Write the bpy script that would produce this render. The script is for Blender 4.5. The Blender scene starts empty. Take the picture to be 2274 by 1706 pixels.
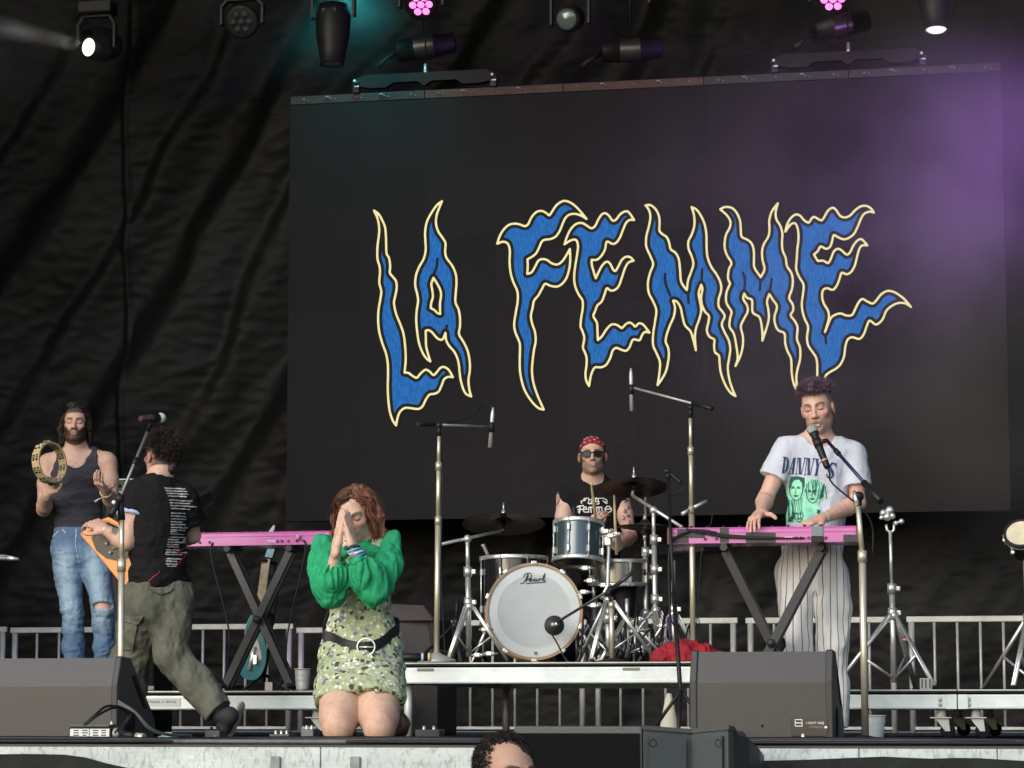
import bpy, bmesh, math, random
import numpy as np
from mathutils import Vector, Matrix, Quaternion, noise as mnoise
from mathutils.bvhtree import BVHTree

random.seed(7); RNG = np.random.default_rng(7)
SC = bpy.context.scene
COL = SC.collection
PI = math.pi

# ------------------------------------------------------------------ camera
IMW, IMH, FPX = 2274.0, 1706.0, 6080.0      # photograph size and focal length in its pixels
HOR = 1592.0                                # horizon row
CAMZ = 0.117                                # camera height above the stage deck (deck = 0)
YAW = math.radians(12.0)
PITCH = math.atan((HOR - IMH / 2) / FPX)
Fh = Vector((-math.sin(YAW), math.cos(YAW), 0)); Rr = Vector((math.cos(YAW), math.sin(YAW), 0))
Fv = Fh * math.cos(PITCH) + Vector((0, 0, math.sin(PITCH)))
Uv = Rr.cross(Fv)
CAM = Vector((0, 0, CAMZ))
cd = bpy.data.cameras.new('camera'); cam = bpy.data.objects.new('camera', cd); COL.objects.link(cam)
cd.sensor_fit = 'HORIZONTAL'; cd.sensor_width = 36.0; cd.lens = 36.0 * FPX / IMW
cd.clip_start = 0.1; cd.clip_end = 3000
cam.matrix_world = Matrix((( Rr.x, Uv.x, -Fv.x, CAM.x), (Rr.y, Uv.y, -Fv.y, CAM.y), (Rr.z, Uv.z, -Fv.z, CAM.z), (0, 0, 0, 1)))
SC.camera = cam

# ------------------------------------------------------------------ world, sun, exposure
SUN_EL, SUN_AZ = math.radians(27), math.radians(-24)   # azimuth off the direction stage -> camera
world = bpy.data.worlds.new('World'); SC.world = world; world.use_nodes = True
wn = world.node_tree.nodes; wl = world.node_tree.links
bg = wn['Background']; sky = wn.new('ShaderNodeTexSky'); sky.sky_type = 'NISHITA'; sky.sun_disc = False
sd = Vector((math.sin(SUN_AZ) * math.cos(SUN_EL), -math.cos(SUN_AZ) * math.cos(SUN_EL), math.sin(SUN_EL)))  # towards the sun
sky.sun_elevation = SUN_EL; sky.sun_rotation = math.atan2(sd.x, sd.y)
sky.air_density = 1.0; sky.dust_density = 1.5; sky.ozone_density = 0.6
wl.new(sky.outputs[0], bg.inputs[0]); bg.inputs[1].default_value = 0.15
sl = bpy.data.lights.new('sun', 'SUN'); sl.energy = 0.9; sl.angle = math.radians(42); sl.color = (0.98, 0.99, 1.0)
sun = bpy.data.objects.new('sun', sl); COL.objects.link(sun)
sun.rotation_euler = (-sd).to_track_quat('-Z', 'Y').to_euler(); sun.location = sd * 60
vs = SC.view_settings; vs.view_transform = 'Standard'; vs.look = 'None'; vs.gamma = 1.0; vs.exposure = 0.72
vs.use_curve_mapping = False
SC.cycles.use_denoising = True
SC.cycles.max_bounces = 6; SC.cycles.volume_bounces = 0; SC.cycles.transparent_max_bounces = 12
SC.cycles.volume_step_rate = 1.0; SC.cycles.sample_clamp_indirect = 6.0

# ------------------------------------------------------------------ pixel -> place
def ray(px, py):
    x = (px - IMW / 2) / FPX; y = (IMH / 2 - py) / FPX
    return Fv + Rr * x + Uv * y
def at(px, py, d):                 # d: horizontal distance along the view
    r = ray(px, py); return CAM + r * (d / r.dot(Fh))
def atY(px, py, Y):
    r = ray(px, py); return CAM + r * ((Y - CAM.y) / r.y)
def onZ(px, d, z=0.0):             # point seen in column px at distance d, on height z
    p = at(px, HOR, d); return Vector((p.x, p.y, z))
def ppm(d): return FPX / d

# ------------------------------------------------------------------ materials
MATS = {}
def _nodes(name):
    m = bpy.data.materials.new(name); m.use_nodes = True
    return m, m.node_tree.nodes, m.node_tree.links, m.node_tree.nodes['Principled BSDF']
def mat(name, col=(.5, .5, .5), rough=.5, metal=0., var=.0, scale=6., bump=0., bscale=60., spec=.5, col2=None, thr=None,
        stretch=(1, 1, 1), emit=None, estr=1., alpha=None, sheen=0., coat=0., vcol=None, sss=0., rvar=0.):
    if name in MATS: return MATS[name]
    m, n, l, b = _nodes(name)
    c4 = (*col, 1)
    b.inputs['Base Color'].default_value = c4; b.inputs['Roughness'].default_value = rough
    b.inputs['Metallic'].default_value = metal; b.inputs['Specular IOR Level'].default_value = spec
    if sheen: b.inputs['Sheen Weight'].default_value = sheen; b.inputs['Sheen Roughness'].default_value = .6
    if coat: b.inputs['Coat Weight'].default_value = coat; b.inputs['Coat Roughness'].default_value = .15
    if sss:
        b.inputs['Subsurface Weight'].default_value = sss; b.inputs['Subsurface Scale'].default_value = .012
        b.inputs['Subsurface Radius'].default_value = (1., .35, .2)
    tc = n.new('ShaderNodeTexCoord'); mp = n.new('ShaderNodeMapping'); mp.inputs['Scale'].default_value = stretch
    l.new(tc.outputs['Object'], mp.inputs[0])
    base = None
    if vcol:
        a = n.new('ShaderNodeAttribute'); a.attribute_name = vcol; base = a.outputs['Color']
    if var or col2:
        t = n.new('ShaderNodeTexNoise'); t.inputs['Scale'].default_value = scale; t.inputs['Detail'].default_value = 6; t.inputs['Roughness'].default_value = .62
        l.new(mp.outputs[0], t.inputs['Vector'])
        r = n.new('ShaderNodeValToRGB'); l.new(t.outputs['Fac'], r.inputs[0])
        lo, hi = thr or (.3, .7)
        r.color_ramp.elements[0].position = lo; r.color_ramp.elements[1].position = hi
        if vcol:
            r.color_ramp.elements[0].color = (1 - var, 1 - var, 1 - var, 1); r.color_ramp.elements[1].color = (1 + var, 1 + var, 1 + var, 1)
            x = n.new('ShaderNodeMix'); x.data_type = 'RGBA'; x.blend_type = 'MULTIPLY'; x.inputs[0].default_value = 1
            l.new(base, x.inputs[6]); l.new(r.outputs[0], x.inputs[7]); base = x.outputs[2]
        else:
            r.color_ramp.elements[0].color = tuple(c * (1 - var) for c in col) + (1,)
            r.color_ramp.elements[1].color = (*col2, 1) if col2 else tuple(min(1, c * (1 + var)) for c in col) + (1,)
            base = r.outputs[0]
        if rvar:
            q = n.new('ShaderNodeMapRange'); l.new(t.outputs['Fac'], q.inputs[0]); q.inputs[3].default_value = rough - rvar; q.inputs[4].default_value = rough + rvar
            l.new(q.outputs[0], b.inputs['Roughness'])
    if base: l.new(base, b.inputs['Base Color'])
    if bump:
        t2 = n.new('ShaderNodeTexNoise'); t2.inputs['Scale'].default_value = bscale; t2.inputs['Detail'].default_value = 5
        l.new(mp.outputs[0], t2.inputs['Vector'])
        bp = n.new('ShaderNodeBump'); bp.inputs['Strength'].default_value = bump; bp.inputs['Distance'].default_value = .02
        l.new(t2.outputs['Fac'], bp.inputs['Height']); l.new(bp.outputs[0], b.inputs['Normal'])
    if emit:
        b.inputs['Emission Color'].default_value = (*emit, 1); b.inputs['Emission Strength'].default_value = estr
    if alpha is not None: b.inputs['Alpha'].default_value = alpha
    MATS[name] = m; return m

# ------------------------------------------------------------------ objects
def tag(o, label=None, cat=None, group=None, kind=None):
    if label: o['label'] = label
    if cat: o['category'] = cat
    if group: o['group'] = group
    if kind: o['kind'] = kind
    return o
def empty(name, loc, label, cat, group=None):
    o = bpy.data.objects.new(name, None); o.empty_display_size = .1; COL.objects.link(o); o.location = loc
    return tag(o, label, cat, group)
def root_of(o):
    while o.parent: o = o.parent
    return o
def link_mesh(name, me, parent=None):
    o = bpy.data.objects.new(name, me); COL.objects.link(o)
    if parent: o.parent = parent
    return o
def as_mesh(name, verts, faces, material, parent=None, smooth=True, org=None):
    """verts in world coordinates; a part shares the origin of its thing"""
    V = np.asarray([tuple(v) for v in verts] if not isinstance(verts, np.ndarray) else verts, dtype=np.float64).reshape(-1, 3)
    if not np.isfinite(V).all() or np.abs(V).max() > 900: print('BAD VERTS', name); V = np.nan_to_num(np.clip(V, -900, 900))
    o0 = np.array(root_of(parent).location) if parent else (np.array(org) if org is not None else V.mean(0))
    if not parent and org is None: o0 = np.array([V[:, 0].mean(), V[:, 1].mean(), V[:, 2].min()])
    me = bpy.data.meshes.new(name); me.from_pydata((V - o0).tolist(), [], faces if isinstance(faces, list) else faces.tolist())
    if isinstance(material, (list, tuple)):
        for m in material: me.materials.append(m)
    else: me.materials.append(material)
    if smooth: me.polygons.foreach_set('use_smooth', [True] * len(me.polygons))
    me.update()
    o = link_mesh(name, me, parent)
    if not parent: o.location = o0
    return o
def copy_tree(o, parent=None, loc=None):
    c = o.copy(); COL.objects.link(c)
    if parent: c.parent = parent
    if loc is not None: c.location = loc
    for ch in list(o.children): copy_tree(ch, c)
    return c

def frame_of(d, up=None):
    d = Vector(d).normalized()
    u = Vector(up) if up is not None else (Vector((0, 0, 1)) if abs(d.z) < .95 else Vector((1, 0, 0)))
    s = d.cross(u).normalized(); u = s.cross(d).normalized()
    return s, d, u
class MB:
    """collects shapes in world coordinates and links them as one mesh object"""
    def __init__(s): s.v = []; s.f = []; s.mi = []; s.cur = 0; s.sm = []
    def _add(s, vs, fs, sm=False):
        b = len(s.v); s.v += [Vector(v) for v in vs]; s.f += [tuple(b + i for i in f) for f in fs]
        s.mi += [s.cur] * len(fs); s.sm += [sm] * len(fs); return s
    def box(s, c, size, ax=None, ch=0.0):
        c = Vector(c); X, Y, Z = ax or (Vector((1, 0, 0)), Vector((0, 1, 0)), Vector((0, 0, 1)))
        hx, hy, hz = [q / 2 for q in size]
        ch = min(ch, hx * .9, hy * .9, hz * .9)
        if ch <= 0:
            vs = [c + X * (a * hx) + Y * (b * hy) + Z * (d * hz) for a in (-1, 1) for b in (-1, 1) for d in (-1, 1)]
            return s._add(vs, [(0, 1, 3, 2), (4, 6, 7, 5), (0, 4, 5, 1), (2, 3, 7, 6), (0, 2, 6, 4), (1, 5, 7, 3)])
        bm = bmesh.new(); bmesh.ops.create_cube(bm, size=2)
        for v in bm.verts: v.co = Vector((v.co.x * hx, v.co.y * hy, v.co.z * hz))
        bmesh.ops.bevel(bm, geom=bm.edges[:], offset=ch, segments=2, affect='EDGES', profile=.5)
        bm.verts.index_update()
        vs = [c + X * v.co.x + Y * v.co.y + Z * v.co.z for v in bm.verts]; fs = [tuple(v.index for v in f.verts) for f in bm.faces]
        bm.free(); return s._add(vs, fs)
    def tube(s, pts, r, n=10, caps=True, up=None):
        pts = [Vector(p) for p in pts]; rs = r if isinstance(r, (list, tuple)) else [r] * len(pts)
        vs = []; fs = []; prev = None
        for i, p in enumerate(pts):
            d = (pts[min(i + 1, len(pts) - 1)] - pts[max(i - 1, 0)])
            if d.length < 1e-9: d = Vector((0, 0, 1))
            if prev is None: a, _, b = frame_of(d, up)
            else:
                d = d.normalized(); a = (prev - d * prev.dot(d))
                a = a.normalized() if a.length > 1e-6 else frame_of(d)[0]; b = a.cross(d)
            prev = a
            for k in range(n):
                t = 2 * PI * k / n; vs.append(p + a * (math.cos(t) * rs[i]) + b * (math.sin(t) * rs[i]))
        m = len(pts)
        for i in range(m - 1):
            for k in range(n):
                q = (k + 1) % n; fs.append((i * n + k, i * n + q, (i + 1) * n + q, (i + 1) * n + k))
        s._add(vs, fs, True)
        if caps:
            b0 = len(s.v) - len(vs)
            s.f += [tuple(b0 + k for k in reversed(range(n))), tuple(b0 + (m - 1) * n + k for k in range(n))]; s.mi += [s.cur] * 2; s.sm += [False] * 2
        return s
    def lathe(s, c, axis, prof, n=32, up=None, sharp=False):
        """prof: list of (radius, height along axis)"""
        c = Vector(c); a, d, b = frame_of(axis, up); vs = []; fs = []
        for (r, h) in prof:
            for k in range(n):
                t = 2 * PI * k / n; vs.append(c + d * h + a * (math.cos(t) * r) + b * (math.sin(t) * r))
        for i in range(len(prof) - 1):
            for k in range(n):
                q = (k + 1) % n; fs.append((i * n + k, i * n + q, (i + 1) * n + q, (i + 1) * n + k))
        s._add(vs, fs, not sharp)
        return s
    def disc(s, c, axis, r, n=32):
        return s.lathe(c, axis, [(r, 0), (1e-5, 0)], n, sharp=True)
    def ball(s, c, r, n=12, m=8, ax=None):
        c = Vector(c); X, Y, Z = ax or (Vector((1, 0, 0)), Vector((0, 1, 0)), Vector((0, 0, 1)))
        rx, ry, rz = (r, r, r) if not isinstance(r, (list, tuple)) else r
        vs = []; fs = []
        for i in range(m + 1):
            ph = PI * i / m
            for k in range(n):
                t = 2 * PI * k / n
                vs.append(c + X * (rx * math.sin(ph) * math.cos(t)) + Y * (ry * math.sin(ph) * math.sin(t)) + Z * (rz * math.cos(ph)))
        for i in range(m):
            for k in range(n):
                q = (k + 1) % n; fs.append((i * n + k, (i + 1) * n + k, (i + 1) * n + q, i * n + q))
        return s._add(vs, fs, True)
    def prism(s, poly, ext):
        """poly: list of world points (planar), extruded by vector ext"""
        e = Vector(ext); n = len(poly); p = [Vector(q) for q in poly]
        return s._add(p + [q + e for q in p], [tuple(range(n)), tuple(reversed(range(n, 2 * n)))] + [(i, n + i, n + (i + 1) % n, (i + 1) % n) for i in range(n)])
    def quad(s, a, b, c, d): return s._add([a, b, c, d], [(0, 1, 2, 3)])
    def build(s, name, m, parent=None, org=None):
        o = as_mesh(name, s.v, s.f, m, parent, smooth=False, org=org)
        o.data.polygons.foreach_set('use_smooth', s.sm)
        if isinstance(m, (list, tuple)): o.data.polygons.foreach_set('material_index', s.mi)
        bm = bmesh.new(); bm.from_mesh(o.data); bmesh.ops.recalc_face_normals(bm, faces=bm.faces[:]); bm.to_mesh(o.data); bm.free()
        o.data.update(); return o
def lerp(a, b, t): return Vector(a) * (1 - t) + Vector(b) * t
def crom(pts, per=6, closed=False):
    """smooth curve through points; a point with a third truthy entry (2D) stays a corner"""
    P = [np.array(p[:2] if len(p) == 3 and not isinstance(p, Vector) else p, float) for p in pts]; n = len(P)
    corner = [len(p) == 3 and bool(p[2]) if not isinstance(p, Vector) else False for p in pts]
    T = []
    for i in range(n):
        a = P[(i - 1) % n] if closed or i > 0 else P[i]; b = P[(i + 1) % n] if closed or i < n - 1 else P[i]
        T.append((b - a) * .5)
    out = []
    for i in range(n if closed else n - 1):
        j = (i + 1) % n; p0, p1 = P[i], P[j]
        m0 = (p1 - p0) * .9 if corner[i] else T[i]; m1 = (p1 - p0) * .9 if corner[j] else T[j]
        for k in range(per):
            t = k / per; h = (2 * t**3 - 3 * t**2 + 1, t**3 - 2 * t**2 + t, -2 * t**3 + 3 * t**2, t**3 - t**2)
            out.append(h[0] * p0 + h[1] * m0 + h[2] * p1 + h[3] * m1)
    if not closed: out.append(P[-1])
    return out
def vcrom(pts, per=8):
    return [Vector(p) for p in crom([Vector(p) for p in pts], per)]

# common materials
M_alu = mat('aluminium_scuffed', (.50, .53, .51), .5, .25, var=.22, scale=9, bump=.12, bscale=30, rvar=.1)
M_steel = mat('galvanised_steel', (.40, .41, .39), .5, .35, var=.18, scale=14, bump=.05, bscale=50)
M_chrome = mat('chrome', (.70, .70, .67), .30, .72, var=.10, scale=20)
M_brass = mat('nickel_stand_tube', (.62, .56, .42), .34, .6, var=.1, scale=12)
M_black = mat('black_paint', (.014, .014, .015), .45, var=.25, scale=14, bump=.05, spec=.25)
M_blackgloss = mat('black_gloss', (.012, .012, .013), .25, var=.1)
M_rubber = mat('black_rubber', (.010, .010, .011), .7, var=.2, spec=.15)
M_cable = mat('cable_jacket', (.012, .012, .013), .5, var=.2, scale=30, spec=.25)
M_white = mat('white_paint', (.72, .73, .72), .5, var=.06)
# ------------------------------------------------------------------ the setting
GZ = -1.6                                       # ground in front of the stage
YF = 11.2                                       # front edge of the stage deck
Y_SCR, Y_CUR, Y_FEN = 19.27, 20.35, 19.75
g = MB(); g.quad((-400, -400, GZ), (400, -400, GZ), (400, 400, GZ), (-400, 400, GZ))
tag(g.build('ground', mat('trodden_grass', (.10, .11, .055), .95, var=.5, scale=.8, bump=.4, bscale=9)), kind='structure')
XL, XR = -9.5, 6.5
deck = MB(); deck.box(((XL + XR) / 2, (YF + 21.6) / 2, -.02), (XR - XL, 21.6 - YF, .04))
M_deck = mat('black_stage_deck', (.022, .023, .023), .6, var=.35, scale=5, bump=.1, bscale=40, spec=.25)
tag(deck.build('stage_floor', M_deck), kind='structure')
# front edge: aluminium profiles, scuffed, with keder brackets
M_edge = mat('scuffed_aluminium_edge', (.45, .50, .49), .55, .1, var=.16, scale=3.2, bump=.15, bscale=14, stretch=(1, 1, 2.2))
mtl = M_edge.node_tree                          # dark scratches and scuffs with a shape of their own
n_, l_ = mtl.nodes, mtl.links; b_ = n_['Principled BSDF']
tc = n_.new('ShaderNodeTexCoord'); mp = n_.new('ShaderNodeMapping'); mp.inputs['Scale'].default_value = (9, 9, 3.2)
l_.new(tc.outputs['Object'], mp.inputs[0]); nz = n_.new('ShaderNodeTexNoise'); nz.inputs['Scale'].default_value = 5; nz.inputs['Detail'].default_value = 9; nz.inputs['Distortion'].default_value = 1.6
l_.new(mp.outputs[0], nz.inputs['Vector']); rp = n_.new('ShaderNodeValToRGB'); rp.color_ramp.elements[0].position = .50; rp.color_ramp.elements[1].position = .66
rp.color_ramp.elements[0].color = (1, 1, 1, 1); rp.color_ramp.elements[1].color = (.62, .66, .64, 1)
l_.new(nz.outputs['Fac'], rp.inputs[0]); mx = n_.new('ShaderNodeMix'); mx.data_type = 'RGBA'; mx.blend_type = 'MULTIPLY'; mx.inputs[0].default_value = 1
src = b_.inputs['Base Color'].links[0].from_socket; l_.new(src, mx.inputs[6]); l_.new(rp.outputs[0], mx.inputs[7]); l_.new(mx.outputs[2], b_.inputs['Base Color'])
fe = empty('stage_front_edge', (-2.0, YF, -.3), 'scuffed pale aluminium beam along the front of the stage deck', 'stage edge')
seam = [XL, -5.2, atY(718, 1660, YF).x, atY(1690, 1660, YF).x + .4, atY(2215, 1660, YF).x, XR]
for i in range(5):
    a, b = seam[i] + .0015, seam[i + 1] - .0015
    m = MB(); m.box(((a + b) / 2, YF - .02, -.112), (b - a, .04, .206), ch=.003)
    m.build('beam', M_edge, fe)
m = MB(); m.box(((XL + XR) / 2, YF - .031, -.0045), (XR - XL, .022, .009)); m.build('trim_strip', mat('black_rubber_strip', (.03, .032, .03), .5), fe)
M_brk = mat('grey_bracket', (.20, .23, .21), .6, .2, var=.25, scale=30)
for px in (613, 790):
    c = atY(px, 1675, YF - .04); m = MB()
    m.box((c.x, YF - .047, -.115), (.042, .014, .135), ch=.004); m.box((c.x, YF - .0495, -.125 - .03), (.105, .019, .03), ch=.003)
    m.build('bracket', M_brk, fe)
# black skirt hung below the edge, its hem line sagging as in the photograph
def cloth_strip(name, top, zb, y, m, seed, label, amp=.03, nx=160, nz=26):
    V = []; F = []
    for j in range(nz + 1):
        for i in range(nx + 1):
            t = i / nx; x = XL + .5 + t * (XR - XL - 1); zt = top(x); z = zt + (zb - zt) * j / nz
            w = min(1, .25 + j / nz)
            yy = y - .02 - amp * w * (mnoise.noise(Vector((x * 2.1, z * .7, seed))) + .5 * mnoise.noise(Vector((x * 6.1 + z, z * 1.7, seed + 5))) + .8)
            V.append((x, yy, z))
    for j in range(nz):
        for i in range(nx):
            a = j * (nx + 1) + i; F.append((a, a + nx + 1, a + nx + 2, a + 1))
    o = as_mesh(name, V, F, m); tag(o, label, 'cloth'); return o
M_skirt = mat('black_skirt_cloth', (.014, .016, .0155), .75, var=.4, scale=4, bump=.3, bscale=26, spec=.2)
KN = sorted([(atY(px, py, YF - .06).x, atY(px, py, YF - .06).z) for px, py in
     ((-400, 1676), (0, 1675), (70, 1674), (155, 1676), (190, 1681), (230, 1693), (290, 1706), (420, 1728), (700, 1740), (1300, 1735), (1560, 1712), (1668, 1690), (1800, 1687), (1960, 1680), (2060, 1685), (2150, 1682), (2274, 1690), (2700, 1690))])
def hem(x): return float(np.interp(x, [k[0] for k in KN], [k[1] for k in KN]))
cloth_strip('stage_skirt', hem, GZ + .01, YF - .055, M_skirt, 3.3, 'black cloth skirt hanging crookedly below the stage front beam')
# roof over the stage and wings that shade it
M_roof = mat('black_roof_canvas', (.02, .02, .021), .8, var=.3, spec=.1)
r = MB(); r.box(((XL + XR) / 2, 16.5, 8.2), (XR - XL + 1, 11.0, .12)); tag(r.build('stage_roof', M_roof), kind='structure')
for k, x in enumerate((XL - .3, XR + .3)):
    r = MB(); r.box((x, 16.6, 4.05), (.1, 9.6, 8.1)); tag(r.build('wing_wall', M_roof), kind='structure')

# ---- back curtain with diagonal pulls, crumpled creases and a seam
M_cur = mat('black_drape', (.0070, .0071, .0070), .55, var=.35, scale=1.3, bump=.10, bscale=45, spec=.18)
def n2(X, Z, f, seed, sx=1., sz=1.):
    P = np.stack([X * f * sx, np.full_like(X, seed * 3.7), Z * f * sz], 1); i = np.floor(P).astype(np.int64); t = P - i; t = t * t * t * (t * (t * 6 - 15) + 10); o = 0
    for dx in (0, 1):
        for dz in (0, 1):
            h = np.sin((i[:, 0] + dx) * 127.1 + (i[:, 2] + dz) * 311.7 + seed * 74.7) * 43758.5453; g = (h - np.floor(h)) * 2 * PI
            gx, gz = np.cos(g), np.sin(g); w = (t[:, 0] if dx else 1 - t[:, 0]) * (t[:, 2] if dz else 1 - t[:, 2])
            o = o + w * (gx * (P[:, 0] - i[:, 0] - dx) + gz * (P[:, 2] - i[:, 2] - dz))
    return o * 1.4
nx, nz = 760, 360; x0, x1, z0, z1 = -9.3, 6.2, 0.01, 7.9
X, Z = np.meshgrid(np.linspace(x0, x1, nx + 1), np.linspace(z0, z1, nz + 1)); X, Z = X.ravel(), Z.ravel()
lw = np.clip((-1.7 - X) / 1.2, 0, 1); xs_ = atY(292, 500, Y_CUR).x
S1 = (X + 7.0) - (Z - 1.0) * .55 + .16 * n2(X, Z, .45, 1) + .05 * n2(X, Z, 1.6, 2)
def ridge(s, p): q = s * p * 2 * PI; return .5 + .5 * np.sin(q + .75 * np.sin(q + .5))
H = lw * (.13 * ridge(S1, .70) + .055 * ridge(S1 + .2 * n2(X, Z, .9, 4), 1.45)) * (.25 + .75 * np.clip((Z - .5) / 2.2, 0, 1))
H += (1 - .7 * lw) * .06 * np.sin(X * 4.2 + 1.4 * n2(X, Z, .7, 3)) * (.6 + .4 * n2(X, Z, .4, 9))
U, W_ = X * .80 + Z * .60, Z * .80 - X * .60
H += .008 * (1 - np.abs(n2(U, W_, 2.6, 5, .5, 1.5)) * 2.2) + .006 * (1 - np.abs(n2(X, Z, 5.5, 6, .6, 1.7)) * 2) + .006 * n2(X, Z, 13., 7, .6, 1.8) + .03 * n2(X, Z, 1.1, 11)
H += .035 * np.exp(-((X - xs_) / .018)**2) + .02 * np.where(X < xs_, 0, 1)
V = np.stack([X, Y_CUR - H, Z], 1)
ii, jj = np.meshgrid(np.arange(nx), np.arange(nz)); A_ = (jj * (nx + 1) + ii).ravel(); F = np.stack([A_, A_ + 1, A_ + nx + 2, A_ + nx + 1], 1)
o = as_mesh('back_curtain', V, F, M_cur); tag(o, 'wide black drape with diagonal folds hanging across the back of the stage', 'curtain')
# ------------------------------------------------------------------ LED wall
TL, TR = atY(643, 238, Y_SCR), atY(2218, 155, Y_SCR); BL, BR = atY(636, 1158, Y_SCR), atY(2249, 1134, Y_SCR)
SX0, SX1 = (TL.x + BL.x) / 2, (TR.x + BR.x) / 2; SZ0, SZ1 = (BL.z + BR.z) / 2, (TL.z + TR.z) / 2
scr = empty('led_screen', ((SX0 + SX1) / 2, Y_SCR, SZ0), 'large dark video wall showing flame lettering in blue and cream', 'screen')
M_led = mat('led_face', (.0132, .0131, .0134), .65, var=.06, scale=3, spec=.08)
nt = M_led.node_tree; n_, l_ = nt.nodes, nt.links; b_ = n_['Principled BSDF']   # fine rows and columns of diodes
tc = n_.new('ShaderNodeTexCoord'); wv = n_.new('ShaderNodeTexWave'); wv.inputs['Scale'].default_value = 26; wv.inputs['Distortion'].default_value = .6; wv.inputs['Detail'].default_value = 1
l_.new(tc.outputs['Object'], wv.inputs['Vector']); bp = n_.new('ShaderNodeBump'); bp.inputs['Strength'].default_value = .10; bp.inputs['Distance'].default_value = .01
l_.new(wv.outputs['Color'], bp.inputs['Height']); l_.new(bp.outputs[0], b_.inputs['Normal'])
oi = n_.new('ShaderNodeObjectInfo'); mr_ = n_.new('ShaderNodeMapRange'); l_.new(oi.outputs['Random'], mr_.inputs[0]); mr_.inputs[3].default_value = .94; mr_.inputs[4].default_value = 1.06
hv = n_.new('ShaderNodeHueSaturation'); l_.new(mr_.outputs[0], hv.inputs['Value']); l_.new(b_.inputs['Base Color'].links[0].from_socket, hv.inputs['Color']); l_.new(hv.outputs[0], b_.inputs['Base Color'])
NC, NR = 10, 6; pw, ph = (SX1 - SX0) / NC, (SZ1 - SZ0) / NR; proto = None
M_shell = mat('led_cabinet', (.02, .02, .02), .6)
for r in range(NR):
    for c in range(NC):
        cx, cz = SX0 + (c + .5) * pw, SZ0 + (r + .5) * ph
        if proto is None:
            m = MB(); m.box((cx, Y_SCR + .042, cz), (pw - .0005, .08, ph - .0005), ch=.0004); proto = m.build('panel', M_led, scr); px0 = Vector((cx, 0, cz))
        else:
            q = proto.copy(); COL.objects.link(q); q.location = Vector((cx, 0, cz)) - px0
for q in [o for o in bpy.data.objects if o.name.startswith('panel')]: q.parent = scr
# lettering: outlines traced on the wall, cream line + black gap + blue fill
def up(pts, ox, oy, s): return [(ox + p[0] / s, oy + p[1] / s, p[2] if len(p) > 2 else 0) for p in pts]
LET = []
LET.append((up([(65,88,1),(97,112),(120,150),(143,205),(150,270),(152,340),(155,395),(172,425),(180,480),(178,530),(200,560),(222,590),(226,640),(215,700),(207,745),(222,820),(252,895),(275,965),(287,1060),(290,1150),(282,1238,1),(310,1240),(345,1265),(370,1273),(395,1245),(430,1217),(460,1230),(487,1255),(510,1235),(535,1205),(560,1197),(590,1213),(608,1238),(625,1270,1),(590,1268),(562,1285),(548,1320),(525,1370),(495,1387),(460,1393),(435,1425),(410,1475),(380,1495),(330,1490),(285,1488),(250,1515),(232,1560),(222,1612,1),(200,1580),(178,1515),(168,1440),(163,1350),(165,1250),(163,1170),(150,1100),(125,1030),(103,950),(95,870),(98,790),(110,720),(117,660),(103,600),(108,530),(105,485),(90,430),(90,350),(98,280),(103,220),(92,150)], 810, 440, 3.192), [], []))
LET.append((up([(548,22,1),(510,52),(470,110),(440,170),(428,240),(430,310),(432,370),(418,430),(385,490),(363,550),(358,620),(372,680),(378,730),(368,800),(365,870),(372,950),(385,1030),(412,1100),(440,1140),(465,1158,1),(450,1110),(435,1050),(433,990),(432,940,1),(455,937),(480,955),(505,985),(530,1003),(553,1000),(572,955,1),(578,1010),(600,1050),(635,1090),(658,1140),(668,1190),(675,1260),(690,1330),(715,1385),(755,1407,1),(742,1360),(735,1290),(745,1220),(743,1150),(728,1080),(700,1020),(668,965),(675,910),(675,850),(665,790),(643,740),(645,670),(650,600),(645,540),(620,480),(580,425),(570,380),(572,320),(550,280),(520,235),(505,180),(510,120),(530,65)], 810, 440, 3.192),
            [up([(487,565,1),(515,610),(538,660),(540,700),(533,750),(535,822,1),(515,815),(495,795),(467,780,1),(472,740),(483,700),(478,650),(472,610)], 810, 440, 3.192)],
            [up([(515,430),(510,490),(490,535)], 810, 440, 3.192), up([(582,905),(572,960)], 810, 440, 3.192)]))
LET.append((up([(47,370,1),(65,315),(95,265),(135,230),(180,222),(215,228),(250,240),(275,225),(300,175),(335,137),(375,128),(410,145),(430,160),(450,135),(480,90),(520,60),(555,55),(600,75),(650,120),(705,187,1),(670,165),(625,150),(580,155),(550,180),(530,220),(510,270),(480,315),(440,335),(400,340),(375,355),(350,410),(325,450),(270,485,1),(272,535),(268,592,1),(300,580),(325,540),(350,495),(380,483),(415,490),(445,512),(485,523),(520,505),(550,465),(582,408,1),(585,470),(580,540),(560,615),(530,660),(490,685),(440,680),(400,665),(375,705),(350,750),(318,790),(308,840),(295,900),(305,960),(325,1020),(330,1090),(318,1150),(308,1230),(303,1310),(315,1400),(345,1490),(390,1592,1),(350,1580),(300,1530),(255,1460),(230,1390),(215,1310),(213,1220),(215,1120),(205,1080),(180,1020),(172,960),(185,870),(198,790),(195,720),(165,650),(145,580),(138,500),(140,420),(125,370),(90,355)], 1090, 430, 3.317), [], []))
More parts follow.
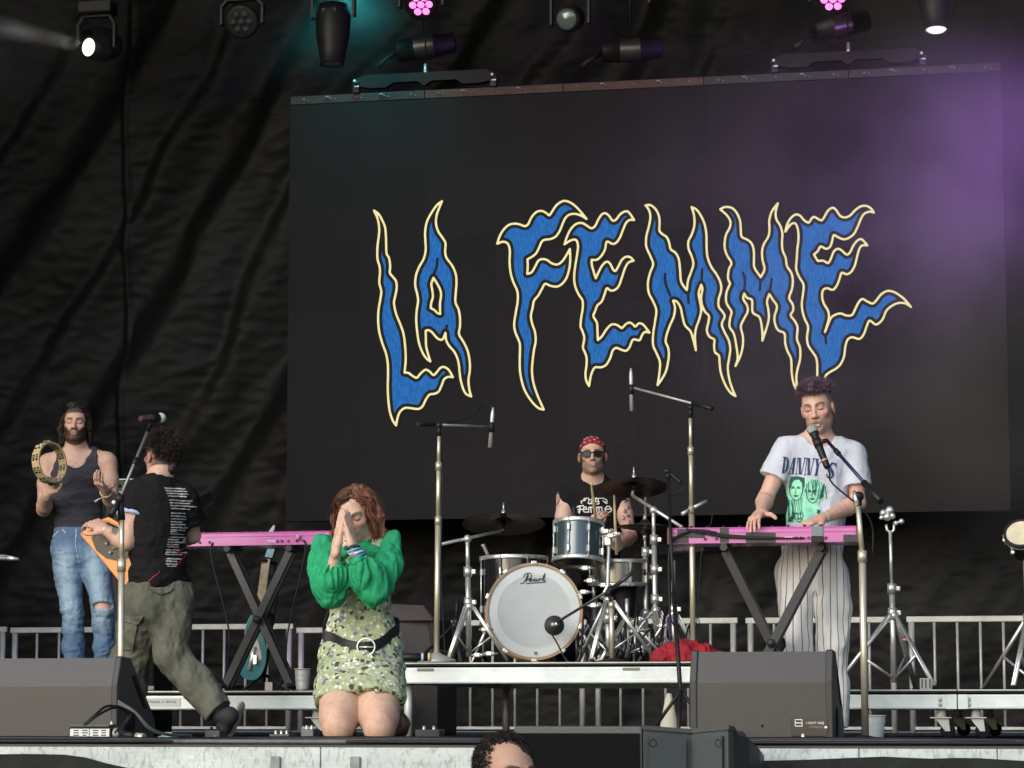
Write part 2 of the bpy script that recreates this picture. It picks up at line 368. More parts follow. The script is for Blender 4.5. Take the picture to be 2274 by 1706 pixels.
LET.append((up([(52,358,1),(75,290),(105,230),(150,185),(200,175),(240,195),(282,220),(315,200),(345,140),(375,100),(405,92),(435,115),(465,155),(495,145),(530,100),(575,75),(605,85),(650,150,1),(610,150),(580,175),(555,230),(530,295),(500,340),(465,355),(415,335),(400,400),(370,455),(330,490),(285,490,1),(288,540),(320,650,1),(345,595),(375,540),(410,508),(440,520),(470,575),(490,585),(515,545),(545,490),(580,465),(615,468),(645,498,1),(600,515),(570,565),(545,640),(520,710),(490,745),(450,755),(415,735),(395,790),(370,850),(335,880),(315,930),(300,975),(330,1030),(335,1100),(338,1178,1),(370,1150),(410,1090),(450,1048),(490,1045),(520,1060),(545,1075),(575,1045),(610,1028),(640,1045),(660,1063),(690,1035),(725,1045),(755,1080),(782,1115,1),(740,1110),(715,1140),(695,1180),(640,1175),(610,1240),(580,1270),(540,1262),(495,1245),(465,1270),(445,1330),(410,1390),(365,1412),(315,1412),(290,1450),(275,1500),(263,1573,1),(240,1530),(232,1470),(240,1400),(242,1330),(225,1280),(210,1240),(222,1160),(205,1100),(190,1060),(195,990),(208,910),(207,840),(175,790),(145,720),(135,640),(145,540),(160,450),(168,370),(150,320),(105,325)], 1240, 450, 3.859), [], []))
LET.append((up([(48,58,1),(90,57),(130,90),(155,140),(162,200),(160,260),(185,290),(220,315),(240,365),(250,410),(290,440),(315,490),(325,570),(332,660),(350,700),(380,738,1),(390,660),(415,590),(432,530),(420,470),(395,410),(392,350),(420,290),(440,220),(438,140),(418,72,1),(460,95),(500,155),(525,220),(537,300),(538,380),(545,470),(575,550),(620,615),(650,680),(655,740),(635,810),(635,870),(665,910),(683,950),(660,1010),(680,1070),(715,1140),(728,1210),(718,1290),(708,1360),(720,1450),(745,1530),(770,1588,1),(730,1560),(690,1500),(655,1410),(643,1330),(638,1265),(605,1235),(598,1180),(600,1135),(560,1110),(540,1060),(552,1000),(557,945),(525,910),(500,850),(495,790),(505,730),(495,695,1),(475,760),(485,830),(495,900),(480,970),(455,1040),(445,1110),(452,1220,1),(435,1150),(410,1070),(365,1020),(345,950),(330,880),(300,830),(270,822,1),(285,880),(275,950),(245,1020),(220,1090),(210,1150),(230,1200),(235,1270),(215,1380),(180,1450),(145,1500,1),(158,1420),(165,1320),(140,1250),(110,1180),(110,1090),(125,990),(135,900),(110,830),(75,760),(68,680),(85,600),(110,530),(85,460),(55,390),(55,310),(75,230),(88,150),(75,95)], 1420, 440, 3.609), [],
            [up([(205,610),(208,680),(245,780)], 1420, 440, 3.609), up([(393,840),(390,740)], 1420, 440, 3.609), up([(503,570),(496,690)], 1420, 440, 3.609)]))
LET.append((up([(70,90,1),(110,72),(160,78),(200,115),(228,180),(235,250),(242,310),(290,335),(325,370),(340,430),(340,500),(345,560),(395,635,1),(425,570),(410,500),(405,430),(420,370),(455,310),(465,250),(463,180),(485,105),(532,42,1),(515,110),(520,170),(550,220),(568,280),(565,350),(570,420),(595,480),(605,545),(640,600),(652,660),(645,730),(622,800),(650,850),(655,900),(635,940),(670,990),(690,1040),(685,1130),(710,1200),(710,1290),(690,1370),(680,1440),(690,1555,1),(660,1490),(643,1400),(638,1290),(610,1230),(590,1160),(585,1085),(535,1060),(510,1010),(505,950),(525,870),(495,820),(463,770,1),(445,830),(455,890),(460,960),(445,1030),(408,1143,1),(408,1080),(398,1000),(380,950),(330,915),(325,820),(285,800),(262,765,1),(255,810),(285,860),(290,910),(260,970),(235,1030),(252,1110),(250,1190),(230,1270),(192,1347,1),(210,1280),(198,1180),(180,1090),(145,1030),(150,960),(160,910),(120,840),(120,760),(150,685,1),(132,640),(140,570),(160,520),(125,460),(105,390),(115,300),(145,240),(152,190),(125,140)], 1580, 440, 3.609), [],
            [up([(252,600),(268,650),(262,740)], 1580, 440, 3.609), up([(386,740),(395,640)], 1580, 440, 3.609), up([(482,650),(466,750)], 1580, 440, 3.609)]))
LET.append((up([(55,295,1),(70,235),(100,180),(145,145),(185,155),(220,195),(260,215),(285,180),(310,165),(345,185),(375,195),(400,160),(430,110),(470,85),(500,105),(535,155),(575,170),(620,155),(670,105),(720,72),(770,70),(810,95),(832,128,1),(790,120),(745,140),(715,190),(690,250),(660,310),(620,345),(570,362),(520,345),(480,325),(465,380),(445,430),(410,445),(365,425),(340,465),(305,495,1),(340,552,1),(390,550),(430,570),(455,530),(480,470),(515,445),(550,460),(590,495),(620,480),(650,420),(685,375),(720,360),(750,385),(775,415,1),(730,415),(705,445),(685,510),(665,590),(630,650),(590,668),(550,655),(530,710),(505,770),(470,805),(420,790),(385,810),(378,870),(395,930),(430,990),(436,1060),(403,1175,1),(450,1060),(490,1025),(540,1012),(590,1030),(640,1025),(665,980),(695,920),(730,885),(770,905),(820,925),(855,895),(895,845),(950,815),(1010,825),(1080,870),(1120,910),(1157,955,1),(1110,925),(1050,920),(990,945),(940,990),(915,1050),(885,1090),(845,1108),(795,1075),(770,1120),(745,1190),(705,1235),(640,1220),(600,1245),(580,1310),(570,1390),(540,1455),(500,1495),(440,1530),(405,1565),(365,1660,1),(338,1620),(335,1560),(335,1470),(325,1400),(290,1345),(255,1290),(245,1220),(255,1130),(225,1060),(205,990),(200,920),(210,840),(215,760),(175,690),(150,620),(155,540),(160,450),(170,370),(168,290),(145,225),(105,230)], 1730, 440, 3.948), [], [up([(405,1180),(413,1270)], 1730, 440, 3.948)]))
def seg_dist(P, C, closed=True):
    d2 = np.full(len(P), 1e18)
    n = len(C)
    for i in range(n if closed else n - 1):
        a = C[i]; e = C[(i + 1) % n] - a; L = float(e @ e) + 1e-12
        w = P - a; t = np.clip((w @ e) / L, 0, 1); q = w - t[:, None] * e
        np.minimum(d2, (q * q).sum(1), out=d2)
    return np.sqrt(d2)
def inside(P, C):
    x, y = P[:, 0], P[:, 1]; c = np.zeros(len(P), bool); n = len(C)
    for i in range(n):
        x0, y0 = C[i]; x1, y1 = C[(i + 1) % n]
        if y0 == y1: continue
        k = ((y0 > y) != (y1 > y)) & (x < (x1 - x0) * (y - y0) / (y1 - y0) + x0); c ^= k
    return c
def iso_mesh(gx, gy, D):
    """polygons of the region D < 0 on a grid, cells on the border clipped"""
    V = []; F = []; idx = {}
    def vid(k, p):
        if k not in idx: idx[k] = len(V); V.append(p)
        return idx[k]
    ny, nx = D.shape; neg = D < 0
    cnt = neg[:-1, :-1].astype(int) + neg[1:, :-1] + neg[:-1, 1:] + neg[1:, 1:]
    for j, i in np.argwhere(cnt > 0):
        cs = [(j, i), (j, i + 1), (j + 1, i + 1), (j + 1, i)]
        if cnt[j, i] == 4: F.append(tuple(vid(c, (gx[c[1]], gy[c[0]])) for c in cs)); continue
        poly = []
        for k in range(4):
            a, b = cs[k], cs[(k + 1) % 4]; da, db = D[a], D[b]
            if da < 0: poly.append(vid(a, (gx[a[1]], gy[a[0]])))
            if (da < 0) != (db < 0):
                t = da / (da - db); e = (min(a, b), max(a, b))
                poly.append(vid(e, (gx[a[1]] + t * (gx[b[1]] - gx[a[1]]), gy[a[0]] + t * (gy[b[0]] - gy[a[0]]))))
        if len(poly) > 2: F.append(tuple(poly))
    return V, F
def led_mat(name, col, s, c2=None):
    m, n, l, b = _nodes(name); MATS[name] = m
    b.inputs['Base Color'].default_value = (.008, .008, .008, 1); b.inputs['Specular IOR Level'].default_value = .12; b.inputs['Roughness'].default_value = .6
    tc = n.new('ShaderNodeTexCoord'); w = n.new('ShaderNodeTexNoise'); w.inputs['Scale'].default_value = 95; w.inputs['Detail'].default_value = 1
    mp = n.new('ShaderNodeMapping'); mp.inputs['Scale'].default_value = (1.6, 1, .32); l.new(tc.outputs['Object'], mp.inputs[0]); l.new(mp.outputs[0], w.inputs['Vector'])
    r = n.new('ShaderNodeValToRGB'); r.color_ramp.elements[0].position = .40; r.color_ramp.elements[1].position = .60
    r.color_ramp.elements[0].color = (*col, 1); r.color_ramp.elements[1].color = (*(c2 or col), 1)
    l.new(w.outputs['Fac'], r.inputs[0]); l.new(r.outputs[0], b.inputs['Emission Color']); b.inputs['Emission Strength'].default_value = s
    return m
M_lblue = led_mat('led_blue', (.003, .082, .29), .74, (.005, .128, .41)); M_lcream = led_mat('led_cream', (.90, .74, .30), .62, (.95, .86, .50)); M_lblack = led_mat('led_black', (.0, .004, .003), .3)
LETTERS = 'LAFEMME'
for (outer, holes, strokes), ch in zip(LET, LETTERS):
    C = np.array(crom(outer, 5, True)); H = [np.array(crom(h, 5, True)) for h in holes]
    lo, hi = C.min(0) - 14, C.max(0) + 14; st = 2.0
    gx, gy = np.arange(lo[0], hi[0], st), np.arange(lo[1], hi[1], st)
    P = np.stack(np.meshgrid(gx, gy), -1).reshape(-1, 2)
    d = seg_dist(P, C); s = np.where(inside(P, C), -d, d)
    for h in H:
        dh = seg_dist(P, h); sh = np.where(inside(P, h), dh, -dh); s = np.maximum(s, sh); d = np.minimum(d, dh)
    blue = s + 8.6
    for q in strokes:
        c = np.array(crom(q, 4)); blue = np.maximum(blue, 2.2 - seg_dist(P, c, False))
    sh_ = (len(gy), len(gx))
    for nm, D, mt_, off in (('letter_backing', s - 6.5, M_lblack, .003), ('letter_outline', d - 2.35, M_lcream, .0055), ('letter_fill', blue + .8, M_lblue, .0055)):
        V, F = iso_mesh(gx, gy, D.reshape(sh_))
        W = [atY(x, y, Y_SCR - off) for x, y in V]
        lt = as_mesh(nm, W, F, mt_, scr, smooth=False)
# flying frame along the top of the wall: bars bolted end to end
BARX = [SX0] + [atY(px, 200, Y_SCR).x for px in (943, 1250, 1563, 1885)] + [SX1]
M_bar = [mat('fly_bar_grey', (.006, .006, .007), .6, .1, var=.3, scale=9), mat('fly_bar_rust', (.045, .019, .013), .65, .1, var=.4, scale=7)]
for i in range(5):
    a, b = BARX[i] + .002, BARX[i + 1] - .002; zt = SZ1 + .004
    m = MB(); m.box(((a + b) / 2, Y_SCR + .04, zt + .031), (b - a, .075, .062), ch=.003); bar = m.build('fly_bar', M_bar[1 if i in (1, 2) else 0], scr)
    for k in range(5):
        x = a + (b - a) * (.1 + .2 * k); m = MB()
        m.lathe((x, Y_SCR + .0005, zt + .034), (0, -1, 0), [(.0, .006), (.009, .006), (.011, .001)], 10); m.lathe((x + .035, Y_SCR + .0005, zt + .026), (0, -1, 0), [(.0, .005), (.006, .005), (.007, .001)], 8)
        if k in (1, 3): m.box((x - .02, Y_SCR - .006, zt + .045), (.03, .012, .016), ch=.003)
        m.build('bolt', mat('dull_bolt', (.12, .12, .115), .5, .3), bar)
# two black lifting beams above it with shackles
def lifter(pxa, pya, pxb, pyb, label):
    A, B = atY(pxa, pya, Y_SCR - .02), atY(pxb, pyb, Y_SCR - .02); L = B.x - A.x; zb = SZ1 + .10; h = .10
    t = empty('lifting_beam', ((A.x + B.x) / 2, Y_SCR + .02, zb - .03), label, 'lifting beam', 'lifting beams above the screen')
    pr = [(0, .02), (.1, 0), (.22, 0), (.27, .035), (.45, .035), (.5, .0), (.55, .035), (.73, .035), (.78, 0), (.9, 0), (1, .02), (1, h * .75), (.94, h), (.06, h), (0, h * .75)]
    m = MB(); m.prism([(A.x + u * L, Y_SCR - .01, zb + z) for u, z in pr], (0, .06, 0)); m.build('beam', mat('lifting_black', (.007, .007, .007), .6, spec=.2), t)
    for x in (A.x, B.x):
        m = MB(); m.box((x, Y_SCR + .015, zb + .01), (.05, .08, .09), ch=.006); m.lathe((x, Y_SCR - .026, zb + .035), (0, -1, 0), [(0, .02), (.017, .018), (.017, 0)], 12); m.box((x, Y_SCR - .03, zb - .0), (.03, .01, .012)); m.build('clamp', M_black, t)
        m = MB(); m.ball((x - .004, Y_SCR - .042, zb + .05), .012, 8, 6); m.box((x + .01, Y_SCR - .03, zb + .012), (.03, .008, .01)); m.build('bolt', M_white, t)
    xm = (A.x + B.x) / 2
    m = MB(); m.tube([(xm, Y_SCR + .02, zb + .05), (xm, Y_SCR + .02, zb + .17)], [.018, .010], 10); m.build('hook', M_chrome, t)
    m = MB(); m.tube([(xm, Y_SCR + .02, zb + .16), (xm, Y_SCR + .02, 5.9)], .006, 6); m.build('chain', M_black, t)
    return t
lifter(790, 196, 1095, 178, 'black lifting beam clamped above the rust coloured screen bar')
lifter(1720, 144, 2048, 122, 'black lifting beam over the bare grey screen bar in purple smoke')
# ------------------------------------------------------------------ gear on the stage
up = Vector((0, 0, 1))
def text_mesh(name, s, c, right, upv, h, m, parent, shear=0., width=None, off=.0):
    cu = bpy.data.curves.new(name, 'FONT'); cu.body = s; cu.size = 1.0; cu.align_x = 'CENTER'; cu.align_y = 'CENTER'; cu.shear = shear; cu.resolution_u = 3
    o = bpy.data.objects.new(name, cu); COL.objects.link(o); dg = bpy.context.evaluated_depsgraph_get(); me = o.evaluated_get(dg).to_mesh()
    vs_ = [v.co.copy() for v in me.vertices]; fs = [tuple(p.vertices) for p in me.polygons]; o.evaluated_get(dg).to_mesh_clear()
    bpy.data.objects.remove(o); bpy.data.curves.remove(cu)
    xs = [v.x for v in vs_]; ys = [v.y for v in vs_]; w = max(xs) - min(xs); hh = max(ys) - min(ys); k = h / hh; kx = (width / w) if width else k
    cx, cy = (max(xs) + min(xs)) / 2, (max(ys) + min(ys)) / 2; R_, U_ = Vector(right).normalized(), Vector(upv).normalized()
    return as_mesh(name, [Vector(c) + R_ * ((v.x - cx) * kx) + U_ * ((v.y - cy) * k) for v in vs_], fs, m, parent, smooth=False)
# ---- guard rails behind the risers
M_rail = mat('galvanised_rail', (.46, .47, .44), .5, .3, var=.2, scale=8, bump=.05)
def guard_rail(pa, pb, zt, label_n):
    a, b = atY(pa, 1500, Y_FEN).x, atY(pb, 1500, Y_FEN).x
    t = empty('guard_rail', ((a + b) / 2, Y_FEN, 0), 'section of galvanised guard rail with upright bars in front of the black drape', 'guard rail', 'guard rail sections behind the risers')
    m = MB(); m.box(((a + b) / 2, Y_FEN, zt - .021), (b - a, .035, .042), ch=.005); m.build('top_rail', M_rail, t)
    m = MB(); m.box(((a + b) / 2, Y_FEN, .035), (b - a - .05, .03, .022), ch=.003); m.build('bottom_rail', M_rail, t)
    for x in (a + .035, b - .035): m = MB(); m.tube([(x, Y_FEN, .002), (x, Y_FEN, zt - .041)], .022, 12); m.build('post', M_rail, t)
    proto = None
    for k in range(1, 6):
        x = a + .035 + (b - a - .07) * k / 6
        if proto is None: m = MB(); m.tube([(x, Y_FEN, .046), (x, Y_FEN, zt - .041)], .0105, 8); proto = m.build('bar', M_rail, t); x0 = x
        else: q = proto.copy(); COL.objects.link(q); q.parent = t; q.location = (x - x0, 0, 0)
for (pa, pb, py) in ((-300, 14, 1393), (22, 338, 1393), (345, 651, 1386), (658, 978, 1393), (985, 1304, 1377), (1318, 1640, 1373), (1657, 1996, 1371), (2015, 2345, 1368)):
    guard_rail(pa, pb, atY((pa + pb) / 2, py, Y_FEN).z, '')
# ---- risers
M_ply = mat('riser_ply', (.02, .02, .02), .6, var=.3, scale=12, spec=.2); M_rbeam = mat('riser_aluminium', (.58, .645, .64), .45, .2, var=.12, scale=6, bump=.06, bscale=20)
M_lip = mat('riser_lip', (.35, .38, .36), .4, .5, var=.15)
def riser(pa, pb, y0, y1, zt, bh, label, legs=(), wheels=False, xa=None, xb=None):
    a = xa if xa is not None else atY(pa, 1500, y0).x; b = xb if xb is not None else atY(pb, 1500, y0).x
    t = empty('riser', ((a + b) / 2, (y0 + y1) / 2, 0), label, 'riser')
    cx, cy = (a + b) / 2, (y0 + y1) / 2
    m = MB(); m.box((cx, cy, zt - .008), (b - a, y1 - y0, .016)); m.build('deck', M_ply, t)
    m = MB(); m.box((cx, y0 - .004, zt - .003), (b - a, .008, .007)); m.build('lip', M_lip, t)
    zb = zt - .026
    m = MB(); m.box((cx, y0 + .02, zb - bh / 2), (b - a, .04, bh), ch=.004); m.box((cx, y0 + .0005, zb - .012), (b - a, .006, .004)); m.box((cx, y0 + .001, zb - bh + .012), (b - a, .008, .014), ch=.002); m.build('front_beam', M_rbeam, t)
    for x in (a + .02, b - .02): m = MB(); m.box((x, cy, zb - bh / 2 - .001), (.04, y1 - y0 - .09, bh - .002)); m.build('side_beam', M_rbeam, t)
    m = MB(); m.box((cx, y1 - .02, zb - bh / 2), (b - a, .04, bh)); m.build('rear_beam', M_rbeam, t)
    for x in (a + .09, b - .09):
        for y in (y0 + .10, y1 - .10):
            if wheels:
                m = MB(); m.tube([(x, y, .115), (x, y, zb - bh + .01)], [.028, .022], 12); g_ = m.build('leg', M_white, t)
                m = MB(); m.box((x, y, .112), (.115, .10, .008), ch=.002)
                for s_ in (-1, 1): m.prism([(x - .03, y + s_ * .024, .108), (x + .04, y + s_ * .024, .108), (x + .048, y + s_ * .024, .04), (x + .022, y + s_ * .024, .04)], (0, s_ * .004, 0))
                m.build('caster_fork', M_lip, g_); m = MB(); m.lathe((x + .034, y - .016, .042), (0, 1, 0), [(0, 0), (.034, 0), (.041, .008), (.041, .024), (.034, .032), (0, .032)], 24); m.build('wheel', M_rubber, g_)
            else: m = MB(); m.tube([(x, y, .002), (x, y, zb - bh + .01)], .024, 12); m.build('leg', M_rail, t)
    for px in legs:
        x = atY(px, 1500, y0).x; m = MB(); m.box((x, y0 - .0025, zb - .012), (.095, .005, .016), ch=.002); m.build('lock_slot', mat('slot_grey', (.16, .17, .15), .5, .3), t)
    return t
M_bolt = M_steel
r1 = riser(-260, 728, 14.95, 17.0, .262, .078, 'low riser under the unplayed pink keyboard and the bearded person', wheels=True)
xj = atY(2125, 1500, 14.95).x
r2 = riser(0, 0, 14.95, 16.95, .262, .078, 'low riser behind the gold microphone stand beside the singing player', wheels=True, xa=atY(1640, 1500, 14.95).x, xb=xj - .003)
r3 = riser(0, 0, 14.95, 16.95, .262, .078, 'low riser carrying the hand drum stand beside the wing', wheels=True, xa=xj + .003, xb=xj + 2.0)
for x in (xj - .03, xj + .03): m = MB(); m.box((x, 14.945, .262 - .026 - .039), (.055, .012, .079), ch=.002); m.build('corner_plate', M_rbeam, r2 if x < xj else r3)
for (px, rt) in ((708, r1), (2088, r2), (2152, r3)):
    for dz in (.055, .082): m = MB(); x = atY(px, 1560, 14.95).x; m.lathe((x, 14.9505, .262 - dz), (0, -1, 0), [(.011, 0), (.011, .004), (0, .005)], 12); m.build('bolt', M_bolt, rt)
dr = riser(862, 1632, 14.72, 17.5, .412, .088, 'drum riser with pale aluminium front beam carrying the drum kit', legs=(945, 1402))
# maker's plate on the low riser
m = MB(); c = atY(360, 1561, 14.948); m.box((c.x, 14.9475, c.z), (.22, .002, .05)); pl = m.build('maker_plate', mat('plate_grey', (.42, .45, .43), .5), r1)
text_mesh('plate_lettering', 'STAGING  D  RENTAL', (c.x, 14.9455, c.z + .006), (1, 0, 0), up, .014, M_black, pl, width=.17)
# ---- wedge monitors, backs to the audience
M_wedge = mat('textured_grey_brown_paint', (.0215, .0200, .0185), .42, var=.12, scale=30, bump=.06, bscale=420, spec=.5); M_wedge2 = mat('wedge_edge', (.022, .023, .024), .45, var=.2, spec=.4)
def wedge(xl, xr, y0, h, label, dot=True):
    t = empty('wedge_monitor', ((xl + xr) / 2, y0 + .25, 0), label, 'monitor')
    pr = [(0, .004), (.0, .262 * h / .395), (.050, h), (.150, h * .985), (.455, h * .36), (.50, h * .22), (.47, .004)]
    e = .032
    m = MB(); m.prism([(xl + e, y0 + a, z) for a, z in pr], (xr - xl - 2 * e, 0, 0)); b = m.build('cabinet', M_wedge, t)
    pe = [(a + (-.006 if a < .1 else .008), z + (.008 if z > .2 else 0)) for a, z in pr]
    for x, s_ in ((xl, 1), (xr - e, 1)):
        m = MB(); m.prism([(x, y0 + a, z) for a, z in pe], (e, 0, 0)); o = m.build('side_cheek', M_wedge2, t); md = o.modifiers.new('bevel', 'BEVEL'); md.width = .006; md.segments = 2
        xx = x + e if x > (xl + xr) / 2 else x
        m = MB(); m.prism([(xx + (.0015 if x > xl else -.0015), y0 + a, z) for a, z in ((.17, h * .80), (.22, h * .80), (.375, h * .42), (.34, h * .40))], (.001, 0, 0)); m.build('handle_recess', M_rubber, o)
        m = MB(); m.lathe((xx + (.001 if x > xl else -.001), y0 + .16, h * .24), (1 if x > xl else -1, 0, 0), [(.062, 0), (.062, .002), (0, .0025)], 24); m.build('pole_recess', M_rubber, o)
    # perforated grille on the performer's side
    a, z = pr[3]; a2, z2 = pr[4]; m = MB(); m.quad((xl + e + .01, y0 + a + .012, z - .004 + .006), (xr - e - .01, y0 + a + .012, z + .002), (xr - e - .01, y0 + a2, z2 + .008), (xl + e + .01, y0 + a2, z2 + .008)); m.build('grille', M_black, t)
    return t
wl_ = wedge(atY(-72, 1560, 11.62).x, atY(262, 1560, 11.62).x, 11.62, .378, 'grey brown wedge monitor beside the labelled splitter box')
xr0, xr1 = atY(1532, 1560, 11.75).x, atY(1850, 1560, 11.75).x
wr_ = wedge(xr0, xr1, 11.75, .395, 'grey brown wedge monitor in front of the striped trousers')
c = atY(1800, 1615, 11.745); m = MB(); m.box((c.x, 11.747, c.z), (.165, .006, .078), ch=.002); pl = m.build('connector_plate', M_blackgloss, wr_)
text_mesh('plate_lettering', '115XT HiQ', (c.x + .02, 11.7425, c.z + .017), (1, 0, 0), up, .011, M_white, pl, width=.075); text_mesh('plate_lettering', 'coaxial stage monitor', (c.x + .025, 11.7425, c.z + .001), (1, 0, 0), up, .006, mat('grey_print', (.4, .4, .4), .6), pl, width=.06)
m = MB(); q = Vector((c.x - .05, 11.7425, c.z + .018)); m.box(q, (.03, .002, .0035)); m.box(q + up * .014, (.03, .002, .003)); m.box(q - up * .014, (.03, .002, .003)); m.box(q - Rr * .0145, (.003, .002, .03)); m.box(q + Vector((.0145, 0, 0)), (.003, .002, .03)); m.build('socket_outline', M_white, pl)
m = MB(); m.lathe((c.x + .066, 11.7435, c.z - .002), (0, -1, 0), [(.008, 0), (.008, .003), (0, .003)], 14); m.build('socket', M_chrome, pl)
m = MB(); m.tube([(c.x - .032, 11.735, .003), (c.x - .032, 11.735, .022), (c.x - .032, 11.735, .045)], [.014, .010, .005], 10); o = m.build('cable_plug', M_white); tag(o, 'white cable plug standing below the black plate on the wedge monitor', 'plug')
m = MB(); q = atY(1693, 1612, 11.749); m.lathe((q.x, 11.749, q.z), (0, -1, 0), [(.006, 0), (.006, .002), (0, .001)], 10); m.build('screw', M_rubber, wr_)
# ---- front-fill loudspeaker in the pit
def front_fill():
    y = 10.55; P = lambda px, py, yy=y: atY(px, py, yy)
    xa, xb, xc = P(1140, 1620).x, P(1425, 1620).x, P(1620, 1620).x; zt = P(1300, 1613).z; zb = zt - .36
    t = empty('loudspeaker', ((xa + xc) / 2, y + .2, zb), 'dark grey front fill loudspeaker with V shaped front at the stage foot', 'loudspeaker')
    M_g = mat('speaker_grey_paint', (.050, .057, .057), .5, var=.12, scale=30, bump=.12, bscale=140); M_gr = mat('speaker_grille_cloth', (.0040, .0046, .0050), .8, var=.15, scale=120, bump=.1, bscale=300, spec=.08)
    m = MB(); m.box(((xa + xb) / 2, y + .22, (zt + zb) / 2), (xb - xa, .42, zt - zb), ch=.006); m.build('cabinet', M_g, t)
    m = MB(); m.box(((xa + xb) / 2, y + .004, (zt + zb) / 2 - .012), (xb - xa - .02, .012, zt - zb - .03)); m.build('grille', M_gr, t)
    xm = (xb + xc) / 2 + .012; dv = .085                                    # the V
    M_w = mat('waveguide_paint', (.040, .048, .051), .45, var=.08, bump=.06)
    tp = [(xb + .002, y - .004), (xm, y + dv), (xc, y - .02), (xc + .015, y + .02), (xc + .01, y + .40), (xb + .002, y + .40)]
    m = MB(); sl_ = lambda b: -.17 * max(0, b - y); m.prism([(a, b, zt + .004 + sl_(b)) for a, b in tp], (0, 0, -.016)); m.build('top_panel', M_g, t)
    m = MB(); m.prism([(a + (.002 if a < xm else -.004), b + .012, zt - .012 + sl_(b)) for a, b in tp], (0, 0, zb - zt + .090)); m.build('cabinet', M_g, t)
    for (a, b) in ((tp[0], tp[1]), (tp[1], tp[2])):
        p0, p1 = Vector((a[0], a[1] + .006, zb + .01)), Vector((b[0], b[1] + .006, zb + .01)); d = (p1 - p0); p0, p1 = p0 + d * .12, p1 - d * .14; nrm = d.cross(up).normalized()
        if nrm.y > 0: nrm = -nrm
        m = MB(); m.prism([p0 + nrm * .006, p1 + nrm * .006, p1 + nrm * .006 + up * (zt - zb - .045 - .14 * max(0, p1.y - y)), p0 + nrm * .006 + up * (zt - zb - .045 - .14 * max(0, p0.y - y))], nrm * .007); m.build('waveguide', M_w, t)
        q = lerp(p0, p1, .1 if a is tp[0] else .88) + up * (zt - zb - .075) + nrm * .0135; m = MB(); m.lathe(q, nrm, [(.016, 0), (.013, .001), (.010, -.004), (0, -.004)], 18); m.build('screw_recess', M_rubber, t)
    m = MB(); m.prism([(xc + .0, y + .02, zt - .02), (xc + .06, y + .12, zt - .05), (xc + .085, y + .25, zt - .09), (xc + .085, y + .40, zt - .12), (xc, y + .40, zt - .02)], (0, 0, zb - zt + .12)); m.build('side_handle', M_wedge2, t)
    # the box it stands on
    b = MB(); b.box(((xa + xc) / 2, y + .26, (zb + GZ) / 2 - .001), (xc - xa + .1, .62, zb - GZ - .004), ch=.01); o = b.build('subwoofer', M_black); tag(o, 'black subwoofer under the front fill loudspeaker', 'loudspeaker')
    g2 = MB(); g2.box(((xa + xc) / 2, y - .055, (zb + GZ) / 2), (xc - xa, .008, zb - GZ - .12)); g2.build('grille', M_gr, o)
front_fill()
# ---- cables along the front edge
M_cab2 = mat('grey_cable', (.09, .095, .095), .5, var=.25, scale=20)
def cable(pts, r, label, m=M_cable, per=8):
    q = MB(); q.tube(vcrom(pts, per), r, 7); o = q.build('cable', m); tag(o, label, 'cable', 'cables on the stage floor'); return o
for k in range(7):
    ph = k * 1.7; yb = YF + .03 + .032 * k; pts = []
    xs = np.linspace(-4.9, 2.4, 22)
    for x in xs: pts.append((x, yb + .018 * math.sin(x * 1.3 + ph) + .012 * math.sin(x * 3.1 + ph * 2), .0125 + (.012 if k in (2, 4) else 0) * (1 + math.sin(x * 1.7 + ph)) / 2))
    cable(pts, .011 if k % 3 else .008, 'dark cable running along the front edge of the deck', M_cab2 if k % 2 else M_cable, 4)
def squiggle(name_pts, r, label, m=M_cable): return cable([at(px, py, d) for px, py, d in name_pts], r, label, m)
# ---- splitter box with white label, adaptor leads and effect pedals
bx0 = atY(152, 1640, 11.42); bx1 = atY(246, 1640, 11.42); t = empty('splitter_box', ((bx0.x + bx1.x) / 2, 11.45, 0), 'small black splitter box with a white printed label on the deck edge', 'box')
m = MB(); m.box(((bx0.x + bx1.x) / 2, 11.47, .040), (bx1.x - bx0.x, .10, .062), ch=.003); m.build('case', M_black, t); m = MB(); m.box(((bx0.x + bx1.x) / 2, 11.46, .078), (bx1.x - bx0.x - .01, .10, .012), ch=.004); m.build('lid', mat('dark_green_lid', (.05, .07, .06), .5), t)
lab = MB(); lab.box(((bx0.x + bx1.x) / 2, 11.4190, .042), (bx1.x - bx0.x - .014, .001, .046)); lb = lab.build('paper_label', mat('paper', (.62, .64, .62), .7), t)
rr = random.Random(5); q = MB(); xm_ = (bx0.x + bx1.x) / 2
for cx_ in (xm_ - .062, xm_ - .022, xm_ + .028, xm_ + .065):
    for k in range(4): q.box((cx_, 11.4180, .058 - k * .0105), (rr.uniform(.016, .028), .001, .0045))
q.box((xm_ - .001, 11.4180, .042), (.003, .001, .046)); o = q.build('label_lines', M_black, lb); tag(o, kind='stuff')
t = empty('power_adaptor', (bx1.x + .07, 11.46, 0), 'black and silver plug connectors in line beside the splitter box', 'connector')
m = MB(); m.tube([(bx1.x + .008, 11.44, .045), (bx1.x + .035, 11.44, .045), (bx1.x + .04, 11.44, .042)], [.024, .026, .012], 14); m.build('socket', M_chrome, t); m = MB(); m.tube([(bx1.x + .04, 11.44, .042), (bx1.x + .085, 11.44, .036), (bx1.x + .11, 11.44, .033)], [.013, .017, .011], 12); m.build('plug', M_black, t); m = MB(); m.tube([(bx1.x + .11, 11.44, .033), (bx1.x + .15, 11.43, .028)], [.016, .018], 12); m.build('ring', M_brass, t)
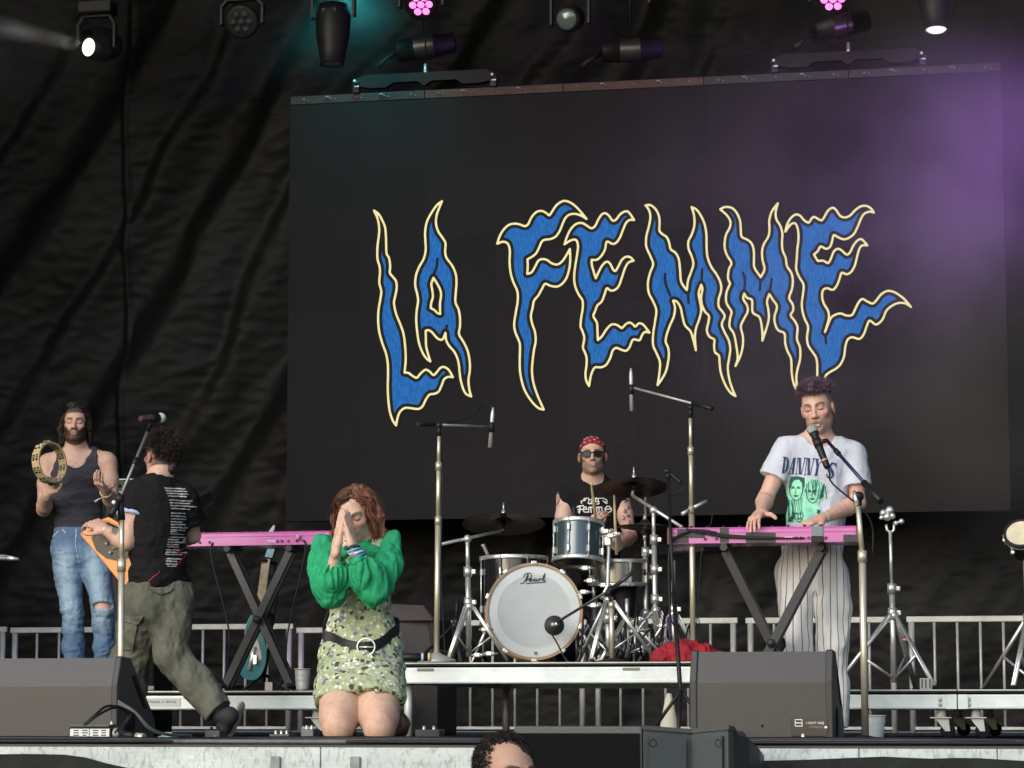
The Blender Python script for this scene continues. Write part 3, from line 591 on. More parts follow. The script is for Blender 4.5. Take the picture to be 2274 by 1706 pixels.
for k in range(4): squiggle([(255 + 8 * k, 1628, 11.62), (285 + 6 * k, 1590 - 8 * k, 11.66), (255 - 14 * k, 1572 - 4 * k, 11.60 - .03 * k), (215 - 6 * k, 1590, 11.50), (190 - 4 * k, 1610, 11.49)], .0055, 'thin black lead looping over the splitter box') if k < 2 else squiggle([(262, 1575 - 6 * k, 11.60), (300, 1582, 11.60), (330, 1608 + 3 * k, 11.62), (365, 1630, 11.7), (420, 1634, 11.9)], .0065, 'braided lead running from the splitter box to the pedals', M_cab2)
m = MB(); q = atY(251, 1612, 11.5); m.tube([(q.x, 11.48, .058), (q.x, 11.48, .082), (q.x, 11.48, .098)], [.009, .008, .003], 10); o = m.build('plug_tip', mat('cream_plastic', (.6, .55, .42), .5)); tag(o, 'cream jack plug pointing up from the splitter box', 'plug')
def pedal(px, d, w, h, col, label, knobs=4, kc=M_white):
    c = onZ(px, d); t = empty('effect_pedal', c, label, 'pedal', 'effect pedals on the deck'); m = MB(); m.box(c + up * (h / 2 + .003), (w, .11, h), ch=.005); m.build('case', mat('pedal_' + label[:10], col, .45), t)
    for k in range(knobs): m = MB(); x = (k + .5) / knobs - .5; m.lathe(c + Vector((x * w * .8, -.02, h + .003)), up, [(.008, 0), (.007, .016), (0, .017)], 12); m.build('knob', kc, t)
    return t
pedal(374, 12.6, .062, .028, (.42, .50, .52), 'pale blue pedal with four white knobs beside the splitter leads', 4); pedal(419, 12.6, .085, .022, (.50, .50, .46), 'flat cream pedal strip beside the pale blue pedal', 3, M_black)
p_ = pedal(480, 12.7, .075, .052, (.03, .03, .034), 'black pedal with white lettering under the raised shoe', 2, M_black); q = onZ(480, 12.7); text_mesh('lettering', 'mult', (q.x, q.y - .0565, .024), (1, 0, 0), up, .016, M_white, p_, width=.045)
pedal(628, 12.9, .10, .035, (.05, .055, .06), 'dark wide pedal just behind the kneeling person', 3, M_chrome); pedal(690, 12.5, .06, .06, (.10, .11, .11), 'grey green pedal by the kneeling person', 2, M_chrome); pedal(955, 13.0, .12, .055, (.03, .03, .032), 'black rocker pedal beside the brown boot', 2, M_chrome)
# ---- cups
def cup(c, r0, r1, h, m, label, nm='cup', ribs=True):
    t = empty(nm, c, label, 'cup'); pr = [(r0 * .2, 0.001), (r0, 0.001)] + [(r0 + (r1 - r0) * k / 12 + (.0015 if ribs and k % 3 == 0 else 0), h * k / 12) for k in range(1, 13)] + [(r1 + .003, h), (r1 + .003, h - .006), (r1 - .003, h - .004), (r0 - .003, .01)]
    q = MB(); q.lathe(c, up, pr, 28); q.build('wall', m, t); return t
cup(onZ(671, 15.15, .262), .034, .044, .118, M_steel, 'steel tumbler standing on the low riser beside the keyboard stand')
M_pl = mat('clear_plastic', (.55, .58, .58), .2, alpha=.55); cup(onZ(1941, 12.75), .040, .054, .125, M_pl, 'clear plastic cup on the deck behind the gold microphone stand')
for px, lb, m_, h in ((1601, 'white paper cup standing beside the red cloth', M_white, .052), (1622, 'white paper cup standing beside the yellow pot', M_white, .052), (1646, 'small yellow pot beside the white paper cups', mat('yellow_pot', (.55, .36, .07), .5, var=.15), .040)):
    c = onZ(px, 14.95, .412); cup(c, .026, .028 if m_ is M_white else .024, h, m_, lb)
# ---- red cloth thrown on the drum riser
def red_cloth():
    C0 = [at(px, py, 14.88) for px, py in ((1462, 1462), (1475, 1440), (1500, 1432), (1520, 1425), (1555, 1432), (1585, 1448))]
    S = Sdf(*bounds(C0 + [C0[0] + Fh * .2, C0[3] + Fh * .25], .09), .006); z0 = .416
    for a, b, r1, r2 in ((0, 1, .03, .05), (1, 2, .05, .06), (2, 3, .06, .07), (3, 4, .07, .055), (4, 5, .055, .03)):
        S.cone(Vector((C0[a].x, C0[a].y + .08, z0 + r1 * .4)), Vector((C0[b].x, C0[b].y + .08, C0[b].z - r2)), r1, r2, .05, clip=[((0, 0, z0), (0, 0, -1))])
        S.cone(Vector((C0[a].x, C0[a].y + .05, z0 + .015)), Vector((C0[b].x, C0[b].y + .06, z0 + .02)), .038, .042, .04, clip=[((0, 0, z0), (0, 0, -1))])
    P, Q = S.mesh(); P = wrinkle(P, Q, .030, 8., (1.3, 1, .9), 3); P = wrinkle(P, Q, .012, 20., (1.3, 1, .8), 5); P[:, 2] = np.maximum(P[:, 2], .4145)
    o = as_mesh('cloth', P, Q, mat('red_cotton', (.27, .008, .017), .85, var=.2, scale=9, bump=.1)); tag(o, 'crumpled red cloth lying on the drum riser', 'cloth')
# ---- keyboards on X stands
M_pink = mat('pink_lacquer', (.46, .105, .34), .35, var=.08, scale=6, coat=.3); M_tape = mat('black_gaffer_tape', (.025, .025, .025), .55, var=.3, scale=30); M_red_end = mat('red_brown_cheek', (.16, .035, .035), .5, var=.25)
def keyboard(A, B, zt, h, depth, label, tapes=False):
    """A,B: rear lower line ends (audience side), keys on the far side"""
    X = (B - A); X.z = 0; L = X.length; X = X.normalized(); Y = Vector((-X.y, X.x, 0)); C = (A + B) / 2; t = empty('keyboard', Vector((C.x, C.y, zt - h)) + Y * depth / 2, label, 'keyboard')
    def W(x, y, z): return Vector((A.x, A.y, zt - h)) + X * (x * L) + Y * y + up * z
    e = .016 / L
    m = MB(); pr = [(0, 0), (0, h * .62), (.006, h * .62), (.006, h * .66), (0, h * .66), (0, h * .86), (.012, h), (.13, h), (.145, h * .80), (depth, h * .74), (depth, .006), (depth - .02, 0)]
    m.prism([W(e, y, z) for y, z in pr], X * (L * (1 - 2 * e))); m.build('case', M_pink, t)
    for u in (0, 1 - e): m = MB(); m.prism([W(u, y - .002, z) for y, z in [(0, -.002), (0, h * .9), (.01, h + .004), (.13, h + .004), (.15, h * .86), (depth + .004, h * .80), (depth + .004, -.002)]], X * (L * e)); m.build('end_cheek', M_red_end, t)
    n = 36; w = L * (1 - 2 * e - .1) / n; pw_ = pb_ = None; px_ = 0
    for k in range(n):
        c = W(e + .08, 0, 0) + X * (w * (k + .5)) + Y * (depth - .072) + up * (h * .80 + .002)
        if pw_ is None: m = MB(); m.box(c, (w - .0015, .135, .016), (X, Y, up), .001); pw_ = m.build('white_key', M_white, t); c0 = c
        else: q = pw_.copy(); COL.objects.link(q); q.parent = t; q.location = c - c0
        if k % 7 in (0, 1, 3, 4, 5) and k < n - 1:
            c = c + X * (w * .5) - Y * .025 + up * .010
            if pb_ is None: m = MB(); m.box(c, (.011, .085, .012), (X, Y, up), .002); pb_ = m.build('black_key', M_blackgloss, t); cb = c
            else: q = pb_.copy(); COL.objects.link(q); q.parent = t; q.location = c - cb
    for k, u in enumerate((.62, .635, .65, .675, .70, .74, .79, .83, .26, .20)):
        m = MB(); m.lathe(W(u, -.0005, h * .26), -Y, [(.0075, 0), (.0075, .004), (.004, .004), (.004, 0)], 12); m.build('jack_socket', M_chrome if k in (0, 1, 2) else M_rubber, t)
    for k in range(9): m = MB(); u = .12 + .085 * k; m.lathe(W(u, .06, h), up, [(.009, 0), (.008, .012), (0, .013)], 10); m.build('knob', M_black, t)
    return t, W
def flat_bar(m, a, b, w, d, side): s_, f, u_ = frame_of(Vector(b) - Vector(a), side); m.box((Vector(a) + Vector(b)) / 2, (w, (Vector(b) - Vector(a)).length, d), (s_, f, u_), .004)
def x_stand(p0, p1, q0, q1, depth, label, M=M_black):
    """two legs p0-p1 and q0-q1 (front frame), doubled at the back"""
    t = empty('keyboard_stand', ((p1 + q1) / 2), label, 'stand'); Y = Vector((0, 1, 0))
    M = mat('stand_black', (.022, .022, .0215), .45, var=.2, bump=.05, spec=.35)
    for (a, b, dy) in ((p0, p1, .03), (q0, q1, 0.)):
        for o_ in (0, .075):
            m = MB(); s_ = (b - a).normalized(); n_ = s_.cross(Y).normalized(); m.box((a + b) / 2 + Y * (dy + o_), ((b - a).length, .026, .046), (s_, Y, n_), .004); m.build('leg', M, t)
        m = MB(); m.tube([a + Y * -.03 + up * .018, a + Y * (depth - .03) + up * .018], .019, 12); m.build('support_arm', M, t)
        m = MB(); m.tube([b + Y * (-.10) + up * .014, b + Y * .32 + up * .014], .015, 10); m.build('foot', M, t)
    c = (p0 + p1 + q0 + q1) / 4; m = MB(); m.lathe(c + Y * -.02, -Y, [(.022, 0), (.022, .012), (0, .015)], 14); m.lathe(c + Y * .15, Y, [(.055, 0), (.055, .012), (0, .014)], 24); m.build('pivot', M, t); return t
# right one
A, B = at(1482, 1207, 13.78), at(1908, 1209, 13.62); zt = at(1700, 1170, 13.7).z
kb, W = keyboard(A, B, zt, .080, .30, 'pink keyboard patched with black tape under the singing player')
for u, z, w, hh in ((.125, .05, .14, .045), (.30, .04, .045, .075), (.49, .025, .15, .05), (.955, .018, .07, .035), (.06, .02, .1, .035)):
    c = W(u, -.0015, z); m = MB(); X_ = (B - A).normalized(); m.box(c, (w, .002, hh), (X_, X_.cross(up), up)); m.build('tape_patch', M_tape, kb)
c = W(.785, -.004, .052); m = MB(); m.box(c, (.058, .006, .055), (X_, X_.cross(up), up), .002); m.build('tape_patch', mat('grey_tape', (.16, .19, .20), .6), kb); c = W(.785, -.010, .014); m = MB(); m.box(c, (.062, .02, .032), (X_, X_.cross(up), up), .003); m.build('clip', M_black, kb)
for k in range(4): pts = [W(.10 + .02 * k, -.012, .075 - .006 * k), W(.16 + .03 * k, -.014, .055 + .008 * math.sin(k)), W(.30, -.012, .03 + .004 * k), W(.45 + .05 * k, -.012, .022), W(.60 + .04 * k, -.012, .02)]; q = MB(); q.tube(vcrom(pts, 6), .0045, 6); o = q.build('cable', M_cable); tag(o, 'black lead taped along the back of the patched pink keyboard', 'cable', 'leads on the patched keyboard')
q = MB(); q.tube(vcrom([W(.12, -.012, .06), W(.045, -.02, .03), W(.012, -.02, -.04), at(1486, 1300, 13.7), at(1490, 1420, 13.6)], 8), .006, 6); o = q.build('cable', M_cable); tag(o, 'black lead dropping from the end of the patched pink keyboard', 'cable')
zk = zt - .08
def zp(px, d, z): return onZ(px, d, z)
x_stand(zp(1612, 13.75, zk - .038), zp(1812, 13.70, .02), zp(1828, 13.75, zk - .038), zp(1608, 13.70, .02), .26, 'black X stand carrying the patched pink keyboard')
# left one
A, B = at(372, 1207, 15.95), at(737, 1213, 15.72); zt = at(560, 1181, 15.82).z
kb2, W2 = keyboard(A, B, zt, .078, .30, 'pink keyboard standing unplayed behind the striding person'); zk = zt - .078
x_stand(zp(502, 15.85, zk - .038), zp(643, 15.62, .278), zp(640, 15.80, zk - .038), zp(497, 15.70, .278), .26, 'black X stand under the unplayed pink keyboard')
c = W2(.80, -.012, .042); m = MB(); m.ball(c, (.014, .012, .016)); m.build('pink_plug', mat('light_pink', (.62, .25, .34), .5), kb2)
c = W2(.62, .05, .1); m = MB(); m.prism([c - Rr * .02 - up * .02, c + Rr * .012 - up * .02, c + Rr * .018 + up * .015, c + Rr * .01 + up * .02], Fh * .01); m.build('label_tag', mat('tag_grey', (.4, .42, .38), .6), kb2)
for u, px2 in ((.28, 508), (.84, 640)): q = MB(); q.tube(vcrom([W2(u, -.006, .02), W2(u, -.02, -.08), at(px2, 1400, 15.72), at(px2 - 8, 1500, 15.72), at(px2 - 30, 1535, 15.6)], 8), .005, 6); o = q.build('cable', M_cable); tag(o, 'thin lead hanging down from the unplayed pink keyboard', 'cable', 'leads of the unplayed keyboard')
# teal guitar on a floor stand behind it
def teal_guitar():
    d = 16.35; J = lambda px, py, dd=0.: at(px, py, d + dd); t = empty('electric_guitar', J(560, 1530), 'teal electric guitar standing upright behind the keyboard stand', 'guitar')
    K = lambda x, y: (400 + x / 4.047, 1150 + y / 4.047)
    out = [K(*p) for p in crom([(620, 900), (650, 870), (680, 920), (705, 930), (760, 900), (790, 870), (800, 930), (780, 990), (740, 1040), (760, 1110), (775, 1200), (765, 1320), (720, 1420), (660, 1460), (590, 1450), (540, 1400), (555, 1300), (590, 1200), (600, 1100), (585, 1000)], 4, True)]
    th = Fh * .042; m = MB(); m.prism([J(*p) for p in out], th); b = m.build('body', mat('teal_lacquer', (.014, .12, .14), .3, var=.15, coat=.5), t); md = b.modifiers.new('bevel', 'BEVEL'); md.width = .006; md.segments = 2
    pg = [K(*p) for p in ((640, 1090), (690, 1080), (725, 1200), (735, 1270), (690, 1290), (670, 1330), (640, 1320), (625, 1200))]; m = MB(); m.prism([J(*p, -.004) for p in pg], Fh * .003); m.build('pickguard', mat('pearl_grey', (.36, .36, .33), .4, var=.2, scale=20), t)
    n0, n1 = J(*K(690, 1020), -.02), J(*K(775, 370), .12); m = MB(); m.box((n0 + n1) / 2, ((n1 - n0).length, .02, .052), ((n1 - n0).normalized(), Fh, (n1 - n0).normalized().cross(Fh)), .004); m.build('neck', mat('pale_fretboard', (.42, .36, .24), .5, var=.3, scale=40), t)
    hd = [K(*p) for p in ((760, 350), (785, 280), (850, 280), (825, 360))]; m = MB(); m.prism([J(*p, .13) for p in hd], Fh * .015); m.build('headstock', mat('pale_blue_head', (.22, .36, .40), .4), t)
    m = MB(); m.tube([J(*K(670, 1160), -.006), J(*K(620, 1370), -.006)], .012, 8); m.build('strings_cover', M_chrome, t); m = MB(); m.box(J(*K(675, 1275), -.01), (.02, .02, .05)); m.build('bridge', M_chrome, t)
    s = empty('guitar_stand', J(575, 1540), 'black tubular guitar stand holding the teal guitar', 'stand'); base = onZ(585, d + .15, .27)
    m = MB(); m.tube([base + up * .05, J(*K(870, 660), .20), J(*K(840, 400), .18)], .010, 8); m.build('upright', M_black, s); m = MB(); m.tube([J(*K(720, 375), .08), J(*K(860, 410), .16)], .012, 8); m.build('yoke', M_black, s)
    for px in (540, 640): m = MB(); m.tube([base + up * .10, onZ(px, d - .12, .275)], .010, 8); m.build('leg', M_black, s)
teal_guitar()
m = MB(); c = at(597, 1516, 15.4); m.box((c.x, c.y, .262 + .024), (.042, .01, .046)); o = m.build('card', mat('card_paper', (.5, .48, .4), .7)); tag(o, 'small cream card standing on the low riser', 'card')
m = MB(); c = at(330, 1528, 15.3); m.box((c.x, c.y, .262 + .013), (.068, .02, .024), ch=.003); o = m.build('power_box', mat('grey_box', (.16, .17, .17), .5)); tag(o, 'small grey box lying flat on the low riser', 'box')
c = onZ(2058, 15.1, .262); m = MB(); m.box(c + up * .034, (.066, .05, .062), ch=.003); t = m.build('carton', mat('carton_white', (.42, .43, .40), .6)); tag(t, 'small pale striped carton on the low riser beside the chrome stand', 'carton')
for k in (-.02, .0, .022): m = MB(); m.box(c + up * .034 + Vector((k, -.0255, 0)), (.008, .001, .05)); m.build('stripe', mat('dark_green_stripe', (.04, .07, .05), .6), t)
# ------------------------------------------------------------------ signed-distance modelling for people and soft things
import openvdb
def nv(v): return np.array(v, dtype=np.float32)
class Sdf:
    def __init__(s, lo, hi, h):
        s.lo = np.array(lo, np.float32); s.h = h
        s.n = np.ceil((np.array(hi) - s.lo) / h).astype(int) + 1
        s.D = np.full(s.n, 1.0, np.float32)
    def _blk(s, lo, hi):
        a = np.clip(np.floor((np.array(lo) - s.lo) / s.h).astype(int), 0, s.n); b = np.clip(np.ceil((np.array(hi) - s.lo) / s.h).astype(int) + 1, 0, s.n)
        if (b <= a).any(): return None
        ax = [(s.lo[i] + np.arange(a[i], b[i], dtype=np.float32) * s.h) for i in range(3)]
        return tuple(slice(a[i], b[i]) for i in range(3)), ax[0][:, None, None], ax[1][None, :, None], ax[2][None, None, :]
    def op(s, f, lo, hi, k=.01, sub=False, inter=False):
        m = k + 3 * s.h
        B = s._blk(np.array(lo) - m, np.array(hi) + m)
        if B is None: return s
        sl, X, Y, Z = B; d = f(X, Y, Z).astype(np.float32); A = s.D[sl]
        if sub:
            d = -d; hh = np.maximum(k - np.abs(A - d), 0) / k; s.D[sl] = np.maximum(A, d) + hh * hh * k * .25
        else:
            hh = np.maximum(k - np.abs(A - d), 0) / k; s.D[sl] = np.minimum(A, d) - hh * hh * k * .25
        return s
    def cone(s, a, b, ra, rb, k=.01, sub=False, flat=None, clip=()):
        """round cone a->b; flat=(axis, factor) squashes it along axis"""
        a, b = nv(a), nv(b); e = b - a; L = float(e @ e) + 1e-12; r = max(ra, rb)
        if flat is not None:
            u = nv(flat[0]); u = u / np.linalg.norm(u); g = 1.0 / flat[1] - 1.0
        def f(X, Y, Z):
            x, y, z = X - a[0], Y - a[1], Z - a[2]
            t = np.clip((x * e[0] + y * e[1] + z * e[2]) / L, 0, 1)
            x, y, z = x - t * e[0], y - t * e[1], z - t * e[2]
            if flat is not None:
                w = (x * u[0] + y * u[1] + z * u[2]) * g; x, y, z = x + w * u[0], y + w * u[1], z + w * u[2]
                d = (np.sqrt(x * x + y * y + z * z) - (ra + (rb - ra) * t)) * flat[1] ** .5
            else: d = np.sqrt(x * x + y * y + z * z) - (ra + (rb - ra) * t)
            for cp, cn in clip:
                cn = Vector(cn).normalized(); d = np.maximum(d, (X - cp[0]) * cn[0] + (Y - cp[1]) * cn[1] + (Z - cp[2]) * cn[2])
            return d
        rr = r * (1 if flat is None else max(1, flat[1]))
        return s.op(f, np.minimum(a, b) - rr, np.maximum(a, b) + rr, k, sub)
    def chain(s, pts, rad, k=.01, flat=None, clip=()):
        for i in range(len(pts) - 1): s.cone(pts[i], pts[i + 1], rad[i], rad[i + 1], k, flat=flat, clip=clip)
        return s
    def ell(s, c, r, ax=None, k=.01, sub=False):
        c = nv(c); R = np.array([list(a) for a in ax], np.float32) if ax else np.eye(3, dtype=np.float32)
        r = nv(r if isinstance(r, (list, tuple)) else (r, r, r))
        def f(X, Y, Z):
            x, y, z = X - c[0], Y - c[1], Z - c[2]
            q = [(x * R[i, 0] + y * R[i, 1] + z * R[i, 2]) / r[i] for i in range(3)]
            k0 = np.sqrt(q[0]**2 + q[1]**2 + q[2]**2); k1 = np.sqrt((q[0] / r[0])**2 + (q[1] / r[1])**2 + (q[2] / r[2])**2) + 1e-9
            return k0 * (k0 - 1) / k1
        m = float(r.max()); return s.op(f, c - m, c + m, k, sub)
    def cut(s, p, n, k=.004, lo=None, hi=None):
        """remove everything on the side of plane p that n points to"""
        p = nv(p); n = nv(n); n = n / np.linalg.norm(n)
        f = lambda X, Y, Z: -((X - p[0]) * n[0] + (Y - p[1]) * n[1] + (Z - p[2]) * n[2])
        if lo is None: lo = s.lo; hi = s.lo + s.n * s.h
        return s.op(f, lo, hi, k, sub=True)
    def sample(s, P):
        q = (np.asarray(P, np.float32) - s.lo) / s.h; i = np.clip(np.floor(q).astype(int), 0, s.n - 2); t = np.clip(q - i, 0, 1); o = 0
        for dx in (0, 1):
            for dy in (0, 1):
                for dz in (0, 1):
                    w = (t[:, 0] if dx else 1 - t[:, 0]) * (t[:, 1] if dy else 1 - t[:, 1]) * (t[:, 2] if dz else 1 - t[:, 2])
                    o = o + w * s.D[i[:, 0] + dx, i[:, 1] + dy, i[:, 2] + dz]
        return o
    def mesh(s):
        b = 3 * s.h; g = openvdb.FloatGrid(b); g.copyFromArray(np.clip(s.D, -b, b).astype(np.float32))
        g.gridClass = openvdb.GridClass.LEVEL_SET
        P, Q = g.convertToQuads(0.0)
        P = np.asarray(P, np.float64) * s.h + s.lo; Q = np.asarray(Q, int)
        P, Q = biggest(P, Q)
        a, c, d = P[Q[:, 0]], P[Q[:, 1]], P[Q[:, 2]]                     # outward check by volume sign
        if np.einsum('ij,ij->i', a, np.cross(c, d)).sum() + np.einsum('ij,ij->i', a, np.cross(d, P[Q[:, 3]])).sum() < 0: Q = Q[:, ::-1]
        return P, Q
def biggest(P, Q, keep_frac=.02):
    n = len(P); lab = np.arange(n)
    while True:
        m = lab[Q].min(1); new = lab.copy()
        for i in range(4): np.minimum.at(new, Q[:, i], m)
        new = np.minimum(new, new[new])
        if (new == lab).all(): break
        lab = new
    u, c = np.unique(lab, return_counts=True); ok = set(u[c > keep_frac * n].tolist()); kv = np.isin(lab, list(ok))
    mp = np.cumsum(kv) - 1; Q = Q[kv[Q[:, 0]]]
    return P[kv], mp[Q]
def vnormals(P, Q):
    fn = np.cross(P[Q[:, 2]] - P[Q[:, 0]], P[Q[:, 3]] - P[Q[:, 1]]); N = np.zeros_like(P)
    for i in range(4): np.add.at(N, Q[:, i], fn)
    return N / (np.linalg.norm(N, axis=1, keepdims=True) + 1e-12)
def relax(P, Q, it=1, w=.5):
    for _ in range(it):
        S = np.zeros_like(P); C = np.zeros(len(P))
        for i in range(4):
            j = (i + 1) % 4
            np.add.at(S, Q[:, i], P[Q[:, j]]); np.add.at(S, Q[:, j], P[Q[:, i]]); np.add.at(C, Q[:, i], 1); np.add.at(C, Q[:, j], 1)
        P = P * (1 - w) + w * S / np.maximum(C, 1)[:, None]
    return P
_H = np.random.default_rng(11).random(4096).astype(np.float32)
def vnoise(P, seed=0):
    P = np.asarray(P, np.float64); i = np.floor(P).astype(np.int64); t = P - i; t = t * t * (3 - 2 * t); o = 0
    for dx in (0, 1):
        for dy in (0, 1):
            for dz in (0, 1):
                h = ((i[:, 0] + dx) * 73856093 ^ (i[:, 1] + dy) * 19349663 ^ (i[:, 2] + dz) * 83492791 ^ seed * 2654435) & 4095
                w = (t[:, 0] if dx else 1 - t[:, 0]) * (t[:, 1] if dy else 1 - t[:, 1]) * (t[:, 2] if dz else 1 - t[:, 2]); o = o + w * _H[h]
    return o * 2 - 1
def fbm(P, f, oct=3, seed=0):
    a, s = 1.0, 0
    for k in range(oct): s = s + a * vnoise(P * f * 2**k + 17.3 * k, seed + k); a *= .5
    return s
def wrinkle(P, Q, amp, f, stretch=(1, 1, 1), seed=0, mask=None, ridged=True, warp=.25):
    N = vnormals(P, Q); X = P * np.array(stretch)
    X = X + warp / f * np.stack([vnoise(P * f * .6 + 5 * i, seed + 20 + i) for i in range(3)], 1)
    w = fbm(X, f, 3, seed)
    if ridged: w = .45 - np.abs(w) * 1.1 + .35 * fbm(X, f * .5, 2, seed + 9)
    if mask is not None: w = w * mask
    return P + N * (amp * w)[:, None]
def set_col(o, C, name='Col'):
    C4 = np.ones((len(C), 4), np.float32); C4[:, :3] = C
    a = o.data.color_attributes.new(name, 'FLOAT_COLOR', 'POINT'); a.data.foreach_set('color', C4.ravel())
def sdf_obj(name, P, Q, m, parent, col=None):
    o = as_mesh(name, P, Q, m, parent, smooth=True)
    if col is not None: set_col(o, col)
    return o
def sm(a, b, x): t = np.clip((x - a) / (b - a), 0, 1); return t * t * (3 - 2 * t)
def gau(d2, s): return np.exp(-d2 / (2 * s * s))

class Frame:
    """local frame of a head: s = person's left, f = forward, u = up"""
    def __init__(F, c, fwd, up, sc=1.0):
        F.c = Vector(c); F.f = Vector(fwd).normalized(); u = Vector(up); F.s = u.cross(F.f).normalized(); F.u = F.f.cross(F.s).normalized(); F.k = sc
        F.M = np.array([list(F.s), list(F.f), list(F.u)])
    def w(F, x, y, z): return F.c + (F.s * x + F.f * y + F.u * z) * F.k
    def loc(F, P): return ((np.asarray(P) - np.array(F.c)) @ F.M.T) / F.k
    @property
    def ax(F): return (F.s, F.f, F.u)
def aim(yaw, pitch, roll=0.):
    """yaw 0 = towards the camera, positive = towards image left ... returns forward, up"""
    f = (-Fh * math.cos(yaw) - Rr * math.sin(yaw)) * math.cos(pitch) + Vector((0, 0, math.sin(pitch)))
    side = f.cross(Vector((0, 0, 1))).normalized(); u = side.cross(f)
    return f, Quaternion(f, roll) @ u

def add_head(S, F, jaw=1.0, nose=1.0, mouth_open=0., fem=0.):
    w, ax, k = F.w, F.ax, F.k
    E = lambda x, y, z, r, kk, sub=False: S.ell(w(x, y, z), [q * k for q in r], ax, kk, sub)
    E(0, -.018, .035, (.075, .096, .086), .01)
    E(0, .012, -.022, (.063 - .004 * fem, .078, .082), .03)
    E(0, .034, -.072, (.040 * jaw, .046, .042), .03)
    E(0, .058, -.105, (.023 * jaw, .022, .017), .022)
    for q in (-1, 1):
        E(q * .041 * jaw, .002, -.070, (.016, .030, .026), .03)            # jaw angle
        E(q * .042, .056, -.026, (.021, .022, .018), .022)               # cheekbone
        S.cone(w(q * .012, .084, .017), w(q * .042, .070, .019), .009 * k, .007 * k, .014)   # brow
        E(q * .031, .098, -.001, (.021, .020, .013), .014, True)         # socket
        E(q * .031, .0715, -.003, (.0145, .0135, .0125), .006)           # lidded eye
        E(q * .013, .094, -.040, (.0085, .010, .0078), .006)             # nostril wing
        E(q * .079, -.008, -.012, (.008, .018, .030), .007)              # ear
        E(q * .0865, -.004, -.010, (.004, .010, .018), .006, True)
    S.cone(w(0, .083, .008), w(0, .104 * (1 + .04 * (nose - 1)), -.030), .0075 * k, .0105 * k, .010)
    E(0, .1065, -.036, (.0115 * nose, .0115, .010), .008)
    E(0, .080, -.062, (.025, .0135, .019), .015)                          # muzzle
    S.cone(w(-.014, .091, -.0625), w(.014, .091, -.0625), .0043 * k, .0043 * k, .005)
    S.cone(w(-.013, .091, -.0765 - .008 * mouth_open), w(.013, .091, -.0765 - .008 * mouth_open), .0050 * k, .0050 * k, .006)
    S.cone(w(-.020, .098, -.0695 - .003 * mouth_open), w(.020, .098, -.0695 - .003 * mouth_open), (.0018 + .008 * mouth_open) * k, (.0018 + .008 * mouth_open) * k, .004, True)
def face_col(P, F, skin, brow=(.05, .03, .02), beard=0., beardcol=(.04, .025, .018), scalp=0., scalpcol=(.05, .035, .03), lip=(.42, .17, .14), mouth_open=0., mustache=None, brow_h=.021):
    H = Sdf(*bounds([F.w(x, y, z) for x in (-.1, .1) for y in (-.13, .13) for z in (-.14, .14)], .01), .005); add_head(H, F, mouth_open=mouth_open); H.ell(F.w(0, .045, -.100), [q * F.k for q in (.046, .040, .026)], F.ax, .02); onhead = np.abs(H.sample(P)) < .012
    L = F.loc(P); x, y, z = L.T; ax_ = np.abs(x); C = np.tile(np.array(skin, float), (len(P), 1))
    near = (np.abs(z) < .2) & (ax_ < .12) & (np.abs(y) < .16) & onhead
    def mix(m, c, a):
        m = (np.clip(m, 0, 1) * a * near)[:, None]; C[:] = C * (1 - m) + np.array(c) * m
    red = np.array(skin) * np.array([1.02, .74, .70]); front = sm(.02, .05, y)
    mix(gau((ax_ - .045)**2 + (z + .032)**2, .018) * front, red, .55)
    mix(gau(x**2 + (z + .036)**2, .012) * sm(.085, .1, y), red, .6)
    mix(gau((ax_ - .08)**2 + (z + .01)**2, .02), red, .6)
    mix(gau(((ax_ - .031) / 1.4)**2 + (z - .002)**2, .0085) * front, np.array(skin) * np.array([.62, .5, .48]), .7)      # lids and sockets
    if beard > 0:
        lo = -.052 + .030 * sm(.03, .062, ax_) - .0
        m = sm(lo + .008, lo - .008, z) * sm(-.035, -.005, y) * sm(-.150, -.120, z)
        m = m * (1 - gau((x / 1.5)**2 + (z + .070)**2, .009))                  # lips stay free
        m = np.maximum(m, gau(((ax_ - .016) / 2)**2 + (z + .053)**2, .006) * front)
        m = np.maximum(m, sm(.056, .062, ax_) * sm(.03, .01, z) * sm(-.03, -.012, y) * sm(.06, .045, y))
        mix(m, beardcol, beard)
    zb = brow_h - .004 + .007 * np.sin(np.clip((ax_ - .010) / .038, 0, 1) * 2.4)
    mix(sm(.0078, .004, np.abs(z - zb)) * sm(.008, .013, ax_) * sm(.054, .044, ax_) * front, brow, .92)
    zl = -.0085 + .004 * ((ax_ - .031) / .014)**2
    mix(sm(.0052, .0024, np.abs(z - zl)) * sm(.013, .017, ax_) * sm(.049, .044, ax_) * sm(.045, .06, y), brow, .85)
    mix(sm(.019, .013, ax_ + .9 * np.abs(z + .0685)) * sm(.07, .085, y), lip, .55)
    mix(sm(.0026 + .004 * mouth_open, .0008, np.abs(z + .0695 + .003 * mouth_open)) * sm(.023, .018, ax_) * sm(.07, .08, y), (.06, .02, .02), .95)
    mix(sm(.0062, .003, np.sqrt((ax_ - .0075)**2 + (z + .0465)**2)) * sm(.085, .093, y), (.07, .025, .02), .8)                 # nostrils
    if scalp > 0:
        hl = .062 - .055 * sm(.05, .078, ax_)
        m = np.maximum(sm(hl - .006, hl + .006, z), sm(-.005, -.03, y) * sm(-.075, -.05, z))
        m = m * (1 - gau((ax_ - .081)**2 + (y + .008)**2 + (z + .012)**2, .02)); mix(m, scalpcol, scalp)
    return C
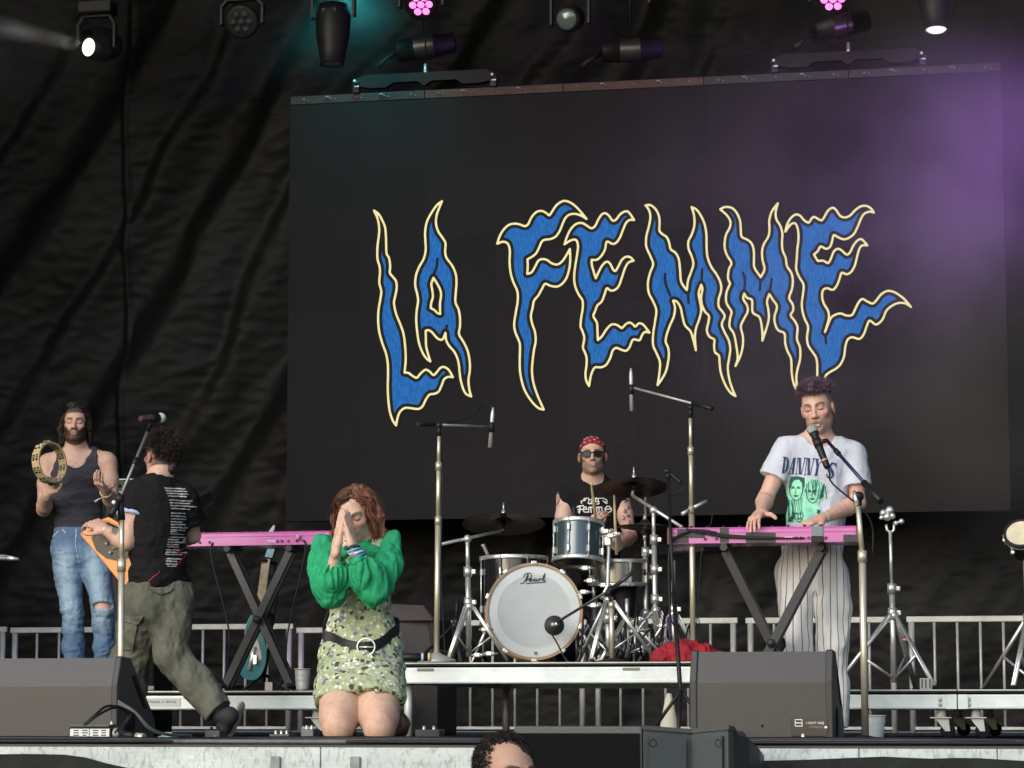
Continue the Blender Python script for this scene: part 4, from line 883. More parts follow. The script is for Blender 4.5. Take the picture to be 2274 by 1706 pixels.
def add_hand(S, wrist, dirv, back, tside, curl=(.5, .5, .6, .7), spread=.06, thumb=(.6, .75, -.3), tcurl=.4, sc=1.0, fk=.0045):
    d = Vector(dirv).normalized(); b = Vector(back); b = (b - d * b.dot(d)).normalized(); s = d.cross(b).normalized() * tside; w = Vector(wrist)
    tips = []
    S.cone(w - d * .02 * sc, w + d * .02 * sc, .026 * sc, .030 * sc, .012, flat=(b, .66))
    for i in range(4):
        off = (.0305 - .0205 * i) * sc; ln = (.094, .096, .091, .083)[i] * sc
        kn = w + d * ln + s * off
        S.cone(w + d * .018 * sc + s * off * .62, kn, .0155 * sc, .0118 * sc, .014)
        g = (d + s * (spread * (1.5 - i))).normalized(); c = curl[i]; p = kn; fl = (.96, 1.06, 1.0, .80)[i]; r = (.0090, .0092, .0088, .0078)[i] * sc
        a = 0.
        for j, (L, f) in enumerate(((.043, .40), (.027, .36), (.021, .24))):
            a += c * f; q = g * math.cos(a) - b * math.sin(a); p2 = p + q * (L * fl * sc)
            S.cone(p, p2, r, r * .9, fk); p = p2; r *= .9
        tips.append(p)
    base = w + d * .022 * sc + s * .024 * sc - b * .008 * sc; t = (d * thumb[0] + s * thumb[1] + b * thumb[2]).normalized()
    p = base + t * .044 * sc; S.cone(base, p, .0165 * sc, .0125 * sc, .012)
    q = (t * math.cos(tcurl) + (d * .5 - s * .86) * math.sin(tcurl)).normalized(); p2 = p + q * .032 * sc; S.cone(p, p2, .0118 * sc, .0105 * sc, fk)
    q2 = (q * math.cos(tcurl * .6) + (d * .4 - s * .9) * math.sin(tcurl * .6)).normalized(); S.cone(p2, p2 + q2 * .024 * sc, .0102 * sc, .0085 * sc, fk)
    return tips

# ------------------------------------------------------------------ hair
def strands(n, F, rootfn, stepfn, seg, length, rad, seed, cap=None, sides=3):
    """n locks: rootfn(rng) -> local root, local dir ; stepfn(p, d, t, rng_lock) -> new dir (local)"""
    rng = np.random.default_rng(seed); V = []; Fc = []; lock = []
    for q in range(n):
        p, d = rootfn(rng); p = Vector(p); d = Vector(d).normalized(); ph = rng.random(4) * 6.28; L = length * (.7 + .6 * rng.random()); pts = [p.copy()]
        for i in range(seg):
            d = stepfn(p, d, i / seg, ph).normalized(); p = p + d * (L / seg); pts.append(p.copy())
        b = len(V); r0 = rad * (.7 + .6 * rng.random())
        for i, p in enumerate(pts):
            t = (pts[min(i + 1, seg)] - pts[max(i - 1, 0)]); a, _, c = frame_of(t); r = r0 * (1 - .75 * (i / seg)**1.5)
            for k in range(sides):
                e = 2 * PI * k / sides; v = p + a * (math.cos(e) * r * 1.6) + c * (math.sin(e) * r); V.append(F.w(v.x, v.y, v.z)); lock.append((q, i / seg))
        for i in range(seg):
            for k in range(sides):
                z = (k + 1) % sides; Fc.append((b + i * sides + k, b + i * sides + z, b + (i + 1) * sides + z, b + (i + 1) * sides + k))
    return np.array([tuple(v) for v in V]), np.array(Fc), np.array(lock)
def hair_obj(name, parent, m, caps, locks, colfn):
    Ps, Qs, Cs = [], [], []; b = 0
    for P, Q, L in caps + locks:
        Ps.append(P); Qs.append(np.asarray(Q) + b); b += len(P); Cs.append(colfn(P, L))
    o = as_mesh(name, np.concatenate(Ps), np.concatenate(Qs), m, parent, smooth=True); set_col(o, np.concatenate(Cs)); return o
# ------------------------------------------------------------------ flat prints laid on a cloth or shell
def bvh_of(o):
    me = o.data; off = Vector(root_of(o).location) if o.parent else o.location
    vs_ = [v.co + off for v in me.vertices]; return BVHTree.FromPolygons(vs_, [tuple(p.vertices) for p in me.polygons])
def decal(name, parent, target, D_fn, box, step, m, off=.0025):
    """region D<0 of a drawing in photo pixels, cast onto the target surface"""
    gx, gy = np.arange(box[0], box[2], step), np.arange(box[1], box[3], step); P = np.stack(np.meshgrid(gx, gy), -1).reshape(-1, 2)
    V, F = iso_mesh(gx, gy, D_fn(P).reshape(len(gy), len(gx))); W = []; ok = []
    for x, y in V:
        r = ray(x, y).normalized(); h = target.ray_cast(CAM, r)
        if h[0] is None: W.append(Vector((0, 0, 0))); ok.append(False)
        else: W.append(h[0] + (h[1] if h[1].dot(r) < 0 else -h[1]) * off - r * .001); ok.append(True)
    F = [f for f in F if all(ok[i] for i in f)]
    if not F: return None
    used = sorted({i for f in F for i in f}); mp = {k: i for i, k in enumerate(used)}
    return as_mesh(name, [W[i] for i in used], [tuple(mp[i] for i in f) for f in F], m, parent, smooth=True)
def strokesD(strokes, w):
    def f(P):
        d = np.full(len(P), 1e9)
        for s in strokes:
            ww = w; pts = s
            if isinstance(s, tuple): pts, ww = s
            c = np.array(pts, float); d = np.minimum(d, seg_dist(P, c, False) - ww)
        return d
    return f
def polyD(polys):
    def f(P):
        d = np.full(len(P), 1e9)
        for c in polys:
            c = np.array(c, float); q = seg_dist(P, c); d = np.minimum(d, np.where(inside(P, c), -q, q))
        return d
    return f
M_skin = mat('skin', (.6, .4, .3), .52, vcol='Col', var=.13, scale=38, bump=.10, bscale=190, sss=.10, spec=.32)
M_hair = mat('hair', (.03, .02, .015), .5, vcol='Col', var=.25, scale=60, spec=.3)
def bounds(pts, m): a = np.array([tuple(p) for p in pts]); return a.min(0) - m, a.max(0) + m

def torso(S, pel, neck, fwd, sec, flat=.66, k=.03, clip=()):
    """sec: list of (t from pelvis to neck, half width)"""
    pts = [lerp(pel, neck, t) for t, r in sec]; S.chain(pts, [r for t, r in sec], k, flat=(fwd, flat), clip=clip)
def arm(S, sh, el, wr, sc=1., k=.02, b=1.):
    S.chain([sh, lerp(sh, el, .45), el], [.056 * sc * b, .049 * sc * b, .039 * sc], k)
    S.chain([el, lerp(el, wr, .28), wr], [.040 * sc, .042 * sc * b, .0255 * sc], k)
def leg(S, hip, kn, an, sc=1., k=.03):
    S.chain([hip, lerp(hip, kn, .4), kn], [.088 * sc, .078 * sc, .056 * sc], k); S.chain([kn, lerp(kn, an, .3), an], [.054 * sc, .057 * sc, .036 * sc], k)
def shoulders(S, neck, sl, sr, r=.052, k=.05, chin=None):
    S.cone(sl, sr, r, r, k)
    for q in (sl, sr): S.cone(neck + Vector((0, 0, .045)), lerp(neck, q, .8) + Vector((0, 0, .012)), .043, .040, k)
def shoe(S, an, toe, r=.042, k=.02):
    d = (Vector(toe) - Vector(an)); d.z = 0; d = d.normalized(); a = Vector(an)
    S.cone((a.x - d.x * .03, a.y - d.y * .03, toe[2] + r * .85), (toe[0], toe[1], toe[2] + r * .72), r, r * .75, k, clip=[((0, 0, toe[2] + .002), (0, 0, -1))]); S.cone(a, lerp(a, Vector(toe), .45), r * .9, r * .7, k, clip=[((0, 0, toe[2] + .002), (0, 0, -1))])
# ------------------------------------------------------------------ the singer at the keyboard, white printed T-shirt
def make_keyboardist():
    D0 = 14.05
    J = lambda px, py, dd=0.: at(px, py, D0 + dd)
    root = empty('person', onZ(1805, D0), 'person in white printed T-shirt and striped trousers playing the keyboard and singing', 'person')
    hf, hu = aim(math.radians(18), math.radians(-11), math.radians(7))
    F = Frame(J(1815, 905, -.03), hf, hu, 1.04)
    neck, pel = J(1818, 985, .03), J(1805, 1245, .06)
    sr, sl = J(1748, 1000, .02), J(1892, 1011, .04)                     # image left / image right
    er, wr = J(1700, 1107, .0), J(1690, 1138, -.24)
    el, wl = J(1905, 1117, .02), J(1826, 1152, -.20)
    hr, hl = J(1764, 1275, .06), J(1846, 1275, .06)
    kr, kl = J(1768, 1425, .0), J(1850, 1430, .02)
    ar, al = J(1776, 1598, .08), J(1853, 1598, .08)
    fwd = -Fh
    lo, hi = bounds([F.w(0, 0, .15), wr - Fh * .2, wl - Fh * .2, er, el, ar, al, sl + Rr * .1, sr - Rr * .1, Vector((al.x, al.y, .0)), pel + Fh * .2, kr - Fh * .25], .06)
    S = Sdf(lo, hi, .0046)
    torso(S, pel, neck, fwd, [(.0, .138), (.25, .122), (.5, .130), (.72, .138), (.85, .100)], .66)
    shoulders(S, neck, sl, sr); arm(S, sr, er, wr); arm(S, sl, el, wl)
    leg(S, hr, kr, ar); leg(S, hl, kl, al)
    for a, t in ((ar, J(1768, 1640, -.14)), (al, J(1852, 1640, -.16))): S.cone((a.x, a.y, .05), (t.x, t.y, .035), .036, .03, .02)
    S.cone(lerp(neck, F.c, -.15), F.w(0, -.022, -.065), .062, .056, .03); add_head(S, F, 1.0, 1.05, mouth_open=1.0)
    ta = add_hand(S, wr, J(1668, 1158, -.36) - wr, Vector((-.25, 0, 1)), -1, (.75, .8, .85, .8), .08, (.35, .9, -.25), .35)
    tb = add_hand(S, wl, J(1786, 1164, -.26) - wl, Vector((0, -.25, 1)), -1, (.5, .55, .6, .6), .07, (.7, .6, -.3), .3)
    P, Q = S.mesh()
    C = face_col(P, F, (.56, .355, .275), brow=(.10, .06, .045), beard=.22, beardcol=(.2, .12, .1), scalp=.75, scalpcol=(.13, .085, .075), mouth_open=1.0)
    tip = (np.abs(P - np.array(F.c)).max(1) > .2) & (fbm(P, 9, 2, 3) > .1); C[tip] *= np.array([1.0, .94, .92])
    sdf_obj('body', P, Q, M_skin, root, C)
    # T-shirt
    T = Sdf(*bounds([sr - Rr * .16, sl + Rr * .14, neck, pel - Vector((0, 0, .1)), pel - Fh * .22, pel + Fh * .22, er, el], .03), .0052)
    hemz = J(1805, 1202).z; ch = [((0, 0, hemz), (0, 0, -1))]
    torso(T, pel, neck, fwd, [(-.05, .150), (.15, .145), (.4, .145), (.62, .152), (.78, .146), (.88, .106)], .70, .03, ch)
    T.cone(sr, sl, .066, .066, .06, clip=ch)
    for q in (sr, sl): T.cone(neck + Vector((0, 0, .03)), lerp(neck, q, .8) + Vector((0, 0, .018)), .052, .048, .05)
    for s_, e_, t_, r1 in ((sr, er, .58, .083), (sl, el, .64, .083)):
        d = (e_ - s_).normalized(); e2 = lerp(s_, e_, t_ + .2); c = lerp(s_, e_, t_)
        T.cone(s_, e2, .074, r1, .03, flat=(Fh, .92), clip=[(c, d)])
        T.cone(lerp(s_, e_, t_ - .085), e2, r1 * .93, r1 * 1.03, .004, flat=(Fh, .92), clip=[(c, d), (lerp(s_, e_, t_ - .085), -d)])   # rolled cuff
    nb = neck + fwd * .045 + Vector((0, 0, .055)); T.ell(nb, (.082, .098, .085), (Rr, Fh, Vector((0, 0, 1))), .006, True)
    P, Q = T.mesh(); u = (P - np.array(pel)) @ np.array(Rr)
    P = wrinkle(P, Q, .022, 6., (1, 1, .55), 5, mask=.35 + .65 * sm(1.45, 1.1, P[:, 2])); P = wrinkle(P, Q, .006, 15., (1, 1, .6), 8)
    P = relax(P, Q, 1)
    sh = sdf_obj('t_shirt', P, Q, mat('white_cotton', (.49, .52, .585), .85, var=.05, scale=8, bump=.12, bscale=120, sheen=.1), root)
    B = bvh_of(sh)
    K = lambda pts: [(1640 + x / 4.147, 820 + y / 4.147) for x, y in pts]
    M_navy = mat('navy_print', (.012, .03, .11), .7, var=.2, scale=40)
    # DANNY'S in tall condensed italic capitals with hairline serifs
    def stem(x0, y0, x1, y1, w): return K([(x0 - w, y0), (x0 + w, y0), (x1 + w, y1), (x1 - w, y1)])
    def hair_(x0, y0, x1, y1, w=3.2): return stem(x0, y0, x1, y1, w)
    def bar(x0, x1, y, w=4): return K([(x0, y - w), (x1, y - w), (x1, y + w), (x0, y + w)])
    L = []
    L += [stem(426, 812, 408, 955, 9), bar(405, 440, 812), bar(396, 425, 955), K([(436, 810), (455, 818), (462, 850), (457, 900), (440, 940), (418, 957), (428, 935), (440, 895), (444, 850), (440, 825)])]
    L += [hair_(508, 815, 462, 960), stem(515, 815, 498, 962, 9), bar(470, 500, 915, 3), bar(452, 475, 962), bar(484, 515, 963)]
    L += [stem(566, 818, 566, 970, 11), hair_(548, 820, 532, 966), hair_(612, 820, 580, 970), bar(538, 575, 818), bar(598, 622, 818), bar(522, 545, 968)]
    L += [stem(648, 822, 645, 975, 11), hair_(630, 824, 612, 972), hair_(694, 824, 660, 975), bar(618, 656, 822), bar(682, 704, 824), bar(602, 624, 973)]
    L += [stem(722, 828, 726, 895, 11), hair_(770, 832, 728, 900), stem(728, 890, 714, 976, 10), bar(706, 740, 828), bar(758, 782, 832), bar(698, 734, 977)]
    L += [K([(800, 836), (814, 838), (800, 868), (795, 866)])]
    L += [K([(896, 862), (900, 900), (890, 898), (882, 878), (864, 874), (850, 890), (856, 915), (876, 945), (878, 975), (862, 1002), (838, 1008), (812, 998), (806, 962), (816, 964), (824, 990), (842, 996), (856, 984), (856, 964), (836, 930), (832, 900), (842, 872), (862, 858), (884, 868)])]
    decal('lettering', root, B, polyD(L), (1730, 1005, 1865, 1068), .6, M_navy)
    # portrait print: pale green figures drawn in dark green
    M_pg = mat('pale_green_print', (.26, .66, .46), .75, var=.25, scale=25); M_dg = mat('dark_green_print', (.012, .07, .06), .75, var=.2, scale=30)
    blob = [K([(400, 1120), (440, 1150), (470, 1010), (600, 1010), (640, 1015), (720, 1010), (795, 1060), (812, 1120), (800, 1180), (740, 1225), (752, 1310), (735, 1330), (700, 1330), (600, 1405), (400, 1402)])]
    decal('print_ground', root, B, polyD(blob), (1730, 1055, 1842, 1165), .8, M_pg, .002)
    dk = [K([(472, 1090), (468, 1030), (480, 990), (540, 985), (610, 1000), (612, 1060), (590, 1110), (588, 1050), (560, 1018), (520, 1020), (495, 1050), (484, 1095)]),
          K([(455, 1405), (470, 1370), (500, 1345), (505, 1405)]), K([(720, 1330), (725, 1290), (752, 1300), (752, 1320)])]
    for q_ in dk: decal('print_dark', root, B, polyD([q_]), (1730, 1050, 1842, 1165), .8, M_dg, .0035)
    ST = []
    def face(cx, cy, s):
        for q in (-1, 1):
            ST.append((K([(cx + q * 12 * s, cy - 14 * s), (cx + q * 40 * s, cy - 16 * s)]), .9)); ST.append((K([(cx + q * 14 * s, cy - 2 * s), (cx + q * 26 * s, cy - 6 * s), (cx + q * 38 * s, cy + 0 * s)]), 1.0))
        ST.append((K([(cx + 3 * s, cy), (cx - 6 * s, cy + 38 * s), (cx + 8 * s, cy + 42 * s)]), .55)); ST.append((K([(cx - 18 * s, cy + 66 * s), (cx, cy + 60 * s), (cx + 20 * s, cy + 66 * s), (cx, cy + 74 * s), (cx - 18 * s, cy + 66 * s)]), .9))
        ST.append((K([(cx - 56 * s, cy - 20 * s), (cx - 52 * s, cy + 50 * s), (cx - 22 * s, cy + 100 * s), (cx + 8 * s, cy + 110 * s), (cx + 40 * s, cy + 90 * s), (cx + 62 * s, cy + 30 * s), (cx + 62 * s, cy - 25 * s)]), .8))
    face(530, 1100, 1.0); face(678, 1130, .95); face(556, 1335, .65)
    rr = random.Random(4)
    for a in range(22):
        t = a / 21; x = 600 + 200 * t; ST.append((K([(x, 1080 - 60 * math.sin(PI * t)), (x + rr.uniform(-10, 14), 1050 - 50 * math.sin(PI * t) + 55), (x + rr.uniform(-22, 30), 1120 + 70 * t)]), .7) if a % 2 else (K([(790 - 25 * t, 1060 + 130 * t), (770 - 30 * t, 1090 + 110 * t)]), .8))
    for a in range(12): x = 410 + a * 16; ST.append((K([(x, 1200 + rr.uniform(-30, 30)), (x + rr.uniform(-14, 14), 1290), (x + rr.uniform(-18, 10), 1380)]), .7))
    decal('print_lines', root, B, strokesD(ST, .7), (1730, 1050, 1842, 1165), .7, M_dg, .004)
    # trousers: loose, white with thin navy stripes
    lo2, hi2 = bounds([hr - Rr * .2, hl + Rr * .2, pel + Vector((0, 0, .12)), Vector((ar.x, ar.y, .02)), Vector((al.x, al.y, .02)), pel - Fh * .2, pel + Fh * .2, al + Fh * .15], .04)
    L2 = Sdf(lo2, hi2, .0052); top = pel.z + .10; ct = [((0, 0, top), (0, 0, 1))]
    L2.cone(pel + Vector((0, 0, .15)), pel - Vector((0, 0, .06)), .148, .156, .03, flat=(fwd, .74), clip=ct)
    for h_, k_, a_ in ((hr, kr, ar), (hl, kl, al)):
        cz = [((0, 0, .065), (0, 0, -1))]
        L2.chain([h_, lerp(h_, k_, .5), k_], [.096, .087, .074], .03); L2.chain([k_, lerp(k_, a_, .5), lerp(k_, a_, 1.1)], [.076, .072, .068], .03, clip=cz)
    P, Q = L2.mesh(); x = (P - np.array(pel)) @ np.array(Rr); zz = P[:, 2]
    P0 = P.copy(); P = wrinkle(P, Q, .014, 7., (1, 1, .8), 31, mask=.3 + .7 * gau((zz - kr.z)**2, .18)); P = wrinkle(P, Q, .022, 5., (1.4, 1, .3), 33); P = relax(P, Q, 1)
    cl = np.where(x < .5 * ((hr + hl) / 2 - pel).dot(Rr) - .0, -1, 1)
    cen = [lambda z: 0, ]
    def legx(h_, k_, a_): return np.interp(zz, [a_.z, k_.z, h_.z], [(q - pel).dot(Rr) for q in (a_, k_, h_)])
    xr, xl = legx(hr, kr, ar), legx(hl, kl, al); near_r = np.abs(x - xr) < np.abs(x - xl); xc = np.where(near_r, xr, xl); yl = (P0 - np.array(pel)) @ np.array(Fh)
    ang = np.arctan2(x - xc, -yl + .02); stripe = ang / (2 * PI) * 22
    fr = np.abs((stripe % 1) - .5)
    at_ = mat('stripe_cotton', (.66, .67, .66), .8)
    tr = sdf_obj('trousers', P, Q, mat('striped_cotton', (.6, .6, .6), .8, vcol='Col', var=.06, scale=10, bump=.1, bscale=120), root, np.where((fr > 2)[:, None], (.02, .03, .07), np.tile((.69, .68, .65), (len(P), 1))))
    # stripes as a shader on a stored angle
    a2 = tr.data.attributes.new('stripe', 'FLOAT', 'POINT'); a2.data.foreach_set('value', stripe.astype(np.float32))
    m_ = tr.data.materials[0]; n_, l_ = m_.node_tree.nodes, m_.node_tree.links; b_ = n_['Principled BSDF']
    av = n_.new('ShaderNodeAttribute'); av.attribute_name = 'stripe'; fr_ = n_.new('ShaderNodeMath'); fr_.operation = 'FRACT'; l_.new(av.outputs['Fac'], fr_.inputs[0])
    cm = n_.new('ShaderNodeMath'); cm.operation = 'COMPARE'; l_.new(fr_.outputs[0], cm.inputs[0]); cm.inputs[1].default_value = .5; cm.inputs[2].default_value = .06
    mx = n_.new('ShaderNodeMix'); mx.data_type = 'RGBA'; l_.new(cm.outputs[0], mx.inputs[0]); src = b_.inputs['Base Color'].links[0].from_socket
    l_.new(src, mx.inputs[6]); mx.inputs[7].default_value = (.055, .065, .11, 1); l_.new(mx.outputs[2], b_.inputs['Base Color'])
    # shoes
    H = Sdf(*bounds([Vector((ar.x, ar.y, 0)), Vector((al.x, al.y, .1)), J(1768, 1640, -.2), J(1852, 1640, -.2)], .1), .006)
    for a, px in ((ar, 1768), (al, 1852)): t = onZ(px, D0 - .15); shoe(H, Vector((a.x, a.y, .09)), (t.x, t.y, 0.))
    P, Q = H.mesh(); sdf_obj('shoes', P, Q, mat('white_sneaker', (.55, .55, .52), .6, var=.1), root)
    # hair: short curls on top, faded sides, purple tint
    HC = Sdf(*bounds([F.w(-.1, -.12, 0), F.w(.1, .12, .2)], .04), .005)
    HC.ell(F.w(0, -.015, .068), [.080, .102, .061], F.ax, .02); HC.ell(F.w(.0, .045, .092), [.060, .046, .034], F.ax, .02); HC.ell(F.w(.022, .078, .080), [.022, .016, .026], F.ax, .015); HC.cut(F.w(0, .0, .058), F.f * .22 - F.u, .02)
    P, Q = HC.mesh(); P = wrinkle(P, Q, .016, 30., seed=4, ridged=False); caps = [(P, Q, None)]
    def rootf(r):
        a = r.random() * 6.28; q = math.sqrt(r.random()); x, y = .078 * q * math.cos(a), -.008 + .104 * q * math.sin(a); z = .068 + .056 * math.sqrt(max(0, 1 - q * q)); n = Vector((x * 1.2, (y + .012) * .9, .06)); return (x, y, z), n
    def step(p, d, t, ph): return d + Vector((math.sin(9 * t * 2 + ph[0]), math.cos(9 * t * 2 + ph[1]), math.sin(7 * t * 2 + ph[2]) * .8)) * .75
    locks = [strands(2200, F, rootf, step, 7, .034, .0016, 5)]
    def colf(P, L):
        n = len(P); base = np.array((.10, .066, .092)); v = .55 + .9 * (.5 + .5 * fbm(P, 40, 2, 3)); c = base * v[:, None]
        if L is not None: c = c * (.6 + .9 * (L[:, :1] * .618 % 1)) * (.7 + .7 * L[:, 1:])
        return c
    hair_obj('hair', root, M_hair, caps, locks, colf)
    # wristband and ring
    m = MB(); d = (wl - el).normalized(); m.tube([wl - d * .02, wl - d * .005], .0335, 18, False); m.build('wristband', mat('pale_green_band', (.45, .62, .42), .6), root)
    return root, F
KEYB, FK = make_keyboardist()
# ------------------------------------------------------------------ the kneeling singer in the green floral dress
def make_singer():
    D0 = 12.12
    J = lambda px, py, dd=0.: at(px, py, D0 + dd)
    root = empty('person', onZ(797, 11.95), 'person in green floral dress kneeling with hands pressed together before the face', 'person')
    hf, hu = aim(math.radians(14), math.radians(-20), math.radians(3))
    F = Frame(J(789, 1142, .0), hf, hu, .955)
    neck, pel = J(799, 1216, .05), J(803, 1452, .12)
    sr, sl = J(729, 1226, .04), J(862, 1218, .06)
    er, wr = J(734, 1312, -.15), J(747, 1218, -.24)
    el, wl = J(833, 1308, -.15), J(784, 1217, -.24)
    hr, hl = J(768, 1455, .10), J(838, 1455, .10)
    kr, kl = onZ(751, D0 - .26, .070), onZ(842, D0 - .27, .070)
    ar, al = onZ(762, D0 + .12, .055), onZ(852, D0 + .14, .055)
    fwd = -Fh
    lo, hi = bounds([F.w(0, 0, .14), F.w(0, -.1, 0), sr - Rr * .1, sl + Rr * .1, kr - Fh * .1, kl - Fh * .1, kr - Rr * .12, kl + Rr * .12, Vector((kr.x, kr.y, 0)), ar + Fh * .22, al + Fh * .22], .05)
    S = Sdf(lo, hi, .0044)
    torso(S, pel, neck, fwd, [(.0, .128), (.28, .102), (.5, .104), (.72, .108), (.86, .080)], .68)
    shoulders(S, neck, sl, sr, .042); arm(S, sr, er, wr, .82); arm(S, sl, el, wl, .82)
    for h_, k_, a_ in ((hr, kr, ar), (hl, kl, al)):
        S.chain([h_, lerp(h_, k_, .5), lerp(h_, k_, .86), k_], [.096, .099, .088, .068], .008); S.ell(k_ - Fh * .012 + Vector((0, 0, .030)), (.050, .050, .058), None, .03)
        S.chain([k_, lerp(k_, a_, .35), a_], [.058, .060, .036], .025, )
    S.cone(lerp(neck, F.c, -.2), F.w(0, -.02, -.065), .052, .047, .03); add_head(S, F, .92, .9, fem=1)
    add_hand(S, wr, J(761, 1121, -.19) - wr, -Rr * .92 - Fh * .40, -1, (.06, .04, .06, .10), .045, (.75, .55, -.05), .1, .96, .0020)
    add_hand(S, wl, J(766, 1119, -.19) - wl, Rr * .92 - Fh * .40, 1, (.06, .04, .06, .10), .045, (.75, .55, -.05), .1, .96, .0020)
    P, Q = S.mesh(); P = relax(P, Q, 1, .3)
    C = face_col(P, F, (.56, .365, .265), brow=(.06, .035, .025), lip=(.40, .16, .14))
    def nearseg(a, b): a, b = np.array(a), np.array(b); e = b - a; tt = np.clip(((P - a) @ e) / (e @ e), -.3, 1.4); return np.linalg.norm(P - a - tt[:, None] * e, axis=1)
    hd = np.minimum(nearseg(wr, J(761, 1121, -.19)), nearseg(wl, J(766, 1119, -.19))) < .040; C[hd] = (.57, .37, .27)
    kn = np.minimum(((P - np.array(kr))**2).sum(1), ((P - np.array(kl))**2).sum(1)); m = (gau(kn, .06) * .55 * (.6 + .6 * fbm(P, 14, 2, 4)))[:, None]; m = np.clip(m, 0, 1); C = C * (1 - m) + np.array((.50, .24, .16)) * m
    C *= (1 + .05 * fbm(P, 7, 2, 8))[:, None]
    body = sdf_obj('body', P, Q, M_skin, root, C)
    # dress: bodice and short skirt
    tdir = (lerp(kr, kl, .5) - lerp(hr, hl, .5)).normalized()
    T = Sdf(*bounds([sr - Rr * .12, sl + Rr * .12, neck, pel - Fh * .32, pel + Fh * .25, pel - Vector((0, 0, .30)), pel - Rr * .26, pel + Rr * .26], .03), .005)
    hp = J(797, 1541, -.20); ch = [(hp, (tdir + Vector((0, 0, -.55))).normalized())]
    torso(T, pel, neck, fwd, [(.22, .134), (.32, .128), (.5, .127), (.72, .130), (.84, .098)], .76, .03)
    T.cone(sr, sl, .058, .058, .05)
    for q in (sr, sl): T.cone(neck + Vector((0, 0, .02)), lerp(neck, q, .8) + Vector((0, 0, .016)), .048, .046, .04)
    T.chain([lerp(pel, neck, .30), lerp(pel, neck, .16), pel, pel + tdir * .12], [.126, .146, .156, .166], .04, flat=(fwd, .74))
    for h_, k_ in ((hr, kr), (hl, kl)): T.chain([h_ + Vector((0, 0, .03)), lerp(h_, k_, .55), lerp(h_, k_, 1.0)], [.106, .107, .102], .06, clip=ch)
    T.cone(lerp(hr, hl, .5) - Fh * .04, lerp(kr, kl, .5) + Vector((0, 0, .07)), .10, .085, .05, clip=ch)
    T.cone(lerp(hl, kl, .45) + Rr * .035 + Fh * .05, hl + tdir * .36 + Rr * .06 + Fh * .07, .075, .045, .03)           # flared corner
    for p_, n_ in ch: T.cut(p_ + Fh * .0, n_ * 1.0, .003, lo=np.array(pel) - np.array((.30, .55, .45)), hi=np.array(pel) + np.array((.13, .04, .0)))
    T.ell(neck + fwd * .03 + Vector((0, 0, .07)), (.060, .066, .062), (Rr, Fh, Vector((0, 0, 1))), .006, True)
    P, Q = T.mesh(); zz = P[:, 2]; wz = lerp(pel, neck, .27).z
    P = wrinkle(P, Q, .022, 7.5, (.8, .8, 1.7), 3, mask=.35 + .8 * gau((zz - wz)**2, .06) + .5 * gau((zz - pel.z + .04)**2, .07)); P = wrinkle(P, Q, .007, 17., (1, 1, 1.3), 6); P = relax(P, Q, 1)
    M_floral = mat('floral_cotton', (.33, .37, .20), .8, bump=.1, bscale=120)
    n_, l_ = M_floral.node_tree.nodes, M_floral.node_tree.links; b_ = n_['Principled BSDF']; tc = n_.new('ShaderNodeTexCoord')
    ns = n_.new('ShaderNodeTexNoise'); ns.inputs['Scale'].default_value = 60; l_.new(tc.outputs['Object'], ns.inputs['Vector'])
    wm = n_.new('ShaderNodeMix'); wm.data_type = 'RGBA'; wm.inputs[0].default_value = .012; l_.new(tc.outputs['Object'], wm.inputs[6]); l_.new(ns.outputs['Color'], wm.inputs[7])
    prev = None
    for sc_, th, cols in ((46, .50, [(.30, .36, .19), (.04, .075, .045), (.30, .36, .19), (.05, .055, .035), (.12, .16, .22), (.30, .36, .19)]), (56, .42, [(.33, .37, .2), (.62, .62, .50), (.33, .37, .2), (.68, .66, .52), (.33, .37, .2)])):
        v = n_.new('ShaderNodeTexVoronoi'); v.inputs['Scale'].default_value = sc_; l_.new(wm.outputs[2], v.inputs['Vector'])
        lt = n_.new('ShaderNodeMath'); lt.operation = 'LESS_THAN'; l_.new(v.outputs['Distance'], lt.inputs[0]); lt.inputs[1].default_value = th
        sx = n_.new('ShaderNodeSeparateColor'); l_.new(v.outputs['Color'], sx.inputs[0]); r = n_.new('ShaderNodeValToRGB'); r.color_ramp.interpolation = 'CONSTANT'
        while len(r.color_ramp.elements) < len(cols): r.color_ramp.elements.new(.5)
        for i, c in enumerate(cols): r.color_ramp.elements[i].position = i / len(cols); r.color_ramp.elements[i].color = (*c, 1)
        l_.new(sx.outputs[0], r.inputs[0])
        # cells that drew the ground colour leave what is below
        mx = n_.new('ShaderNodeMix'); mx.data_type = 'RGBA'; l_.new(lt.outputs[0], mx.inputs[0])
        if prev: 
            g2 = n_.new('ShaderNodeMath'); g2.operation = 'GREATER_THAN'; sg = n_.new('ShaderNodeSeparateColor'); l_.new(r.outputs[0], sg.inputs[0]); l_.new(sg.outputs[0], g2.inputs[0]); g2.inputs[1].default_value = .5
            ml = n_.new('ShaderNodeMath'); ml.operation = 'MULTIPLY'; l_.new(lt.outputs[0], ml.inputs[0]); l_.new(g2.outputs[0], ml.inputs[1]); l_.new(ml.outputs[0], mx.inputs[0]); l_.new(prev, mx.inputs[6])
        else: mx.inputs[6].default_value = (.37, .40, .25, 1)
        l_.new(r.outputs[0], mx.inputs[7]); prev = mx.outputs[2]
    l_.new(prev, b_.inputs['Base Color'])
    dress = sdf_obj('dress', P, Q, M_floral, root); DB = bvh_of(dress)
    # emerald puff sleeves, collar
    M_green = mat('emerald_cotton', (.022, .29, .125), .8, var=.18, scale=18, bump=.12, bscale=90, spec=.2)
